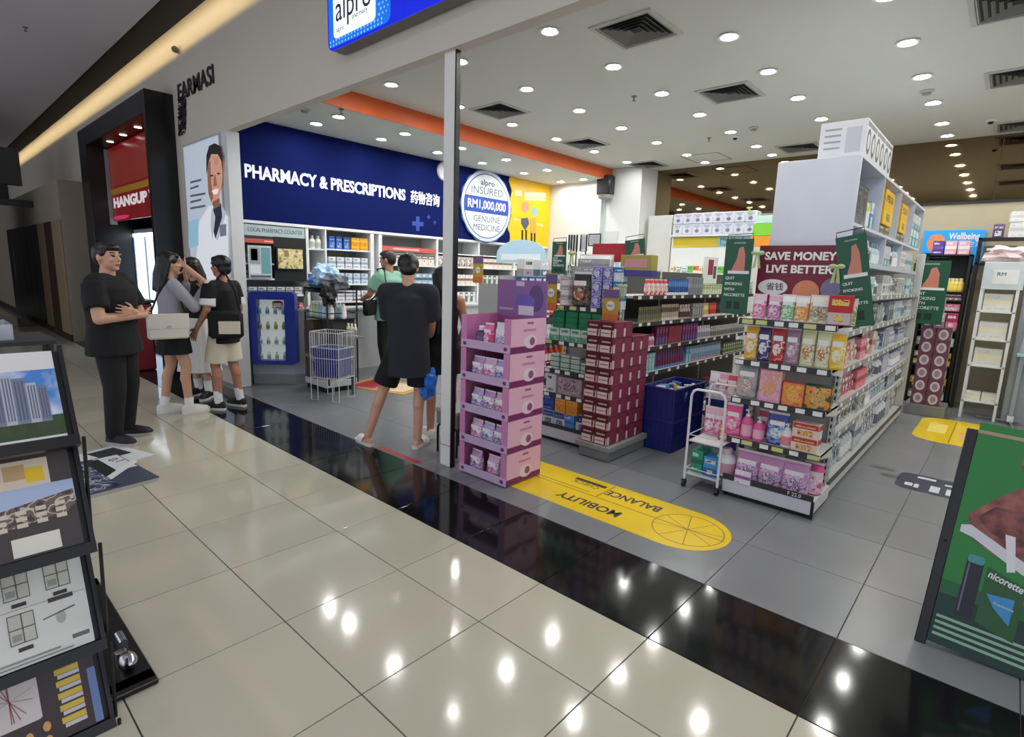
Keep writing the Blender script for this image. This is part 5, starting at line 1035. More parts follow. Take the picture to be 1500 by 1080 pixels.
crumple('dark_bag', (-4.80, 2.50, 1.27), (.22, .16, .05), DKB, 'flat dark bag under the blue bags on the wire stand', 'bag', 4); crumple('dark_bag', (-4.46, 2.42, 1.20), (.10, .09, .12), mat('black_bag_film', (20, 20, 22), .3), 'black bag hanging off the right side of the wire stand', 'bag', 5)
for i, (x, y) in enumerate(((-4.52, 2.36), (-4.46, 2.37), (-4.40, 2.38))): put(bottle(.024, .15, (222, 220, 196), (240, 236, 216), (150, 150, 130), 'bottle', False, 10), (x+.19, y+.24, .72), 0, 'cream bottle standing behind the wire bin, %s' % ('left', 'middle', 'right')[i], 'bottle')
lo = thing('low_ledge', 'small grey ledge behind the wire bin carrying three cream bottles', 'ledge', (-4.27, 2.60, 0)); MB().box((-.13, -.06, .70), (.13, .1, .718), K((120, 120, 120), .5)).obj('board', lo); MB().box((-.02, 0, 0), (.02, .04, .70), K((90, 90, 90), .5)).obj('stem', lo)
# wire bin with blue baskets
wbn = thing('wire_bin', 'tall white wire bin with blue shopping baskets inside', 'bin', (-4.19, 2.30, 0), math.radians(24)); m = MB(); w, d, h = .38, .30, .80; WW = mat('white_wire', (214, 214, 216), .35)
for z in (.27, .50, .62, .80): m.tube([(-w/2, -d/2, z), (w/2, -d/2, z), (w/2, d/2, z), (-w/2, d/2, z)], .0045, 6, WW, True)
for i in range(13):
    x = -w/2+w*i/12
    for y in (-d/2, d/2): m.tube([(x, y, .27), (x, y, .80)], .0028, 5, WW)
for i in range(1, 10):
    y = -d/2+d*i/10
    for x in (-w/2, w/2): m.tube([(x, y, .27), (x, y, .80)], .0028, 5, WW)
for i in range(13): m.tube([(-w/2+w*i/12, -d/2, .27), (-w/2+w*i/12, d/2, .27)], .0028, 5, WW)
m.obj('cage', wbn)
for sx in (-1, 1):
    for sy in (-1, 1): MB().tube([(sx*w/2, sy*d/2, .80), (sx*w/2, sy*d/2, .008), (sx*(w/2-.09), sy*d/2, .008), (sx*(w/2-.09), sy*d/2, .27)], .005, 6, WW).obj('leg', wbn)
Rw = Matrix.Rotation(math.radians(24), 3, 'Z')
for k in range(2):
    t = thing('shopping_basket', '%s blue shopping basket inside the white wire bin' % ('lower', 'upper')[k], 'basket', Vector((-4.19, 2.30, .285+k*.16)), math.radians(24)); s = .165
    MB().loft([[(sx*(w/2-.035), sy*(d/2-.03), 0) for sx, sy in ((-1, -1), (1, -1), (1, 1), (-1, 1))], [(sx*(w/2-.015), sy*(d/2-.012), s) for sx, sy in ((-1, -1), (1, -1), (1, 1), (-1, 1))]], mat('basket_blue', (36, 40, 130), .4)).obj('tub', t, 0)
    MB().tube([(-w/2+.012, -d/2+.01, s), (w/2-.012, -d/2+.01, s), (w/2-.012, d/2-.01, s), (-w/2+.012, d/2-.01, s)], .006, 6, mat('basket_rim', (50, 56, 150), .4), True).obj('rim', t); MB().tube([(-w/2+.03, 0, s+.012), (-w/2+.05, -.05, s+.02), (w/2-.05, -.05, s+.02), (w/2-.03, 0, s+.012)], .005, 6, DARK).obj('handle', t)
p = FZ(545, 572); mt = thing('floor_mat', 'small red and yellow printed mat on the floor behind the man in slides', 'mat', (p.x-.1, p.y+.3, 0), .3); MB().box((-.5, -.32, 0), (.5, .32, .006), K((196, 150, 80), .7), .002).obj('mat', mt); MB().box((-.4, -.25, .006), (-.05, .25, .007), K((176, 50, 70), .7)).obj('red_field', mt, 0); MB().box((.05, -.22, .006), (.4, .22, .007), K((220, 200, 170), .7)).obj('cream_field', mt, 0)

# ------------------------------------------------------------------ middle gondola seen over the purple display, and the back of the shop
mg = thing('middle_gondola', 'low white gondola in the middle of the shop behind the post', 'shelving', (0, 0, 0)); MX = -2.55
MB().box((-3.2, 3.7, .03), (MX, 7.0, .13), STEEL, .004).obj('base', mg); MB().box((-2.9, 3.7, .13), (-2.87, 7.0, 1.5), PEG).obj('back_panel', mg); MB().box((-3.18, 3.72, 0), (MX-.03, 6.98, .03), BLACK).obj('plinth', mg)
for i, z in enumerate((.45, .75, 1.05, 1.33)): shelfE(mg, MX, -2.87, 3.7, 7.0, z, STRIP, 10, 'shelf', 100+i); MB().box((-3.2, 3.7, z-.022), (-2.9, 7.0, z), STEEL).obj('rear_shelf', mg)
MB().box((-3.2, 3.68, .13), (MX, 3.698, 1.40), PEG).obj('end_panel', mg)
CL = [((206, 60, 60), (230, 210, 206), (240, 240, 240), 'red'), ((230, 130, 50), (240, 200, 120), (240, 240, 240), 'orange'), ((214, 216, 218), (120, 140, 160), (90, 100, 120), 'white'), ((60, 90, 150), (200, 210, 226), (240, 240, 240), 'blue')]
for i, (z, h) in enumerate(((.14, .26), (.45, .24), (.75, .24), (1.05, .22), (1.33, .2))): mixE(MX, z, 3.75, 6.9, h, CL, ('deck', 'low shelf', 'middle shelf', 'high shelf', 'top shelf')[i]+' of the middle gondola', 'middle gondola goods, '+('deck', 'low', 'middle', 'high', 'top')[i], ('c', 'b', 'c', 'p'), 130+i)
for i in range(5): put(carton(.16, .12, .2, *[((216, 216, 214), (160, 150, 150), (90, 80, 80)), ((206, 214, 220), (90, 110, 120), (240, 240, 240))][i % 2], 1), (-2.75, 4.0+i*.3, 1.50), PI/2, '%s pale carton from the front on top of the middle gondola' % ('first', 'second', 'third', 'fourth', 'fifth')[i], 'carton')
# shelf along the niche wall with the arched card
nw = thing('niche_shelves', 'white shelves against the niche wall below the yellow poster end', 'shelving', (0, 0, 0))
for z in (.8, 1.2, 1.55): MB().box((-5.4, 7.45, z-.02), (-3.6, 7.84, z), WL).obj('shelf', nw, 0)
for x in (-5.4, -4.8, -4.2, -3.62): MB().box((x, 7.46, 0), (x+.02, 7.85, 1.55), WL).obj('divider', nw, 0)
for k, z in enumerate((.8, 1.2, 1.55)):
    for i in range(12):
        c = [(226, 230, 232), (150, 190, 214), (214, 220, 206), (190, 206, 216)][(i+k) % 4]; put(carton(.12, .12, .24, c, (90, 130, 170), None, (i+k) % 5, 'niche_carton'), (-5.28+i*.14, 7.56, z), 0, '%s carton on the %s niche shelf' % (('white', 'sky blue', 'pale olive', 'grey blue')[(i+k) % 4], ('low', 'middle', 'high')[k]), 'carton', '%s cartons on the %s niche shelf' % (('white', 'sky blue', 'pale olive', 'grey blue')[(i+k) % 4], ('low', 'middle', 'high')[k]))
a, b = FY(728, 372, 5.7), FY(800, 356, 5.7)
ar = thing('arched_card', 'pale blue arched header card in front of the yellow poster', 'card', (0, 5.7, 0)); w_ = b.x-a.x
MB().prism([(a.x, a.z-.14), (b.x, a.z-.14)]+[((a.x+b.x)/2+w_/2*math.cos(PI*i/16), a.z+.22*math.sin(PI*i/16)) for i in range(17)], (0, 0, 0), X_, Z_, .006, K((178, 212, 230))).obj('card', ar)
MB().box((a.x+.1, -.008, a.z-.1), (b.x-.1, -.006, a.z+.0), K((226, 236, 242))).obj('white_print', ar, 0); MB().box(((a.x+b.x)/2-.02, .0, 0), ((a.x+b.x)/2+.02, .03, a.z-.1), WL).obj('support', ar)
# back wall unit with tissue packs, posters and mixed goods
bw = thing('back_wall_unit', 'white wall unit at the back of the shop with posters and boxes', 'shelving', (0, 0, 0)); YU = 8.12
x0, x1 = FY(985, 340, YU).x, FY(1120, 340, YU).x
zt3 = FY(1040, 346, YU).z
MB().box((x0-.03, YU+.06, 0), (x1, YU+.38, zt3), WL, .004).obj('carcass', bw); MB().box((x0-.03, YU-.02, zt3), (x1, YU+.38, zt3+.03), WL).obj('top_board', bw)
for i, (u0, u1, c) in enumerate(((0, .52, (214, 190, 40)), (.52, 1, (150, 206, 214)))): MB().box((x0+(x1-x0)*u0, YU+.05, zt3-.17), (x0+(x1-x0)*u1-.01, YU+.06, zt3-.01), K(c)).obj('header_print', bw, 0)
text('Healthy &', .10, (x0+(x1-x0)*.54, YU+.048, zt3-.055), FRONT, K((40, 44, 60)), bw); text('Supplement', .08, (x0+(x1-x0)*.54, YU+.048, zt3-.13), FRONT, K((40, 90, 110)), bw)
for z in (.5, .9, 1.25, 1.55): MB().box((x0, YU-.02, z-.02), (x1, YU+.06, z), WL).obj('shelf', bw, 0)
for j in range(2):
    for i in range(8):
        def f():
            m = MB().box((-.09, -.1, 0), (.09, .1, .175), K((206, 208, 220)), .012); m.prism(ellipse(0, .06, .035, .03, 12), (0, -.1, 0), X_, Z_, .001, K((120, 116, 150))); m.prism([(-.08, .16), (.08, .16), (.0, .09)], (0, -.1, 0), X_, Z_, .0008, K((170, 174, 200))); return ('tissue_pack', [('tissue_pack', m.mesh('tissue_pack'))])
        put(proto('tissue', f), (x0+.09+i*(x1-x0-.15)/8, YU+.10, zt3+.031+j*.176), 0, '%s white patterned tissue pack, %s row on the back wall unit' % (('first', 'second', 'third', 'fourth', 'fifth', 'sixth', 'seventh', 'last')[i], ('lower', 'upper')[j]), 'pack', 'tissue packs on the back wall unit, %s row' % ('lower', 'upper')[j])
for k, z in enumerate((.5, .9, 1.25, 1.55)):
    for i in range(14):
        c, w = [((232, 120, 60), 'orange'), ((230, 232, 232), 'white'), ((110, 200, 70), 'green'), ((236, 206, 90), 'yellow'), ((150, 206, 220), 'aqua')][(i*3+k) % 5]
        put(carton(.105, .06, .2, c, (236, 236, 236), tuple(v//2 for v in c), (i+k) % 5, 'supplement_carton'), (x0+.08+i*(x1-x0-.1)/14, YU+.015, z), 0, '%s carton on the %s shelf of the back wall unit' % (w, ('bottom', 'second', 'third', 'top')[k]), 'carton', '%s cartons on the %s shelf of the back wall unit' % (w, ('bottom', 'second', 'third', 'top')[k]))
wallp = thing('wall_board', 'plain pale grey board on the back wall right of the white column', 'board', (-3.5, 8.2, 0)); MB().box((.02, 0, .9), (x0+3.5-.06, .04, 2.62), K((206, 206, 200), .6), .004).obj('board', wallp)
for i in range(2): MB().box((-.6+.0+i*.5-.25, -.24, .85+.0), (-.2+i*.5-.25, -.225, 2.35), K((196, 200, 198), .6), .003).obj('leaning_sheet', wallp) if i == 0 else None
gj = thing('green_pack_stack', 'bright green packs stacked on the orange packs at the back wall unit end', 'pack', (FY(1117, 345, 7.6).x, 7.6, 0)); zz = FY(1117, 362, 7.6).z
MB().box((-.17, 0, zz), (.17, .2, zz+.16), K((236, 150, 40)), .004).obj('orange_pack', gj); MB().box((-.15, 0, zz+.162), (.15, .18, zz+.34), K((130, 206, 50)), .004).obj('green_pack', gj); MB().box((-.12, 0, zz+.342), (.15, .16, zz+.45), K((196, 230, 220)), .004).obj('pale_pack', gj); MB().box((-.18, 0, 0), (.18, .3, zz), STEEL).obj('pillar', gj)

# right aisle end: goods stack, wall shelf, ladder shelf, signs
def s2():
    w, d, h = .14, .14, .155; m = MB().box((-w/2, -d/2, 0), (w/2, d/2, h), K((104, 60, 80)), .0015); m.prism(ellipse(0, h*.5, w*.34, h*.4, 14), (0, -d/2, 0), X_, Z_, .0008, K((206, 190, 196))); m.prism(ellipse(0, h*.5, w*.2, h*.25, 12), (0, -d/2-.0008, 0), X_, Z_, .0006, K((150, 130, 150))); m.box((w/2, -d*.45, h*.1), (w/2+.0008, d*.45, h*.7), K((196, 170, 176))); m.box((w/2, -d*.45, h*.72), (w/2+.0008, d*.2, h*.95), K((70, 40, 56))); return ('printed_box', [('printed_box', m.mesh('printed_box', 0))])
pl2 = thing('grey_plinth', 'low grey plinth under the far maroon box stack', 'plinth', (.97, 7.33, 0)); MB().box((-.2, -.2, 0), (.2, .2, .13), K((120, 122, 122), .6), .006).obj('block', pl2)
for lv in range(6):
    for c in range(2):
        for k in range(2): put(proto('s2', s2), (.89+c*.145, 7.22+k*.145, .131+lv*.1555), 0, '%s %s round-print maroon box, %s layer of the far stack' % (('front', 'rear')[k], ('left', 'right')[c], ('bottom', 'second', 'third', 'fourth', 'fifth', 'top')[lv]), 'box', 'far maroon stack')
for c in range(3): put(carton(.1, .12, .17, [(50, 30, 60), (206, 190, 200), (180, 30, 90)][c], [(120, 90, 130), (150, 120, 140), (220, 120, 160)][c], None, 1), (.86+c*.11, 7.24, 1.066), 0, '%s carton on top of the far maroon stack' % ('dark violet', 'pale', 'magenta')[c], 'carton')
put(carton(.12, .1, .16, (150, 150, 152), (170, 170, 172), None, 2), (.93, 7.35, 1.238), 0, 'plain grey box topmost on the far maroon stack', 'box')
YS = 8.02
ws2 = thing('black_wall_shelf', 'black wall shelving with yellow and pink packs at the end of the right aisle', 'shelving', (0, 0, 0)); sx0, sx1 = .70, 1.10
MB().box((sx0, YS+.32, 0), (sx1, YS+.36, 1.95), DARK).obj('back', ws2); MB().box((sx0-.03, YS, 0), (sx0, YS+.36, 1.95), DARK).obj('side', ws2); MB().box((sx1, YS, 0), (sx1+.03, YS+.36, 1.95), DARK).obj('side', ws2)
def Sz(py): return FY(1410, py, YS).z
rowsR = [(592, .16, (214, 214, 210), (150, 150, 150), 'white', .14, 4), (576, .17, (206, 170, 40), (50, 44, 30), 'yellow and black', .14, 4), (540, .2, (214, 180, 60), (50, 44, 30), 'mustard', .15, 4), (510, .12, (206, 210, 206), (140, 150, 150), 'pale grey', .12, 5), (487, .21, (232, 222, 170), (200, 180, 110), 'cream', .085, 8), (457, .11, (236, 150, 190), (220, 100, 150), 'pink', .12, 5), (441, .10, (84, 50, 60), (150, 130, 120), 'dark wine', .1, 6), (428, .2, (236, 206, 90), (246, 236, 200), 'lemon yellow', .085, 8)]
for i, (py, h, c, c2, w, wd_, n) in enumerate(rowsR):
    z = Sz(py); MB().box((sx0, YS-.005, z-.02), (sx1, YS+.32, z), DARK).obj('shelf', ws2, 0)
    pr = bottle(wd_*.46, min(h, .17), c, c2, tuple(min(255, v+15) for v in c), 'jar', False, 12, False) if w in ('cream', 'lemon yellow') else carton(wd_, .12, h*.85, c, c2, None, i % 5)
    for k in range(n): put(pr, (sx0+.06+k*(sx1-sx0-.06)/n, YS+.08, z), 0, '%s pack on the black wall shelving at the right aisle end' % w, 'pack', '%s packs on the black wall shelving' % w)
zz = 1.95
for k in range(3): put(carton(.115, .14, .17, (232, 180, 200) if k else (92, 60, 150), (250, 232, 236) if k else (120, 90, 180), None, 2), (sx0+.07+k*.13, YS+.1, zz-.0), 0, '%s box on top of the black wall shelving, %s from the left' % ('pink and white' if k else 'violet', ('first', 'second', 'third', 'fourth')[k]), 'box')
MB().box((sx0-.03, YS, zz-.02), (sx1+.03, YS+.36, zz), DARK).obj('top', ws2, 0)
wg = thing('wellbeing_sign', 'blue Wellbeing sign with a face and a sandwich print on the back wall', 'sign', (0, 8.49, 0)); a, b = FY(1346, 388, 8.49), FY(1445, 336, 8.49)
MB().box((a.x, 0, a.z), (b.x, .03, b.z), mat('sky_blue_sign', (40, 150, 220), .35, emit=.15), .004).obj('board', wg); text('Wellbeing', .12, (a.x+.28, -.002, b.z-.085), FRONT, PAPER, wg, bold=.003, width=(b.x-a.x)-.33); text('健康生活', .08, (a.x+.32, -.002, b.z-.19), FRONT, PAPER, wg)
MB().prism(ellipse(a.x+.15, b.z-.17, .1, .12), (0, 0, 0), X_, Z_, .001, K((226, 140, 96))).obj('face_print', wg, 0); MB().box((a.x+.04, -.0012, a.z+.02), (a.x+.28, 0, a.z+.16), K((30, 40, 70))).obj('shirt_print', wg, 0)
MB().prism([(b.x-.32, a.z+.08), (b.x-.1, a.z+.12), (b.x-.14, a.z+.26), (b.x-.26, a.z+.24)], (0, 0, 0), X_, Z_, .001, K((196, 90, 70))).obj('sandwich_print', wg, 0)
# white ladder shelf
YLd = 7.44; la, lb_ = FZ(1405, 610), FZ(1455, 618); lx0, lx1 = 1.28, 1.62
ld = thing('ladder_shelf', 'white ladder shelf with clear boxes at the end of the right aisle', 'shelving', (0, YLd, 0)); zt4 = FY(1465, 385, YLd).z
for x in (lx0, lx1-.03):
    MB().box((x, 0, 0), (x+.03, .03, zt4), WL, .003).obj('front_post', ld); MB().box((x, .3, 0), (x+.03, .33, zt4), WL, .003).obj('rear_post', ld)
lz = [FY(1430, py, YLd).z for py in (588, 535, 496, 455)]
for i, z in enumerate(lz):
    MB().box((lx0, 0, z-.018), (lx1, .33, z), WL, .002).obj('shelf', ld)
    for k in range(2 if i == 0 else 1): put(carton(.14 if i == 0 else .25, .2, .09 if i == 0 else .20, (222, 222, 216), (236, 226, 190), (206, 206, 200), 2, 'storage_box'), (lx0+.1+k*.15 if i == 0 else (lx0+lx1)/2, YLd+.15, z), 0, 'pale storage box on the %s shelf of the white ladder shelf%s' % (('lowest', 'second', 'third', 'top')[i], (', left' if k == 0 else ', right') if i == 0 else ''), 'box')
MB().box((lx0, -.01, zt4-.3), (lx1+.02, 0, zt4), K((206, 214, 218), .4)).obj('price_board', ld); MB().box((lx0+.09, -.014, zt4-.24), (lx1-.03, -.01, zt4-.08), PAPER).obj('notice', ld, 0); text('RM', .06, (lx0+.12, -.015, zt4-.13), FRONT, K((60, 60, 66)), ld)
crumple('plush_heap', (1.45, YLd+.12, zt4+.09), (.19, .14, .10), K((222, 196, 200), .7), 'pink and white soft packs heaped on top of the ladder shelf', 'soft pack', 8)
MB().box((lx0, 0, zt4), (lx1, .33, zt4+.012), WL).obj('top_board', ld)
gp = thing('grey_cabinet', 'plain grey cabinet side right of the white ladder shelf', 'cabinet', (1.66, 7.5, 0)); MB().box((0, 0, 0), (.35, .6, 1.72), K((146, 150, 152), .5), .004).obj('body', gp); MB().box((.02, -.003, .1), (.33, 0, 1.65), K((156, 160, 162), .5)).obj('door', gp)
bs = thing('black_rack', 'black open rack with white boxes on top at the back right', 'rack', (0, 8.0, 0)); xa, xb = FY(1432, 360, 8.0).x, FY(1500, 360, 8.0).x
za, zb_ = FY(1460, 385, 8.0).z, FY(1460, 348, 8.0).z
for z in (za, zb_): MB().box((xa, 0, z-.025), (xb+.6, .35, z), DARK).obj('board', bs)
for x in (xa, xb+.57): MB().box((x, 0, 0), (x+.03, .35, zb_), DARK).obj('side', bs)
put(carton(.3, .2, .2, (70, 62, 58), (120, 110, 100), None, 2), ((xa+xb)/2, 8.12, za), 0, 'dark grey box inside the black open rack', 'box')
put(carton(.28, .2, .18, (222, 224, 222), (200, 200, 200), None, 2), (xb-.02, 8.12, zb_), 0, 'white box on top of the black open rack', 'box'); put(carton(.34, .2, .12, (230, 230, 228), (210, 210, 210), None, 2), (xb+.0, 8.12, zb_+.181), .1, 'second white box stacked on the black open rack', 'box'); put(carton(.1, .14, .16, (72, 52, 96), (110, 90, 130), None, 0), (xa+.17, 8.1, zb_), 0, 'violet carton beside the white boxes on the black rack', 'carton')
# steel post stand behind the green board
fs = thing('metal_stand', 'grey metal pole on a flat crossed foot behind the green sandwich board', 'stand', FZ(1478, 622)); GM = mat('brushed_steel', (176, 180, 180), .3, metal=.7)
MB().box((-.022, -.022, .03), (.022, .022, 1.25), GM, .004).obj('pole', fs)
for a in (35, 155, 275): d = Vector((math.cos(math.radians(a)), math.sin(math.radians(a)), 0)); MB().tube([(0, 0, .04), d*.17+Vector((0, 0, .03)), d*.34+Vector((0, 0, .012))], .012, 6, GM).obj('foot', fs)
MB().box((-.03, -.03, .03), (.03, .03, .10), WHITE, .004).obj('collar', fs); MB().box((-.05, -.16, .80), (.35, .12, .83), K((150, 206, 196), .3), .003).obj('teal_tray', fs); MB().box((-.04, -.15, .83), (.34, .11, 1.0), GLASS).obj('clear_box', fs)

# ------------------------------------------------------------------ floor stickers and tape
YST = mat('yellow_vinyl', (236, 200, 30), .3, var=.1, scale=3); BRN = K((150, 120, 30), .5)
def sticker(name, label, pts, m, z=.0012): t = thing(name, label, 'floor sticker', (0, 0, 0)); s = MB().prism(pts, (0, 0, .0004), X_, Y_, z-.0004, m).obj('vinyl', t, 0); return t, s
cxs, cys, rr = .22, 2.15, .29
pts = [(cxs+rr*1.05*math.cos(math.radians(a)), cys+rr*math.sin(math.radians(a))) for a in range(-90, 91, 10)]+[(-1.16+.2*math.cos(math.radians(a)), cys+rr*math.sin(math.radians(a))) for a in range(90, 271, 12)]
s1, v1 = sticker('floor_sticker', 'long yellow balance test sticker on the grey floor in front of the shelves', pts, YST)
LT = K((46, 44, 60), .5); FL = (0, 0, PI)
text('BALANCE', .125, (.02, 2.29, .0014), FL, LT, v1, bold=.003, th=.0002, width=.42); text('CHECK', .07, (-.48, 2.30, .0014), FL, LT, v1, th=.0002); text('MOBILITY', .125, (-.13, 2.02, .0014), FL, LT, v1, bold=.003, th=.0002, width=.50)
MB().box((-1.1, 2.148, .0012), (.5, 2.158, .0016), BRN).box((-.42, 2.16, .0012), (-.41, 2.42, .0016), BRN).box((-.72, 2.33, .0012), (-.45, 2.37, .0016), LT).box((-1.0, 2.19, .0012), (-.5, 2.2, .0016), BRN).obj('lines', v1, 0)
cr = ellipse(.27, 2.15, .215, .215, 40); m = MB()
for i in range(40): p, q = Vector((*cr[i], .0012)), Vector((*cr[(i+1) % 40], .0012)); d = (q-p).cross(Z_).normalized()*.004; m.add([p-d, q-d, q+d+Vector((0, 0, .0003)), p+d+Vector((0, 0, .0003))], [(0, 1, 2, 3)], BRN)
for k in range(4): a = PI*k/4+.3; d = Vector((math.cos(a), math.sin(a), 0)); n_ = d.cross(Z_)*.003; c = Vector((.27, 2.15, .0013)); m.add([c-d*.21-n_, c+d*.21-n_, c+d*.21+n_, c-d*.21+n_], [(0, 1, 2, 3)], BRN)
m.obj('dial', v1, 0)
pc = [FZ(*q) for q in ((1343, 640), (1375, 608), (1450, 612), (1470, 640), (1405, 658))]
s2_, v2 = sticker('floor_sticker', 'yellow rounded sticker on the floor at the far end of the right aisle', rrect(.98, 5.85, 1.62, 7.15, .22), YST); MB().box((1.29, 5.9, .0012), (1.30, 7.1, .0016), BRN).box((1.08, 6.3, .0012), (1.24, 6.8, .0016), K((244, 220, 110), .5)).box((1.36, 6.1, .0012), (1.52, 6.5, .0016), K((226, 180, 100), .5)).obj('lines', v2, 0)
s3, v3 = sticker('floor_sticker', 'dark blue rounded sticker with white marks on the right aisle floor', rrect(1.08, 4.06, 1.78, 4.52, .08), mat('navy_vinyl', (52, 58, 78), .35, var=.2, scale=8)); m = MB(); PW = K((206, 210, 214), .5)
for (x, y, w, h) in ((1.14, 4.16, .05, .08), (1.2, 4.14, .03, .1), (1.3, 4.12, .06, .16), (1.4, 4.12, .08, .16), (1.5, 4.12, .08, .16), (1.2, 4.42, .12, .05), (1.38, 4.36, .34, .04)): m.box((x, y, .0012), (x+w, y+h, .0016), PW)
m.obj('marks', v3, 0)
fp = thing('floor_sticker', 'two small dark footprint stickers left of the dark blue one', 'floor sticker', (0, 0, 0))
for (px, py, l) in ((1293, 686, .10), (1303, 697, .07)): p = FZ(px, py); MB().prism(ellipse(p.x, p.y, .09 if l > .08 else .07, .05), (0, 0, .0004), X_, Y_, .0008, K((88, 86, 84), .5)).obj('footprint', fp, 0)
a, b = FZ(556, 655), FZ(608, 680); tp = thing('floor_tape', 'strip of red tape on the floor beside the black band', 'tape', (0, 0, 0)); MB().box((a.x, Y_BAND1+.02, 0), (b.x, Y_BAND1+.075, .0012), K((170, 40, 52), .5)).obj('strip', tp, 0)
# black stool by the post
p = FZ(634, 655); so = thing('metal_stool', 'low black metal stool with a grey seat just behind the post', 'stool', (-1.80, 2.10, 0)); MB().box((-.14, -.14, .36), (.14, .14, .39), K((150, 152, 150), .4), .006).obj('seat', so); MB().box((-.13, -.13, .25), (.13, .13, .36), K((120, 124, 122), .4), .004).obj('apron', so)
for s in (-1, 1): MB().tube([(-.12, s*.12, 0), (-.12, s*.12, .22), (-.1, s*.12, .25), (.1, s*.12, .25), (.12, s*.12, .22), (.12, s*.12, 0)], .011, 8, BLACK).obj('leg_hoop', so)

# ------------------------------------------------------------------ green sandwich board
ab = thing('sandwich_board', 'green nicorette sandwich board with a torn-hand picture at the shop entrance', 'sign', (1.475, 1.87, 0)); tl = math.radians(14); AW, AH = .72, .955
pnl = bpy.data.objects.new('front_panel', None)
fr_ = MB().box((0, 0, .02), (AW, .018, AH), mat('board_green', (18, 96, 44), .3, var=.15, scale=2)).obj('front_panel', ab); fr_.rotation_euler = (-tl, .045, 0)
e = MB().box((-.022, -.006, 0), (.018, .024, AH+.01), BLACK, .003).obj('frame_edge', fr_); MB().box((AW-.018, -.006, 0), (AW+.022, .024, AH+.01), BLACK, .003).obj('frame_edge', fr_); MB().box((-.022, -.004, AH-.004), (AW+.022, .022, AH+.012), K((176, 150, 120), .4), .002).obj('top_edge', fr_)
bk_ = MB().box((0, -.018, .02), (AW, 0, AH), K((22, 90, 46), .4)).obj('rear_panel', ab); bk_.location = (0, .50, 0); bk_.rotation_euler = (tl, .045, 0)
def bp(name, pts, c, lift=.001, mm=None, k=.62): return MB().prism([(p[0] if name in ('green_field', 'dark_foot') or p[0] > .69 else .018+(p[0]-.018)*k, p[1]) for p in pts], (0, 0, 0), X_, Z_, lift, mm or K(c, .35)).obj(name, fr_, 0)
bp('green_field', [(.018, .30), (.40, .30), (.5, .62), (.30, 1.0), (.018, 1.0)], (36, 130, 52), .0008); bp('dark_foot', [(.018, .02), (AW-.018, .02), (AW-.018, .24), (.018, .24)], (10, 52, 42), .001)
bp('hand_picture', [(.07, .60), (.13, .50), (.26, .46), (.42, .44), (.60, .46), (.702, .50), (.702, 1.0), (.28, 1.0), (.27, .86), (.33, .78), (.20, .70)], (0, 0, 0), .0016, mix2('hand_print_skin', (112, 56, 52), (178, 110, 98), 9)); bp('palm_picture', [(.12, .60), (.2, .55), (.34, .52), (.48, .54), (.5, .62), (.36, .67), (.2, .66)], (0, 0, 0), .002, mix2('palm_print_skin', (86, 38, 38), (150, 84, 76), 14))
bp('torn_paper', [(.05, .55), (.10, .56), (.40, .47), (.62, .42), (.62, .37), (.40, .42), (.12, .51), (.05, .52)], (222, 218, 222), .0026); bp('rolled_paper', [(.28, .56), (.33, .56), (.37, .42), (.33, .41)], (232, 228, 230), .0032)
bp('spray_picture', rrect(.125, .17, .215, .44, .02), (24, 20, 40), .0026); bp('spray_top_picture', rrect(.125, .405, .215, .44, .015), (70, 150, 150), .003); bp('spray_shine', [(.135, .19), (.145, .19), (.145, .40), (.135, .40)], (110, 100, 130), .0032)
bp('pack_picture', [(.235, .17), (.44, .14), (.44, .37), (.235, .41)], (30, 88, 40), .0024); bp('pack_wave', [(.26, .30), (.40, .31), (.40, .20), (.31, .25)], (60, 150, 206), .003)
text('nicorette', .042, (.160, -.0034, .382), FRONT, PAPER, fr_, bold=.001, width=.115).rotation_euler = (PI/2, .22, 0)
text('Freshmint', .016, (.195, -.0045, .272), FRONT, PAPER, fr_).rotation_euler = (PI/2, .1, 0)
for i in range(4): MB().box((.03, -.0018, .135-.026*i), (AW-.05-.1*(i > 0), -.001, .147-.026*i), K((150, 190, 160), .5)).obj('small_print', fr_, 0)
MB().tube([(0.02, .1, .45), (.02, .42, .45)], .006, 6, BLACK).obj('stay', ab)

# ------------------------------------------------------------------ brochure rack in the left foreground
RY = -.658
rk = thing('brochure_rack', 'black slanted brochure rack with property leaflets in the left foreground', 'rack', (0, 0, 0)); FRM = mat('rack_black', (16, 15, 16), .35); RW = .85
corn = [(-.578, .986, -.71, 1.245), (-.50, .653, -.632, .945), (-.50, .31, -.632, .61), (-.49, -.02+.04, -.622, .29)]
for i, (xb_, zb_, xt_, zt_) in enumerate(corn):
    ux = Vector((0, -1, 0)); uz = Vector((xt_-xb_, 0, zt_-zb_)); L = uz.length; uz.normalize(); nn = ux.cross(uz)*-1
    o = Vector((xb_, RY, zb_)); tier = MB().prism([(0, 0), (RW, 0), (RW, L), (0, L)], o-nn*.012, ux, uz, -.0 if 0 else .01, FRM).obj('tier_panel', rk, 0)
    m = MB()
    for u in (-.012, RW): m.prism([(u, -.02), (u+.012, -.02), (u+.012, L+.01), (u, L+.01)], o-nn*.014, ux, uz, -.03, FRM)
    m.prism([(-.012, -.035), (RW+.012, -.035), (RW+.012, .0), (-.012, .0)], o-nn*.014, ux, uz, -.035, FRM); m.obj('lip', tier, 0)
    MB().tube([o+Vector((.03, .02, 0)), o+Vector((-.01, .02, -.33))], .006, 6, FRM).obj('rod', tier)
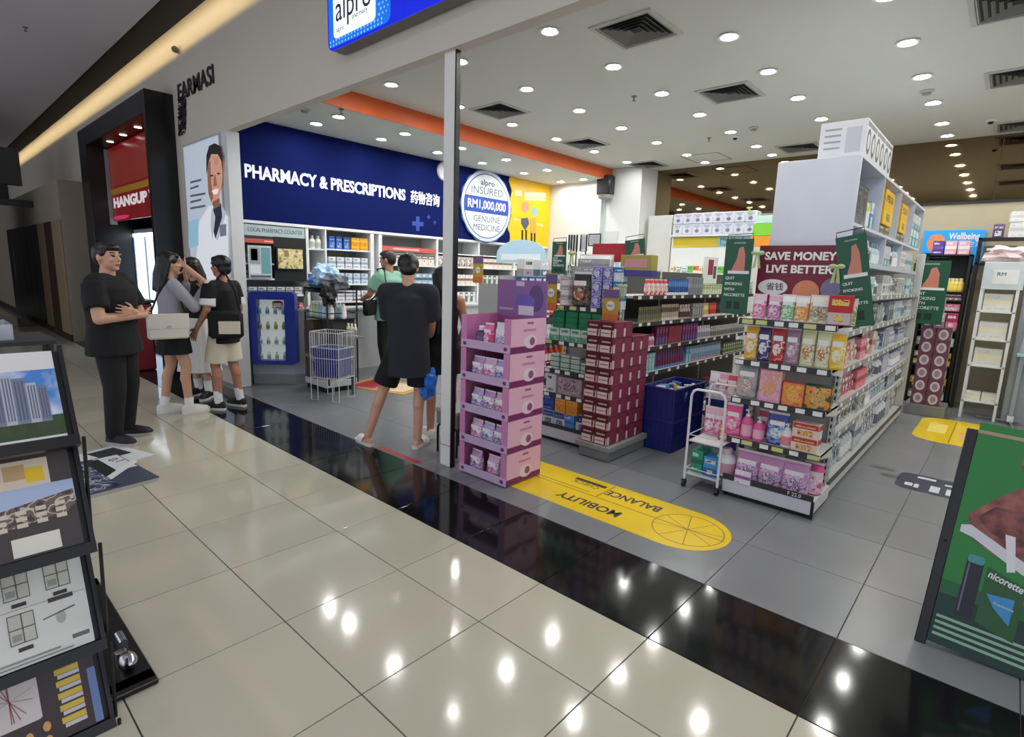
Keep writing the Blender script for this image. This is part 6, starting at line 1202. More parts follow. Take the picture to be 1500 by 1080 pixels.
def leaflet(i, label, base, blocks, u0=.015, u1=RW-.02):
    xb_, zb_, xt_, zt_ = corn[i]; ux = Vector((0, -1, 0)); uz = Vector((xt_-xb_, 0, zt_-zb_)); L = uz.length; uz.normalize(); nn = Vector((uz.z, 0, -uz.x)); o = Vector((xb_, RY, zb_))+nn*.003
    t = thing('leaflet', label, 'leaflet', (0, 0, 0)); vv = [ux.x, ux.y, ux.z]
    def q(pts, k, c): # u is measured from the right-hand edge of the sheet
        return MB().prism([(p[0] if p[0] > .7 else .015+(p[0]-.015)*.62, p[1]*L) for p in pts], o+nn*k, -ux if 0 else ux, uz, -.0015, c)
    q([(u0, .01), (u1, .01), (u1, .985), (u0, .985)], .002, base).obj('sheet', t, 0)
    for nm, pts, c, k in blocks: q(pts, .0025+.0006*k, c).obj(nm, t, 0)
    return t
def R4(a, b, c, d): return [(a, c), (b, c), (b, d), (a, d)]
sky = mix2('print_sky', (74, 132, 206), (226, 232, 240), 9); bld = K((120, 130, 150), .4); bld2 = K((176, 184, 196), .4); grn = mat('print_trees', (52, 74, 40), .5, var=.5, scale=30)
bk1 = [('white_band', R4(.015, .83, .78, .985), K((226, 224, 220), .4), 1), ('trees', R4(.015, .83, .03, .26), grn, 1), ('white_line', R4(.015, .83, .01, .035), K((230, 230, 228), .4), 2)]
for (a, b, d, c) in ((.10, .14, .64, bld2), (.14, .19, .70, bld), (.19, .23, .74, bld2), (.23, .27, .70, bld), (.27, .31, .64, bld2), (.31, .34, .60, bld), (.345, .39, .48, bld2), (.06, .10, .60, bld)): bk1.append(('tower_block', R4(a, b, .2, d), c, 2)); bk1 += [('window_line', R4(a+(b-a)*q, a+(b-a)*(q+.12), .24, d-.03), K((88, 98, 120), .4), 3) for q in (.15, .42, .7)]
leaflet(0, 'leaflet with tower blocks under a blue sky in the top tier of the rack', sky, bk1)
brn_ = busy((112, 92, 84), (70, 54, 50), (206, 190, 170), 60.0)
bk2 = [('plan_picture', R4(.10, .29, .66, .92), K((222, 206, 180), .4), 1), ('plan_yellow', R4(.12, .19, .70, .84), K((236, 196, 30), .4), 2), ('plan_tan', R4(.19, .27, .74, .88), K((196, 160, 110), .4), 2), ('sky_band', R4(.015, .36, .44, .66), K((176, 190, 220), .4), 1), ('building_picture', [(.02, .56), (.35, .46), (.35, .28), (.02, .36)], brn_, 2), ('white_box', R4(.10, .28, .03, .20), K((226, 222, 206), .4), 2), ('map_picture', R4(.36, .6, .02, .30), K((206, 202, 196), .4), 1)]
for k in range(8): bk2.append(('icon_dot', ellipse(.40-.008*k, .86-.075*k, .014, .03, 12), K((222, 222, 222), .4), 2))
for k in range(3):
    for j in range(4): bk2.append(('window_print', R4(.06+.075*j, .10+.075*j, .31+.06*k-.01*j, .35+.06*k-.01*j), K((214, 200, 180), .4), 3))
leaflet(1, 'dark brown leaflet with a yellow plan and a building picture in the second tier', mat('leaflet_dark', (66, 58, 56), .4, var=.2), bk2)
ink = K((96, 92, 88), .5); bk3 = []
for (u, v) in ((.07, .62), (.23, .62), (.38, .60), (.23, .22), (.38, .22)):
    bk3 += [('floor_plan', R4(u, u+.10, v, v+.27), K((196, 194, 180), .4), 1), ('plan_wall', R4(u+.045, u+.05, v, v+.27), ink, 2), ('plan_wall', R4(u, u+.10, v+.13, v+.14), ink, 2), ('plan_caption', R4(u+.02, u+.075, v-.07, v-.035), K((52, 48, 46), .5), 2), ('plan_room', R4(u+.055, u+.09, v+.03, v+.09), K((150, 150, 144), .4), 2)]
    for a, b, c, d in ((u, u+.003, v, v+.27), (u+.097, u+.10, v, v+.27), (u, u+.1, v, v+.008), (u, u+.1, v+.262, v+.27)): bk3.append(('plan_wall', R4(a, b, c, d), ink, 2))
bk3 += [('rule_line', R4(.02, .40, .525, .53), K((150, 148, 144), .5), 1), ('heading', R4(.07, .17, .50, .54), K((60, 56, 54), .5), 2), ('fine_print', R4(.15, .45, .06, .08), K((150, 148, 144), .5), 1), ('fine_print', R4(.10, .45, .03, .045), K((150, 148, 144), .5), 1), ('sketch_line', [(.07, .40), (.20, .36), (.20, .37), (.07, .415)], ink, 1), ('sketch_line', ellipse(.13, .34, .02, .06, 12), K((176, 174, 168), .5), 1), ('logo', R4(.03, .10, .10, .14), K((110, 106, 102), .5), 1)]
leaflet(2, 'white leaflet with floor plans in the third tier of the rack', K((220, 218, 210), .4), bk3)
bk4 = [('map_card', rrect(.25, .30, .47, .86, .02), K((216, 206, 202), .4), 1)]
for k in range(7): bk4.append(('yellow_tab', R4(.08+.0*k, .18, .90-.125*k, .96-.125*k), K((214, 186, 66), .4), 2)); bk4.append(('white_tab', R4(.08, .17, .855-.125*k, .895-.125*k), K((206, 200, 206), .4), 2))
for k in range(9): a = random.uniform(0, PI); c_ = (.36, .58); bk4.append(('map_line', [(c_[0]-.09*math.cos(a), c_[1]-.22*math.sin(a)), (c_[0]+.09*math.cos(a), c_[1]+.22*math.sin(a)), (c_[0]+.09*math.cos(a)+.004, c_[1]+.22*math.sin(a)), (c_[0]-.09*math.cos(a)+.004, c_[1]-.22*math.sin(a))], K((150, 90, 90), .5), 2))
for u, v in ((.24, .2), (.31, .16), (.24, .06)): bk4.append(('orange_dot', ellipse(u, v, .016, .05, 12), K((214, 160, 90), .4), 2))
bk4.append(('blue_side', R4(.015, .05, .02, .6), K((110, 130, 180), .4), 1))
leaflet(3, 'dark leaflet with a road map and yellow tabs in the bottom tier of the rack', mat('leaflet_wine', (60, 44, 46), .4, var=.25), bk4)
MB().box((-1.53, -.655, 0), (-.60, -.49, .02), FRM, .004).obj('base_rail', rk); MB().box((-.66, -1.5, 0), (-.575, -.49, .02), FRM, .004).obj('base_front', rk); MB().box((-1.53, -1.5, 0), (-1.45, -.49, .02), FRM, .004).obj('base_rear', rk); MB().box((-1.53, -1.5, 0), (-.60, -1.42, .02), FRM, .004).obj('base_rail', rk)
for y in (RY-.005, RY-RW+.005):
    MB().tube([(-.62, y, .02), (-.80, y, 1.27)], .012, 6, FRM).obj('upright', rk); MB().tube([(-1.45, y, .02), (-.84, y, 1.27)], .012, 6, FRM).obj('rear_leg', rk)
MB().box((-1.02, RY-RW, 1.262), (-.73, RY+.005, 1.275), mat('rack_mesh', (34, 34, 36), .6, var=.5, scale=80)).obj('top_shelf', rk)
MB().lathe([(.02, .02), (.02, .06), (.012, .062)], 12, (-.78, -.56, 0), CHROME).obj('bolt', rk); MB().ell((-.72, -.55, .05), (.045, .03, .028), CHROME).obj('chrome_foot', rk); MB().tube([(-.95, -.53, .03), (-.87, -.53, .03)], .016, 10, CHROME).obj('hinge', rk)
tyy = thing('acrylic_tray', 'clear acrylic tray with leaflets on top of the brochure rack', 'tray', (-.88, -.90, 1.276)); AC = mat('acrylic', (220, 225, 230), .08, alpha=.35)
MB().box((-.10, -.15, 0), (.10, .15, .004), AC).obj('bottom', tyy, 0)
for a, b in (((-.10, -.15), (.10, -.146)), ((-.10, .146), (.10, .15)), ((-.10, -.15), (-.096, .15)), ((.096, -.15), (.10, .15))): MB().box((*a, 0), (*b, .05), AC).obj('wall', tyy, 0)
lf = tag(MB().box((-.09, -.14, 0), (.09, .14, .02), K((70, 74, 80), .5), .002).box((-.07, -.1, .02), (.04, .06, .0206), K((170, 170, 172), .5)).obj('leaflet_stack', None, 0), 'stack of grey leaflets in the acrylic tray', 'leaflet'); lf.location = (-.88, -.90, 1.281)
# posters dropped on the floor
pq = thing('poster_stack', 'thick stack of dark city posters lying on the tiled floor', 'poster', (-3.05, -.16, 0), .12)
for k in range(4): MB().box((-.40, -.30+.004*k, .008*k), (.34, .22+.003*k, .008*k+.007), K((190, 188, 184) if k < 3 else (70, 74, 92), .4), .001).obj('sheet', pq, 0)
MB().box((-.38, -.28, .031), (.32, .0, .0318), busy((84, 88, 112), (44, 46, 62), (176, 178, 196), 36.0)).obj('city_print', pq, 0); MB().box((-.38, .06, .031), (.0, .22, .0318), K((210, 210, 214), .4)).obj('white_print', pq, 0); MB().box((-.36, .0, .0312), (.05, .09, .0322), K((34, 44, 44), .4)).obj('dark_print', pq, 0); text('0.1', .10, (-.3, .15, .0322), (0, 0, .3), K((40, 44, 46), .5), pq)
MB().prism([(.02, .0), (.10, .0), (-.16, .26), (-.24, .26)], (.06, 0, .0318), X_, Y_, .001, K((220, 220, 222), .4)).obj('white_stripe', pq, 0)
ph = thing('dropped_sheet', 'white printed sheet under the dark city posters', 'poster', (-3.55, .02, 0), .3); MB().box((-.25, -.2, 0), (.25, .16, .003), K((212, 212, 214), .5)).obj('sheet', ph, 0); MB().box((-.2, -.1, .003), (.05, .1, .0036), K((40, 50, 50), .5)).obj('print', ph, 0)
# ------------------------------------------------------------------ people
SKIN = mat('skin', (206, 158, 130), .5, var=.05, scale=12); SKIN2 = mat('skin_tan', (176, 124, 96), .5, var=.05, scale=12); LIPS = mat('lips', (170, 96, 88), .45); BROW = mat('brow', (40, 30, 28), .6)
HAIR = mat('black_hair', (16, 14, 14), .35, var=.3, scale=40)
class Prims(MB):
    def rc(s, a, b, ra, rb=None, n=14):                             # tapered limb with round ends
        rb = ra if rb is None else rb; a = Vector(a); b = Vector(b)
        s.cyl(a, b, ra, rb, n, DARK); s.ell(a, (ra, ra, ra), DARK, n, 8); s.ell(b, (rb, rb, rb), DARK, n, 8); return s
    def ring(s, levels, n=24, m=None):                              # stacked elliptical sections (z, rx, ry, cx, cy)
        s.loft([[(l[3]+l[1]*math.cos(2*PI*k/n), l[4]+l[2]*math.sin(2*PI*k/n), l[0]) for k in range(n)] for l in levels], DARK); return s
    def fuse(s, name, voxel, m, parent, smooth=3, paint=None):
        me = bpy.data.meshes.new(name); me.from_pydata(s.v, [], s.f); me.update()
        bm = bmesh.new(); bm.from_mesh(me); bmesh.ops.recalc_face_normals(bm, faces=bm.faces); bm.to_mesh(me); bm.free()
        o = bpy.data.objects.new(name, me); COL.objects.link(o)
        r = o.modifiers.new('r', 'REMESH'); r.mode = 'VOXEL'; r.voxel_size = voxel; r.use_smooth_shade = True
        if smooth: q = o.modifiers.new('s', 'SMOOTH'); q.iterations = smooth; q.factor = .5
        dg_ = bpy.context.evaluated_depsgraph_get(); me2 = bpy.data.meshes.new_from_object(o.evaluated_get(dg_)); bpy.data.objects.remove(o)
        me2.name = name; me2.materials.clear(); ms = m if isinstance(m, list) else [m]
        for q in ms: me2.materials.append(q)
        me2.polygons.foreach_set('use_smooth', [True]*len(me2.polygons))
        if paint: me2.polygons.foreach_set('material_index', [paint(p.center) for p in me2.polygons])
        me2.update(); return link(name, me2, parent)
def hand(P, w, d, t, curl=.5, s=1.0):
    w = Vector(w); d = Vector(d).normalized(); t = Vector(t); t = (t-d*t.dot(d)).normalized(); n = d.cross(t)
    for k in (-.028, -.01, .01, .026): P.rc(w+t*k*.5*s, w+(d*.085+t*k)*s, .014*s, .0125*s, 8)
    for k, L in ((.033, .072), (.011, .082), (-.012, .077), (-.034, .060)):
        a = w+(d*.085+t*k)*s; e = (d+t*k*3.2).normalized(); b = a+e*L*.5*s; f_ = (e*math.cos(curl)+n*math.sin(curl)); c = b+f_*L*.3*s; g = (e*math.cos(curl*1.8)+n*math.sin(curl*1.8)); P.rc(a, b, .0088*s, .0082*s, 8); P.rc(b, c, .0082*s, .0076*s, 8); P.rc(c, c+g*L*.25*s, .0076*s, .0066*s, 8)
    a = w+(d*.025+t*.026)*s; b = a+(t*.75+d*.65+n*.2).normalized()*.04*s; P.rc(a, b, .0125*s, .011*s, 8); P.rc(b, b+(d*.85+t*.3+n*.35).normalized()*.034*s, .0105*s, .008*s, 8)
def person(label, loc, heading, H, bulk=1.0, skin=None, head_yaw=0, head_pitch=0, arms=None, feet=None, hair='short', top=None, bottom=None, shoes=None, female=False, hipw=None):
    s = H/1.70; skin = skin or SKIN; root = thing('person', label, 'person', loc, heading+PI/2)
    V = lambda x, y, z: Vector((x*s, y*s, z*s)); B = bulk; sw = (.165 if female else .19)*(.9+.1*B)
    P = Prims(); P.ring([(z*s, rx*B*s, ry*B*s, 0, 0) for z, rx, ry in ((.84, .13, .10), (.92, .165, .115), (1.02, .145 if female else .155, .105), (1.12, .135 if female else .152, .105), (1.25, .155 if female else .168, .115), (1.34, .16, .105), (1.40, .12, .08))])
    P.rc(V(-sw*.82, .005, 1.385), V(sw*.82, .005, 1.385), .055*s*B**.5); P.rc(V(0, .015, 1.38), V(0, .0, 1.53), .056*s*B**.5, .052*s)
    HR = Matrix.Translation(V(0, .005, 1.47)) @ Matrix.Rotation(head_yaw, 4, 'Z') @ Matrix.Rotation(head_pitch, 4, 'X') @ Matrix.Translation(-V(0, .005, 1.47)); H3 = HR.to_3x3()
    h = lambda x, y, z: HR @ V(x, y, z)
    hk_ = 1.06 if B > 1.1 else 1.0
    P.ell(h(0, .008, 1.605), (.077*s*hk_, .094*s, .098*s), DARK, 20, 14, H3); P.ell(h(0, -.025, 1.55), (.062*s*hk_, .066*s, .07*s), DARK, 18, 12, H3); P.ell(h(0, -.07, 1.503), (.026*s*hk_, .022*s, .018*s), DARK, mtx=H3)
    P.rc(h(0, -.087, 1.612), h(0, -.106, 1.577), .0085*s, .0125*s, 8); P.ell(h(0, -.097, 1.572), (.018*s, .012*s, .010*s), DARK, mtx=H3)
    P.ell(h(0, -.088, 1.541), (.024*s, .010*s, .0075*s), DARK, mtx=H3); P.ell(h(0, -.086, 1.530), (.02*s, .010*s, .0075*s), DARK, mtx=H3)
    for x in (-1, 1):
        P.ell(h(x*.077*hk_, .012, 1.585), (.011*s, .02*s, .032*s), DARK, mtx=H3); P.ell(h(x*.034, -.078, 1.625), (.024*s, .012*s, .010*s), DARK, mtx=H3); P.ell(h(x*.042, -.062, 1.572), (.022*s, .02*s, .022*s), DARK, mtx=H3)
    arms = arms or {}; J = {}
    for nm, sx in (('L', 1), ('R', -1)):
        e, w, d, t, c = arms.get(nm, ((sx*(sw+.06), .03, 1.13), (sx*(sw+.07), -.03, .88), (0, -.12, -1), (0, -1, 0), .35))
        sh = V(sx*sw, .005, 1.375); e = V(*e); w = V(*w); J[nm] = (sh, e, w)
        P.rc(sh, e, .05*s*B**.6, .040*s*B**.5); P.rc(e, w, .040*s*B**.5, .026*s); hand(P, w, d, t, c, s)
    feet = feet or {}; hw_ = hipw or .085
    for nm, sx in (('L', 1), ('R', -1)):
        fx, fy, toe = feet.get(nm, (sx*.10, 0, 0)); hp = V(sx*hw_, .0, .90); ak = V(fx, fy+.02, .085); kn = (hp+ak)/2+V(sx*.008, -.035, .02); J['k'+nm] = (hp, kn, ak)
        P.rc(hp, kn, .084*s*B**.7, .054*s*B**.4); P.rc(kn, kn+(ak-kn)*.3+V(0, .018, 0), .05*s, .052*s*B**.4); P.rc(kn+(ak-kn)*.3+V(0, .012, 0), ak, .050*s*B**.4, .036*s)
        td = Vector((math.sin(toe)*-1*-1, -math.cos(toe), 0)); J['f'+nm] = (ak, td)
        g = Vector((ak.x, ak.y, .035*s)); P.rc(g-td*.035*s, g+td*.06*s, .034*s, .030*s); P.rc(g+td*.06*s+Vector((0, 0, -.008*s)), g+td*.15*s+Vector((0, 0, -.014*s)), .032*s, .021*s)
    eyes = [h(x*.034, -.088, 1.607) for x in (-1, 1)]; brows = [h(x*.036, -.09, 1.632) for x in (-1, 1)]; lip = h(0, -.094, 1.536)
    Hi = H3.inverted()
    def paint(c):
        for e in eyes:
            v = Hi @ (c-e)
            if abs(v.x) < .014*s and abs(v.z) < .0055*s and abs(v.y) < .03*s: return 1
        for e in brows:
            v = Hi @ (c-e)
            if abs(v.x) < .019*s and abs(v.z) < .0045*s and abs(v.y) < .03*s: return 2
        v = Hi @ (c-lip)
        if abs(v.x) < .022*s and abs(v.z) < .009*s and abs(v.y) < .02*s: return 3
        return 0
    P.fuse('body', .0065, [skin, EYE, BROW, LIPS], root, 2, paint)
    # hair
    G = Prims(); HB = DARK
    if hair in ('short', 'crop', 'bowl'):
        G.ell(h(0, .024, 1.632), (.084*s*hk_, .094*s, .083*s), HB, 20, 14, H3); G.ell(h(0, .05, 1.60), (.078*s*hk_, .066*s, .085*s), HB, 18, 12, H3); G.ell(h(0, -.035, 1.672), (.068*s*hk_, .058*s, .034*s), HB, 18, 10, H3)
        for x in (-1, 1): G.ell(h(x*.074*hk_, -.008, 1.628), (.014*s, .03*s, .034*s), HB, mtx=H3)
        if hair == 'bowl':
            G.ell(h(0, .02, 1.63), (.094*s, .104*s, .092*s), HB, 20, 14, H3); G.ell(h(0, .06, 1.57), (.075*s, .06*s, .07*s), HB, mtx=H3)
            for k in range(7): a = -1.2+.4*k; G.rc(h(.085*math.sin(a), .02-.09*math.cos(a), 1.66), h(.09*math.sin(a), .02-.098*math.cos(a), 1.625), .014*s, .007*s, 8)
    else:
        Lz = {'long': 1.20, 'tail': 1.33, 'verylong': 1.06}[hair]
        G.ell(h(0, .02, 1.625), (.089*s, .10*s, .09*s), HB, 20, 14, H3); G.ell(h(0, -.03, 1.675), (.07*s, .06*s, .032*s), HB, 18, 10, H3)
        for k in range(9):
            a = -1.75+.4375*k; x, y = .078*math.sin(a), .03+.075*math.cos(a)
            if abs(a) > 1.5 and hair == 'tail': continue
            G.rc(h(x, y-.02, 1.62), h(x*1.05, y+.005, 1.47), .030*s, .032*s, 10); end = Vector((x*1.25, y+.035, Lz+random.uniform(-.02, .03)))
            G.rc(h(x*1.05, y+.005, 1.47), V(*end), .032*s, .016*s, 10)
        G.ell(h(0, .075, 1.56), (.08*s, .05*s, .10*s), HB, mtx=H3)
    G.fuse('hair', .009, HAIR, root, 2)
    # top
    if top:
        hem, loose, slv, m = top['hem'], top.get('loose', .015), top.get('sleeve', .5), top['mat']; T = Prims(); l = loose; fl = top.get('flare', .0)
        lv = [(hem, .165+l+fl, .115+l+fl), (hem+.08, .163+l+fl*.7, .114+l+fl*.6)]
        for z, rx, ry in ((1.02, .15, .108), (1.12, .15, .108), (1.25, .166, .118), (1.34, .162, .108)):
            if z > hem+.1: lv.append((z, rx+l, ry+l))
        lv += [(1.405, .115, .078), (1.425, .075, .066)]
        if top.get('strap'): lv = [q for q in lv if q[0] <= 1.26]+[(1.32, .15+l, .10+l)]
        T.ring([(z*s, rx*B*s, ry*B*s, 0, 0.002) for z, rx, ry in lv])
        if not top.get('strap'): T.rc(V(-sw*.86, .005, 1.385), V(sw*.86, .005, 1.385), (.058+l*.5)*s*B**.5)
        else:
            for x in (-1, 1): T.rc(V(x*.085, -.085, 1.30), V(x*.08, .0, 1.44), .012*s); T.rc(V(x*.08, .0, 1.44), V(x*.085, .085, 1.30), .012*s)
        if slv:
            for nm in 'LR':
                sh, e, w = J[nm]; full = (e-sh).length
                if slv <= 1: q = sh+(e-sh)*slv; T.ell(sh, ((.058+l*.6)*s,)*3, DARK); T.cyl(sh, q, (.058+l*.7)*s*B**.6, (.052+l*1.1)*s*B**.6, 16, DARK)
                else: T.rc(sh, e, (.058+l*.6)*s, (.048+l*.6)*s); q = e+(w-e)*(slv-1); T.rc(e, q, (.048+l*.6)*s, (.036+l*.5)*s)
        tm = [m]+([top['mat2']] if 'mat2' in top else []); T.fuse('shirt', .010, tm, root, 4, top.get('paint'))
    if bottom:
        k = bottom['kind']; m = bottom['mat']
        if k in ('trousers', 'shorts'):
            T = Prims(); T.ring([(z*s, rx*B*s, ry*B*s, 0, 0) for z, rx, ry in ((.80, .15, .12), (.88, .178, .128), (.95, .17, .122), (1.04, .152, .112))])
            for nm in 'LR':
                hp, kn, ak = J['k'+nm]
                if k == 'trousers': T.rc(hp, kn, .098*s*B**.7, .076*s*B**.5); T.rc(kn, ak+Vector((0, 0, .02*s)), .076*s*B**.5, .056*s*B**.5)
                else: q = hp+(kn-hp)*bottom.get('len', .8); T.ell(hp, (.1*s, .1*s, .1*s), DARK); T.cyl(hp, q, .102*s*B**.7, (.096+bottom.get('loose', .01))*s*B**.6, 18, DARK)
            T.fuse('trousers' if k == 'trousers' else 'shorts', .010, m, root, 4)
        else:                                                       # skirt
            z0 = bottom['hem']; n = 72; rings = []; pl = bottom.get('pleat', .0)
            for i in range(9):
                u = i/8; z = 1.03+(z0-1.03)*u; f = bottom.get('flare', .05)*u
                rings.append([((.15+.028*min(1, u*4)+f)*B*s*(1+pl*u*math.cos(14*2*PI*j/n))*math.cos(2*PI*j/n), (.112+.02*min(1, u*4)+f)*B*s*(1+pl*u*math.cos(14*2*PI*j/n))*math.sin(2*PI*j/n), z*s) for j in range(n)])
            MB().loft(rings, m).obj('skirt', root, 60)
    # shoes
    if shoes:
        for nm in 'LR':
            ak, td = J['f'+nm]; sd = Vector((td.y, -td.x, 0)); o = Vector((ak.x, ak.y, 0)); k = shoes['kind']
            def out(f, z, wid): return [tuple(o+td*a*s+sd*b*wid*s+Vector((0, 0, z*s))) for a, b in f]
            fo = [(-.075, 0), (-.065, .028), (-.02, .037), (.04, .042), (.10, .050), (.155, .045), (.19, .024), (.20, 0), (.19, -.022), (.155, -.038), (.10, -.043), (.04, -.038), (-.02, -.035), (-.065, -.027)]
            sh_ = thing('x', None, None) if 0 else None
            base = MB().loft([out(fo, .0, .96), out(fo, .012, 1.04), out(fo, .03, 1.04)], shoes['sole']).obj('sole', root, 60)
            if k == 'slide':
                U = MB(); sec = []
                for a in (.035, .06, .10, .125): sec.append([tuple(o+td*a*s+(sd*math.cos(PI*q/10)*.05+Vector((0, 0, .028+.052*math.sin(PI*q/10))))*s) for q in range(11)]+[tuple(o+td*a*s+(sd*math.cos(PI*q/10)*.043+Vector((0, 0, .028+.044*math.sin(PI*q/10))))*s) for q in range(10, -1, -1)])
                U.loft(sec, shoes['mat']).obj('strap', root, 60)
            else:
                U = Prims(); hi_ = shoes.get('ankle', .10)
                U.loft([out(fo, .025, 1.0), out(fo, .045, .99), [tuple(o+td*(a*.9-.004)*s+sd*b*.85*s+Vector((0, 0, (.072 if a > .07 else .085)*s))) for a, b in fo], [tuple(o+td*(a*.42-.02)*s+sd*b*.72*s+Vector((0, 0, hi_*s))) for a, b in fo]], shoes['mat']); U.obj('shoe', root, 60)
                m2 = MB()
                for q in range(4): c = o+td*(.035+.022*q)*s+Vector((0, 0, (.098-.008*q)*s)); m2.tube([c-sd*.02*s, c+sd*.02*s+Vector((0, 0, .002))], .003*s, 5, shoes.get('lace', PAPER))
                m2.obj('laces', root)
            if shoes.get('sock'):
                MB().cyl(ak+Vector((0, 0, .0)), ak+(J['k'+nm][1]-ak).normalized()*shoes['sock']*s, .043*s, .045*s, 16, PAPER).obj('sock', root)
    return root, J, s
BLK = mat('black_cloth', (9, 9, 11), .85, var=.25, scale=20); CHAR = mat('charcoal_tee', (36, 38, 45), .9, var=.18, scale=14); GRYT = mat('light_grey_knit', (158, 156, 164), .9, var=.06, scale=30)
GRNT = mat('sage_tee', (126, 172, 152), .9, var=.06, scale=20); WHT = mat('white_cloth', (222, 220, 218), .85, var=.05, scale=20); CRMC = mat('cream_cloth', (216, 206, 184), .85, var=.06); BSH = mat('black_shoe', (18, 18, 20), .6); WSH = mat('white_shoe', (226, 224, 216), .5); GSOLE = K((170, 168, 164), .6); WSOLE = K((224, 222, 216), .6)

# man with folded arms
person('heavyset man in black standing with folded arms beside the brochure rack', (-3.94, .17, 0), math.radians(47), 1.66, 1.28, SKIN, head_yaw=math.radians(-8), head_pitch=.05,
       arms={'L': ((.28, -.07, 1.10), (-.06, -.215, 1.145), (-1, .25, .16), (0, -.2, 1), .35), 'R': ((-.285, -.07, 1.10), (.03, -.25, 1.115), (1, .45, -.02), (0, -.3, 1), .4)},
       feet={'L': (.13, .02, .25), 'R': (-.12, -.02, -.22)}, hair='crop', top=dict(hem=.78, loose=.022, sleeve=.72, mat=BLK, flare=.012), bottom=dict(kind='trousers', mat=mat('black_trousers', (11, 11, 13), .8, var=.2)), shoes=dict(kind='shoe', mat=BSH, sole=GSOLE, lace=BLK))
# woman in grey with a white bag
person('woman in light grey top and short black skirt with a white shoulder bag', (-4.62, .80, 0), math.radians(88), 1.62, .92, SKIN, head_yaw=.05, head_pitch=.1,
       arms={'L': ((.20, -.17, 1.17), (.08, -.18, 1.40), (-.25, .15, 1), (-1, 0, 0), .5), 'R': ((-.215, -.16, 1.15), (-.06, -.30, 1.33), (.2, .3, 1), (1, 0, 0), .5)}, feet={'L': (.09, .09, .1), 'R': (-.10, -.10, -.05)}, hair='tail', female=True,
       top=dict(hem=.98, loose=.014, sleeve=1.9, mat=GRYT), bottom=dict(kind='skirt', mat=BLK, hem=.66, flare=.045, pleat=.03), shoes=dict(kind='shoe', mat=WSH, sole=WSOLE, sock=.10))
hb3 = thing('handbag', 'cream white rectangular shoulder bag worn by the woman in grey', 'bag', (-4.40, .70, .80), math.radians(84)); BGW = mat('cream_leather', (222, 218, 204), .45, var=.03)
MB().box((-.17, -.045, 0), (.17, .045, .24), BGW, .015).obj('body', hb3); MB().box((-.172, -.05, .10), (.172, -.042, .245), BGW, .006).obj('flap', hb3); MB().box((-.02, -.054, .11), (.02, -.05, .13), K((190, 180, 150), .3)).obj('clasp', hb3)
MB().tube([(-.14, 0, .235), (-.06, .03, .42), (.04, .07, .565), (.08, .11, .57), (.12, .07, .45), (.15, 0, .235)], .008, 6, BLK).obj('strap', hb3)
# woman in a white skirt
person('woman in black top and long white pleated skirt raising her hands to her head', (-5.22, 1.22, 0), math.radians(-62), 1.58, .92, SKIN, head_yaw=-.2, head_pitch=.22,
       arms={'L': ((.27, -.13, 1.42), (.06, -.17, 1.60), (-.8, .1, .45), (0, 0, 1), .4), 'R': ((-.26, -.14, 1.20), (-.09, -.17, 1.50), (.35, .0, .8), (1, 0, 0), .5)}, feet={'L': (.13, -.04, .3), 'R': (-.10, .05, -.1)}, hair='long', female=True,
       top=dict(hem=.98, loose=.012, sleeve=.45, mat=BLK), bottom=dict(kind='skirt', mat=WHT, hem=.34, flare=.10, pleat=.06), shoes=dict(kind='shoe', mat=BSH, sole=WSOLE, sock=.14))
# boy in black and white tee
def boy_paint(c): return 1 if (abs(c.x) > .13 and .90 < c.z < 1.0 and abs(c.x) < .20 and 0) or (abs(c.x) > .185 and c.z < 1.185 and c.z > 1.05) or (abs(c.x) > .12 and 1.335 < c.z < 1.375 and -.02 < c.y < .03) else 0
person('boy in black tee with white cuffs and pale shorts seen from behind', (-4.50, 1.24, 0), math.radians(212), 1.60, .95, SKIN2, head_yaw=-.15, head_pitch=0,
       arms={'L': ((.245, .0, 1.14), (.24, -.14, .93), (.0, -.5, -.9), (0, -1, 0), .5), 'R': ((-.25, .02, 1.13), (-.27, -.08, .89), (0, -.2, -1), (0, -1, 0), .4)}, feet={'L': (.10, -.06, .1), 'R': (-.12, .05, -.15)}, hair='bowl',
       top=dict(hem=.76, loose=.03, sleeve=.85, mat=BLK, mat2=WHT, paint=boy_paint), bottom=dict(kind='shorts', mat=CRMC, len=.92, loose=.02), shoes=dict(kind='shoe', mat=BSH, sole=WSOLE, sock=.14, lace=BLK))
bb = thing('crossbody_bag', 'black crossbody bag with a cream patch hanging on the boy', 'bag', (-4.30, 1.20, .80), math.radians(60)); MB().box((-.17, -.05, -.02), (.15, .05, .26), BLK, .03).obj('body', bb); MB().box((-.07, -.058, .03), (.13, -.05, .16), CRMC, .004).obj('patch', bb); MB().tube([(-.15, 0, .22), (-.18, .13, .45), (-.02, .12, .66), (.09, .03, .45), (.13, 0, .22)], .013, 6, BLK).obj('strap', bb)
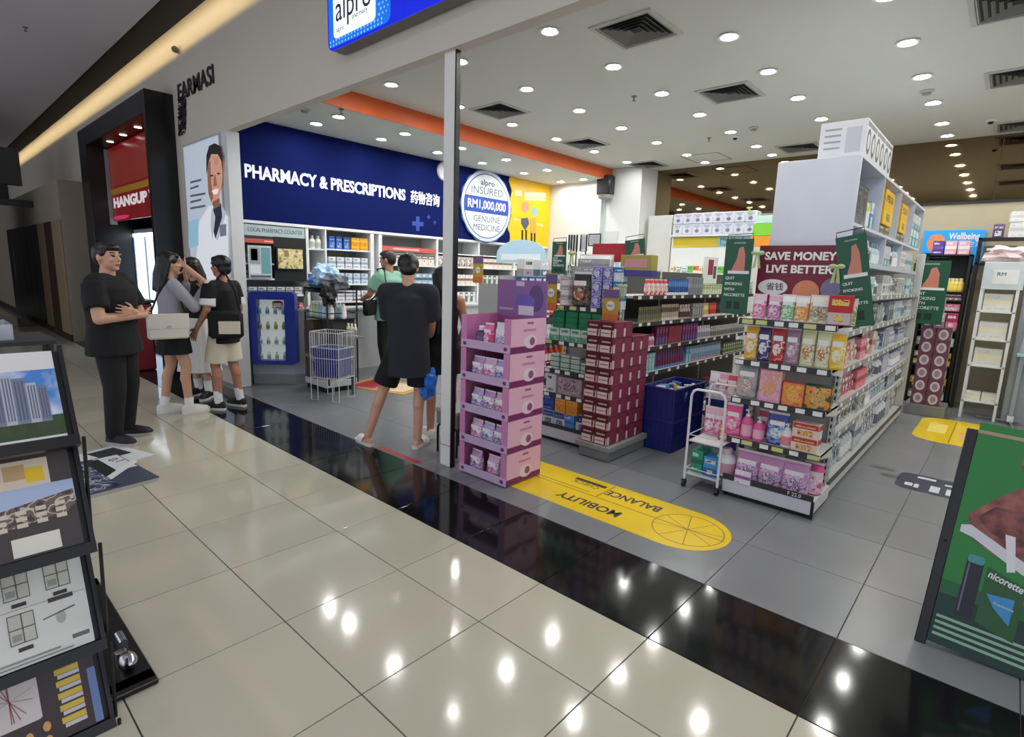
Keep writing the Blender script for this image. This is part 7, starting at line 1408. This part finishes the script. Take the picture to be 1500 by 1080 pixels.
# man at the counter
person('man in sage green tee with a black sling bag leaning at the counter', (-4.66, 3.42, 0), math.radians(195), 1.76, 1.08, SKIN2, head_yaw=.25, head_pitch=.12,
       arms={'L': ((.25, -.10, 1.15), (.14, -.33, 1.07), (-.1, -1, .0), (-1, 0, 0), .5), 'R': ((-.25, -.05, 1.14), (-.2, -.30, 1.02), (.1, -1, 0), (1, 0, 0), .5)}, feet={'L': (.12, .05, .1), 'R': (-.12, -.05, -.1)}, hair='short',
       top=dict(hem=.82, loose=.025, sleeve=.7, mat=GRNT, flare=.01), bottom=dict(kind='trousers', mat=mat('black_trousers', (20, 20, 22))), shoes=dict(kind='shoe', mat=BSH, sole=GSOLE, lace=BLK))
sb = thing('sling_bag', 'black sling bag on the hip of the man in sage green', 'bag', (-4.68, 3.16, .92), math.radians(195+90)); MB().box((-.14, -.045, 0), (.14, .045, .20), BLK, .025).obj('body', sb); MB().tube([(-.12, .0, .18), (-.16, .05, .36), (-.05, .06, .6), (.12, .32, .62), (.2, .42, .4), (.13, .1, .2)], .011, 6, BLK).obj('strap', sb)
# man in slides
def tee_paint(c): return 1 if (c.y > .08 and abs(c.x) < .15 and abs(c.z-1.045) < .004) else 0
person('young man in oversized charcoal tee and white slides seen from behind', (-2.20, 1.88, 0), math.radians(128), 1.66, .93, SKIN, head_yaw=.25, head_pitch=.38,
       arms={'L': ((.185, -.10, 1.13), (.13, -.26, 1.02), (-.2, -.9, .1), (0, 0, 1), .5), 'R': ((-.19, -.08, 1.13), (-.15, -.24, .98), (.2, -.9, .1), (0, 0, 1), .5)}, feet={'L': (.36, .02, .85), 'R': (-.09, .0, -.2)}, hair='bowl',
       top=dict(hem=.65, loose=.042, sleeve=.9, mat=CHAR, mat2=K((120, 122, 126), .8), paint=tee_paint, flare=.012), bottom=dict(kind='shorts', mat=BLK, len=.86, loose=.02), shoes=dict(kind='slide', mat=WSH, sole=WSOLE))
# girl with long hair
person('young woman with long dark hair in black top and shorts beside the post', (-2.20, 2.27, 0), math.radians(150), 1.57, .88, SKIN2, head_yaw=.25, head_pitch=.25,
       arms={'L': ((.20, -.03, 1.13), (.13, -.18, .93), (-.2, -.5, -.8), (0, -1, 0), .5), 'R': ((-.22, .0, 1.12), (-.16, -.14, .88), (.2, -.4, -.9), (0, -1, 0), .5)}, feet={'L': (.12, -.02, .35), 'R': (-.09, .0, -.1)}, hair='verylong', female=True,
       top=dict(hem=.98, loose=.008, sleeve=0, mat=BLK, strap=True), bottom=dict(kind='shorts', mat=BLK, len=.62, loose=.012), shoes=dict(kind='shoe', mat=WSH, sole=WSOLE))
bgb = crumple('blue_bag', (-2.07, 1.99, .57), (.055, .09, .13), mat('blue_carrier', (36, 110, 206), .3, var=.2, scale=12), 'blue plastic carrier bag held between the couple', 'bag', 12)

# goods that neither the photograph nor a step to either side would show are left out
bpy.context.view_layer.update()
_dg = bpy.context.evaluated_depsgraph_get(); _eyes = [CAM, CAM+_r*.45, CAM-_r*.45]
_GOODS = {'carton', 'shelf_carton', 'deck_carton', 'medicine_carton', 'niche_carton', 'supplement_carton', 'bottle', 'pouch', 'squeeze_tube', 'jar', 'maroon_box', 'printed_box', 'tissue_pack'}
_drop = []
for _o in list(COL.objects):
    if _o.parent or _o.name.split('.')[0] not in _GOODS: continue
    _ms = [_o] if _o.type == 'MESH' else [c for c in _o.children if c.type == 'MESH']; _own = {_o.name}|{c.name for c in _o.children}; _seen = False
    _pts = []
    for _m in _ms:
        _bb = [_m.matrix_world @ Vector(c) for c in _m.bound_box]; _c = sum(_bb, Vector())/8; _pts += [_c+(b-_c)*.8 for b in _bb]+[_c]
    for _e in _eyes:
        for _p in _pts:
            _d = _p-_e
            if _d.dot(_fw) <= 0: continue
            _q = _d/_d.dot(_fw); _u1, _v1 = _q.dot(_r)*F_PX, _q.dot(_u)*F_PX
            if abs(_u1) > 800 or abs(_v1) > 590: continue
            hit, _, _, _, ob, _ = SC.ray_cast(_dg, _e, _d.normalized(), distance=_d.length+.2)
            if not hit or ob.name in _own: _seen = True; break
        if _seen: break
    if not _seen: _drop.append(_o)
for _o in _drop:
    for _c in list(_o.children): bpy.data.objects.remove(_c)
    bpy.data.objects.remove(_o)
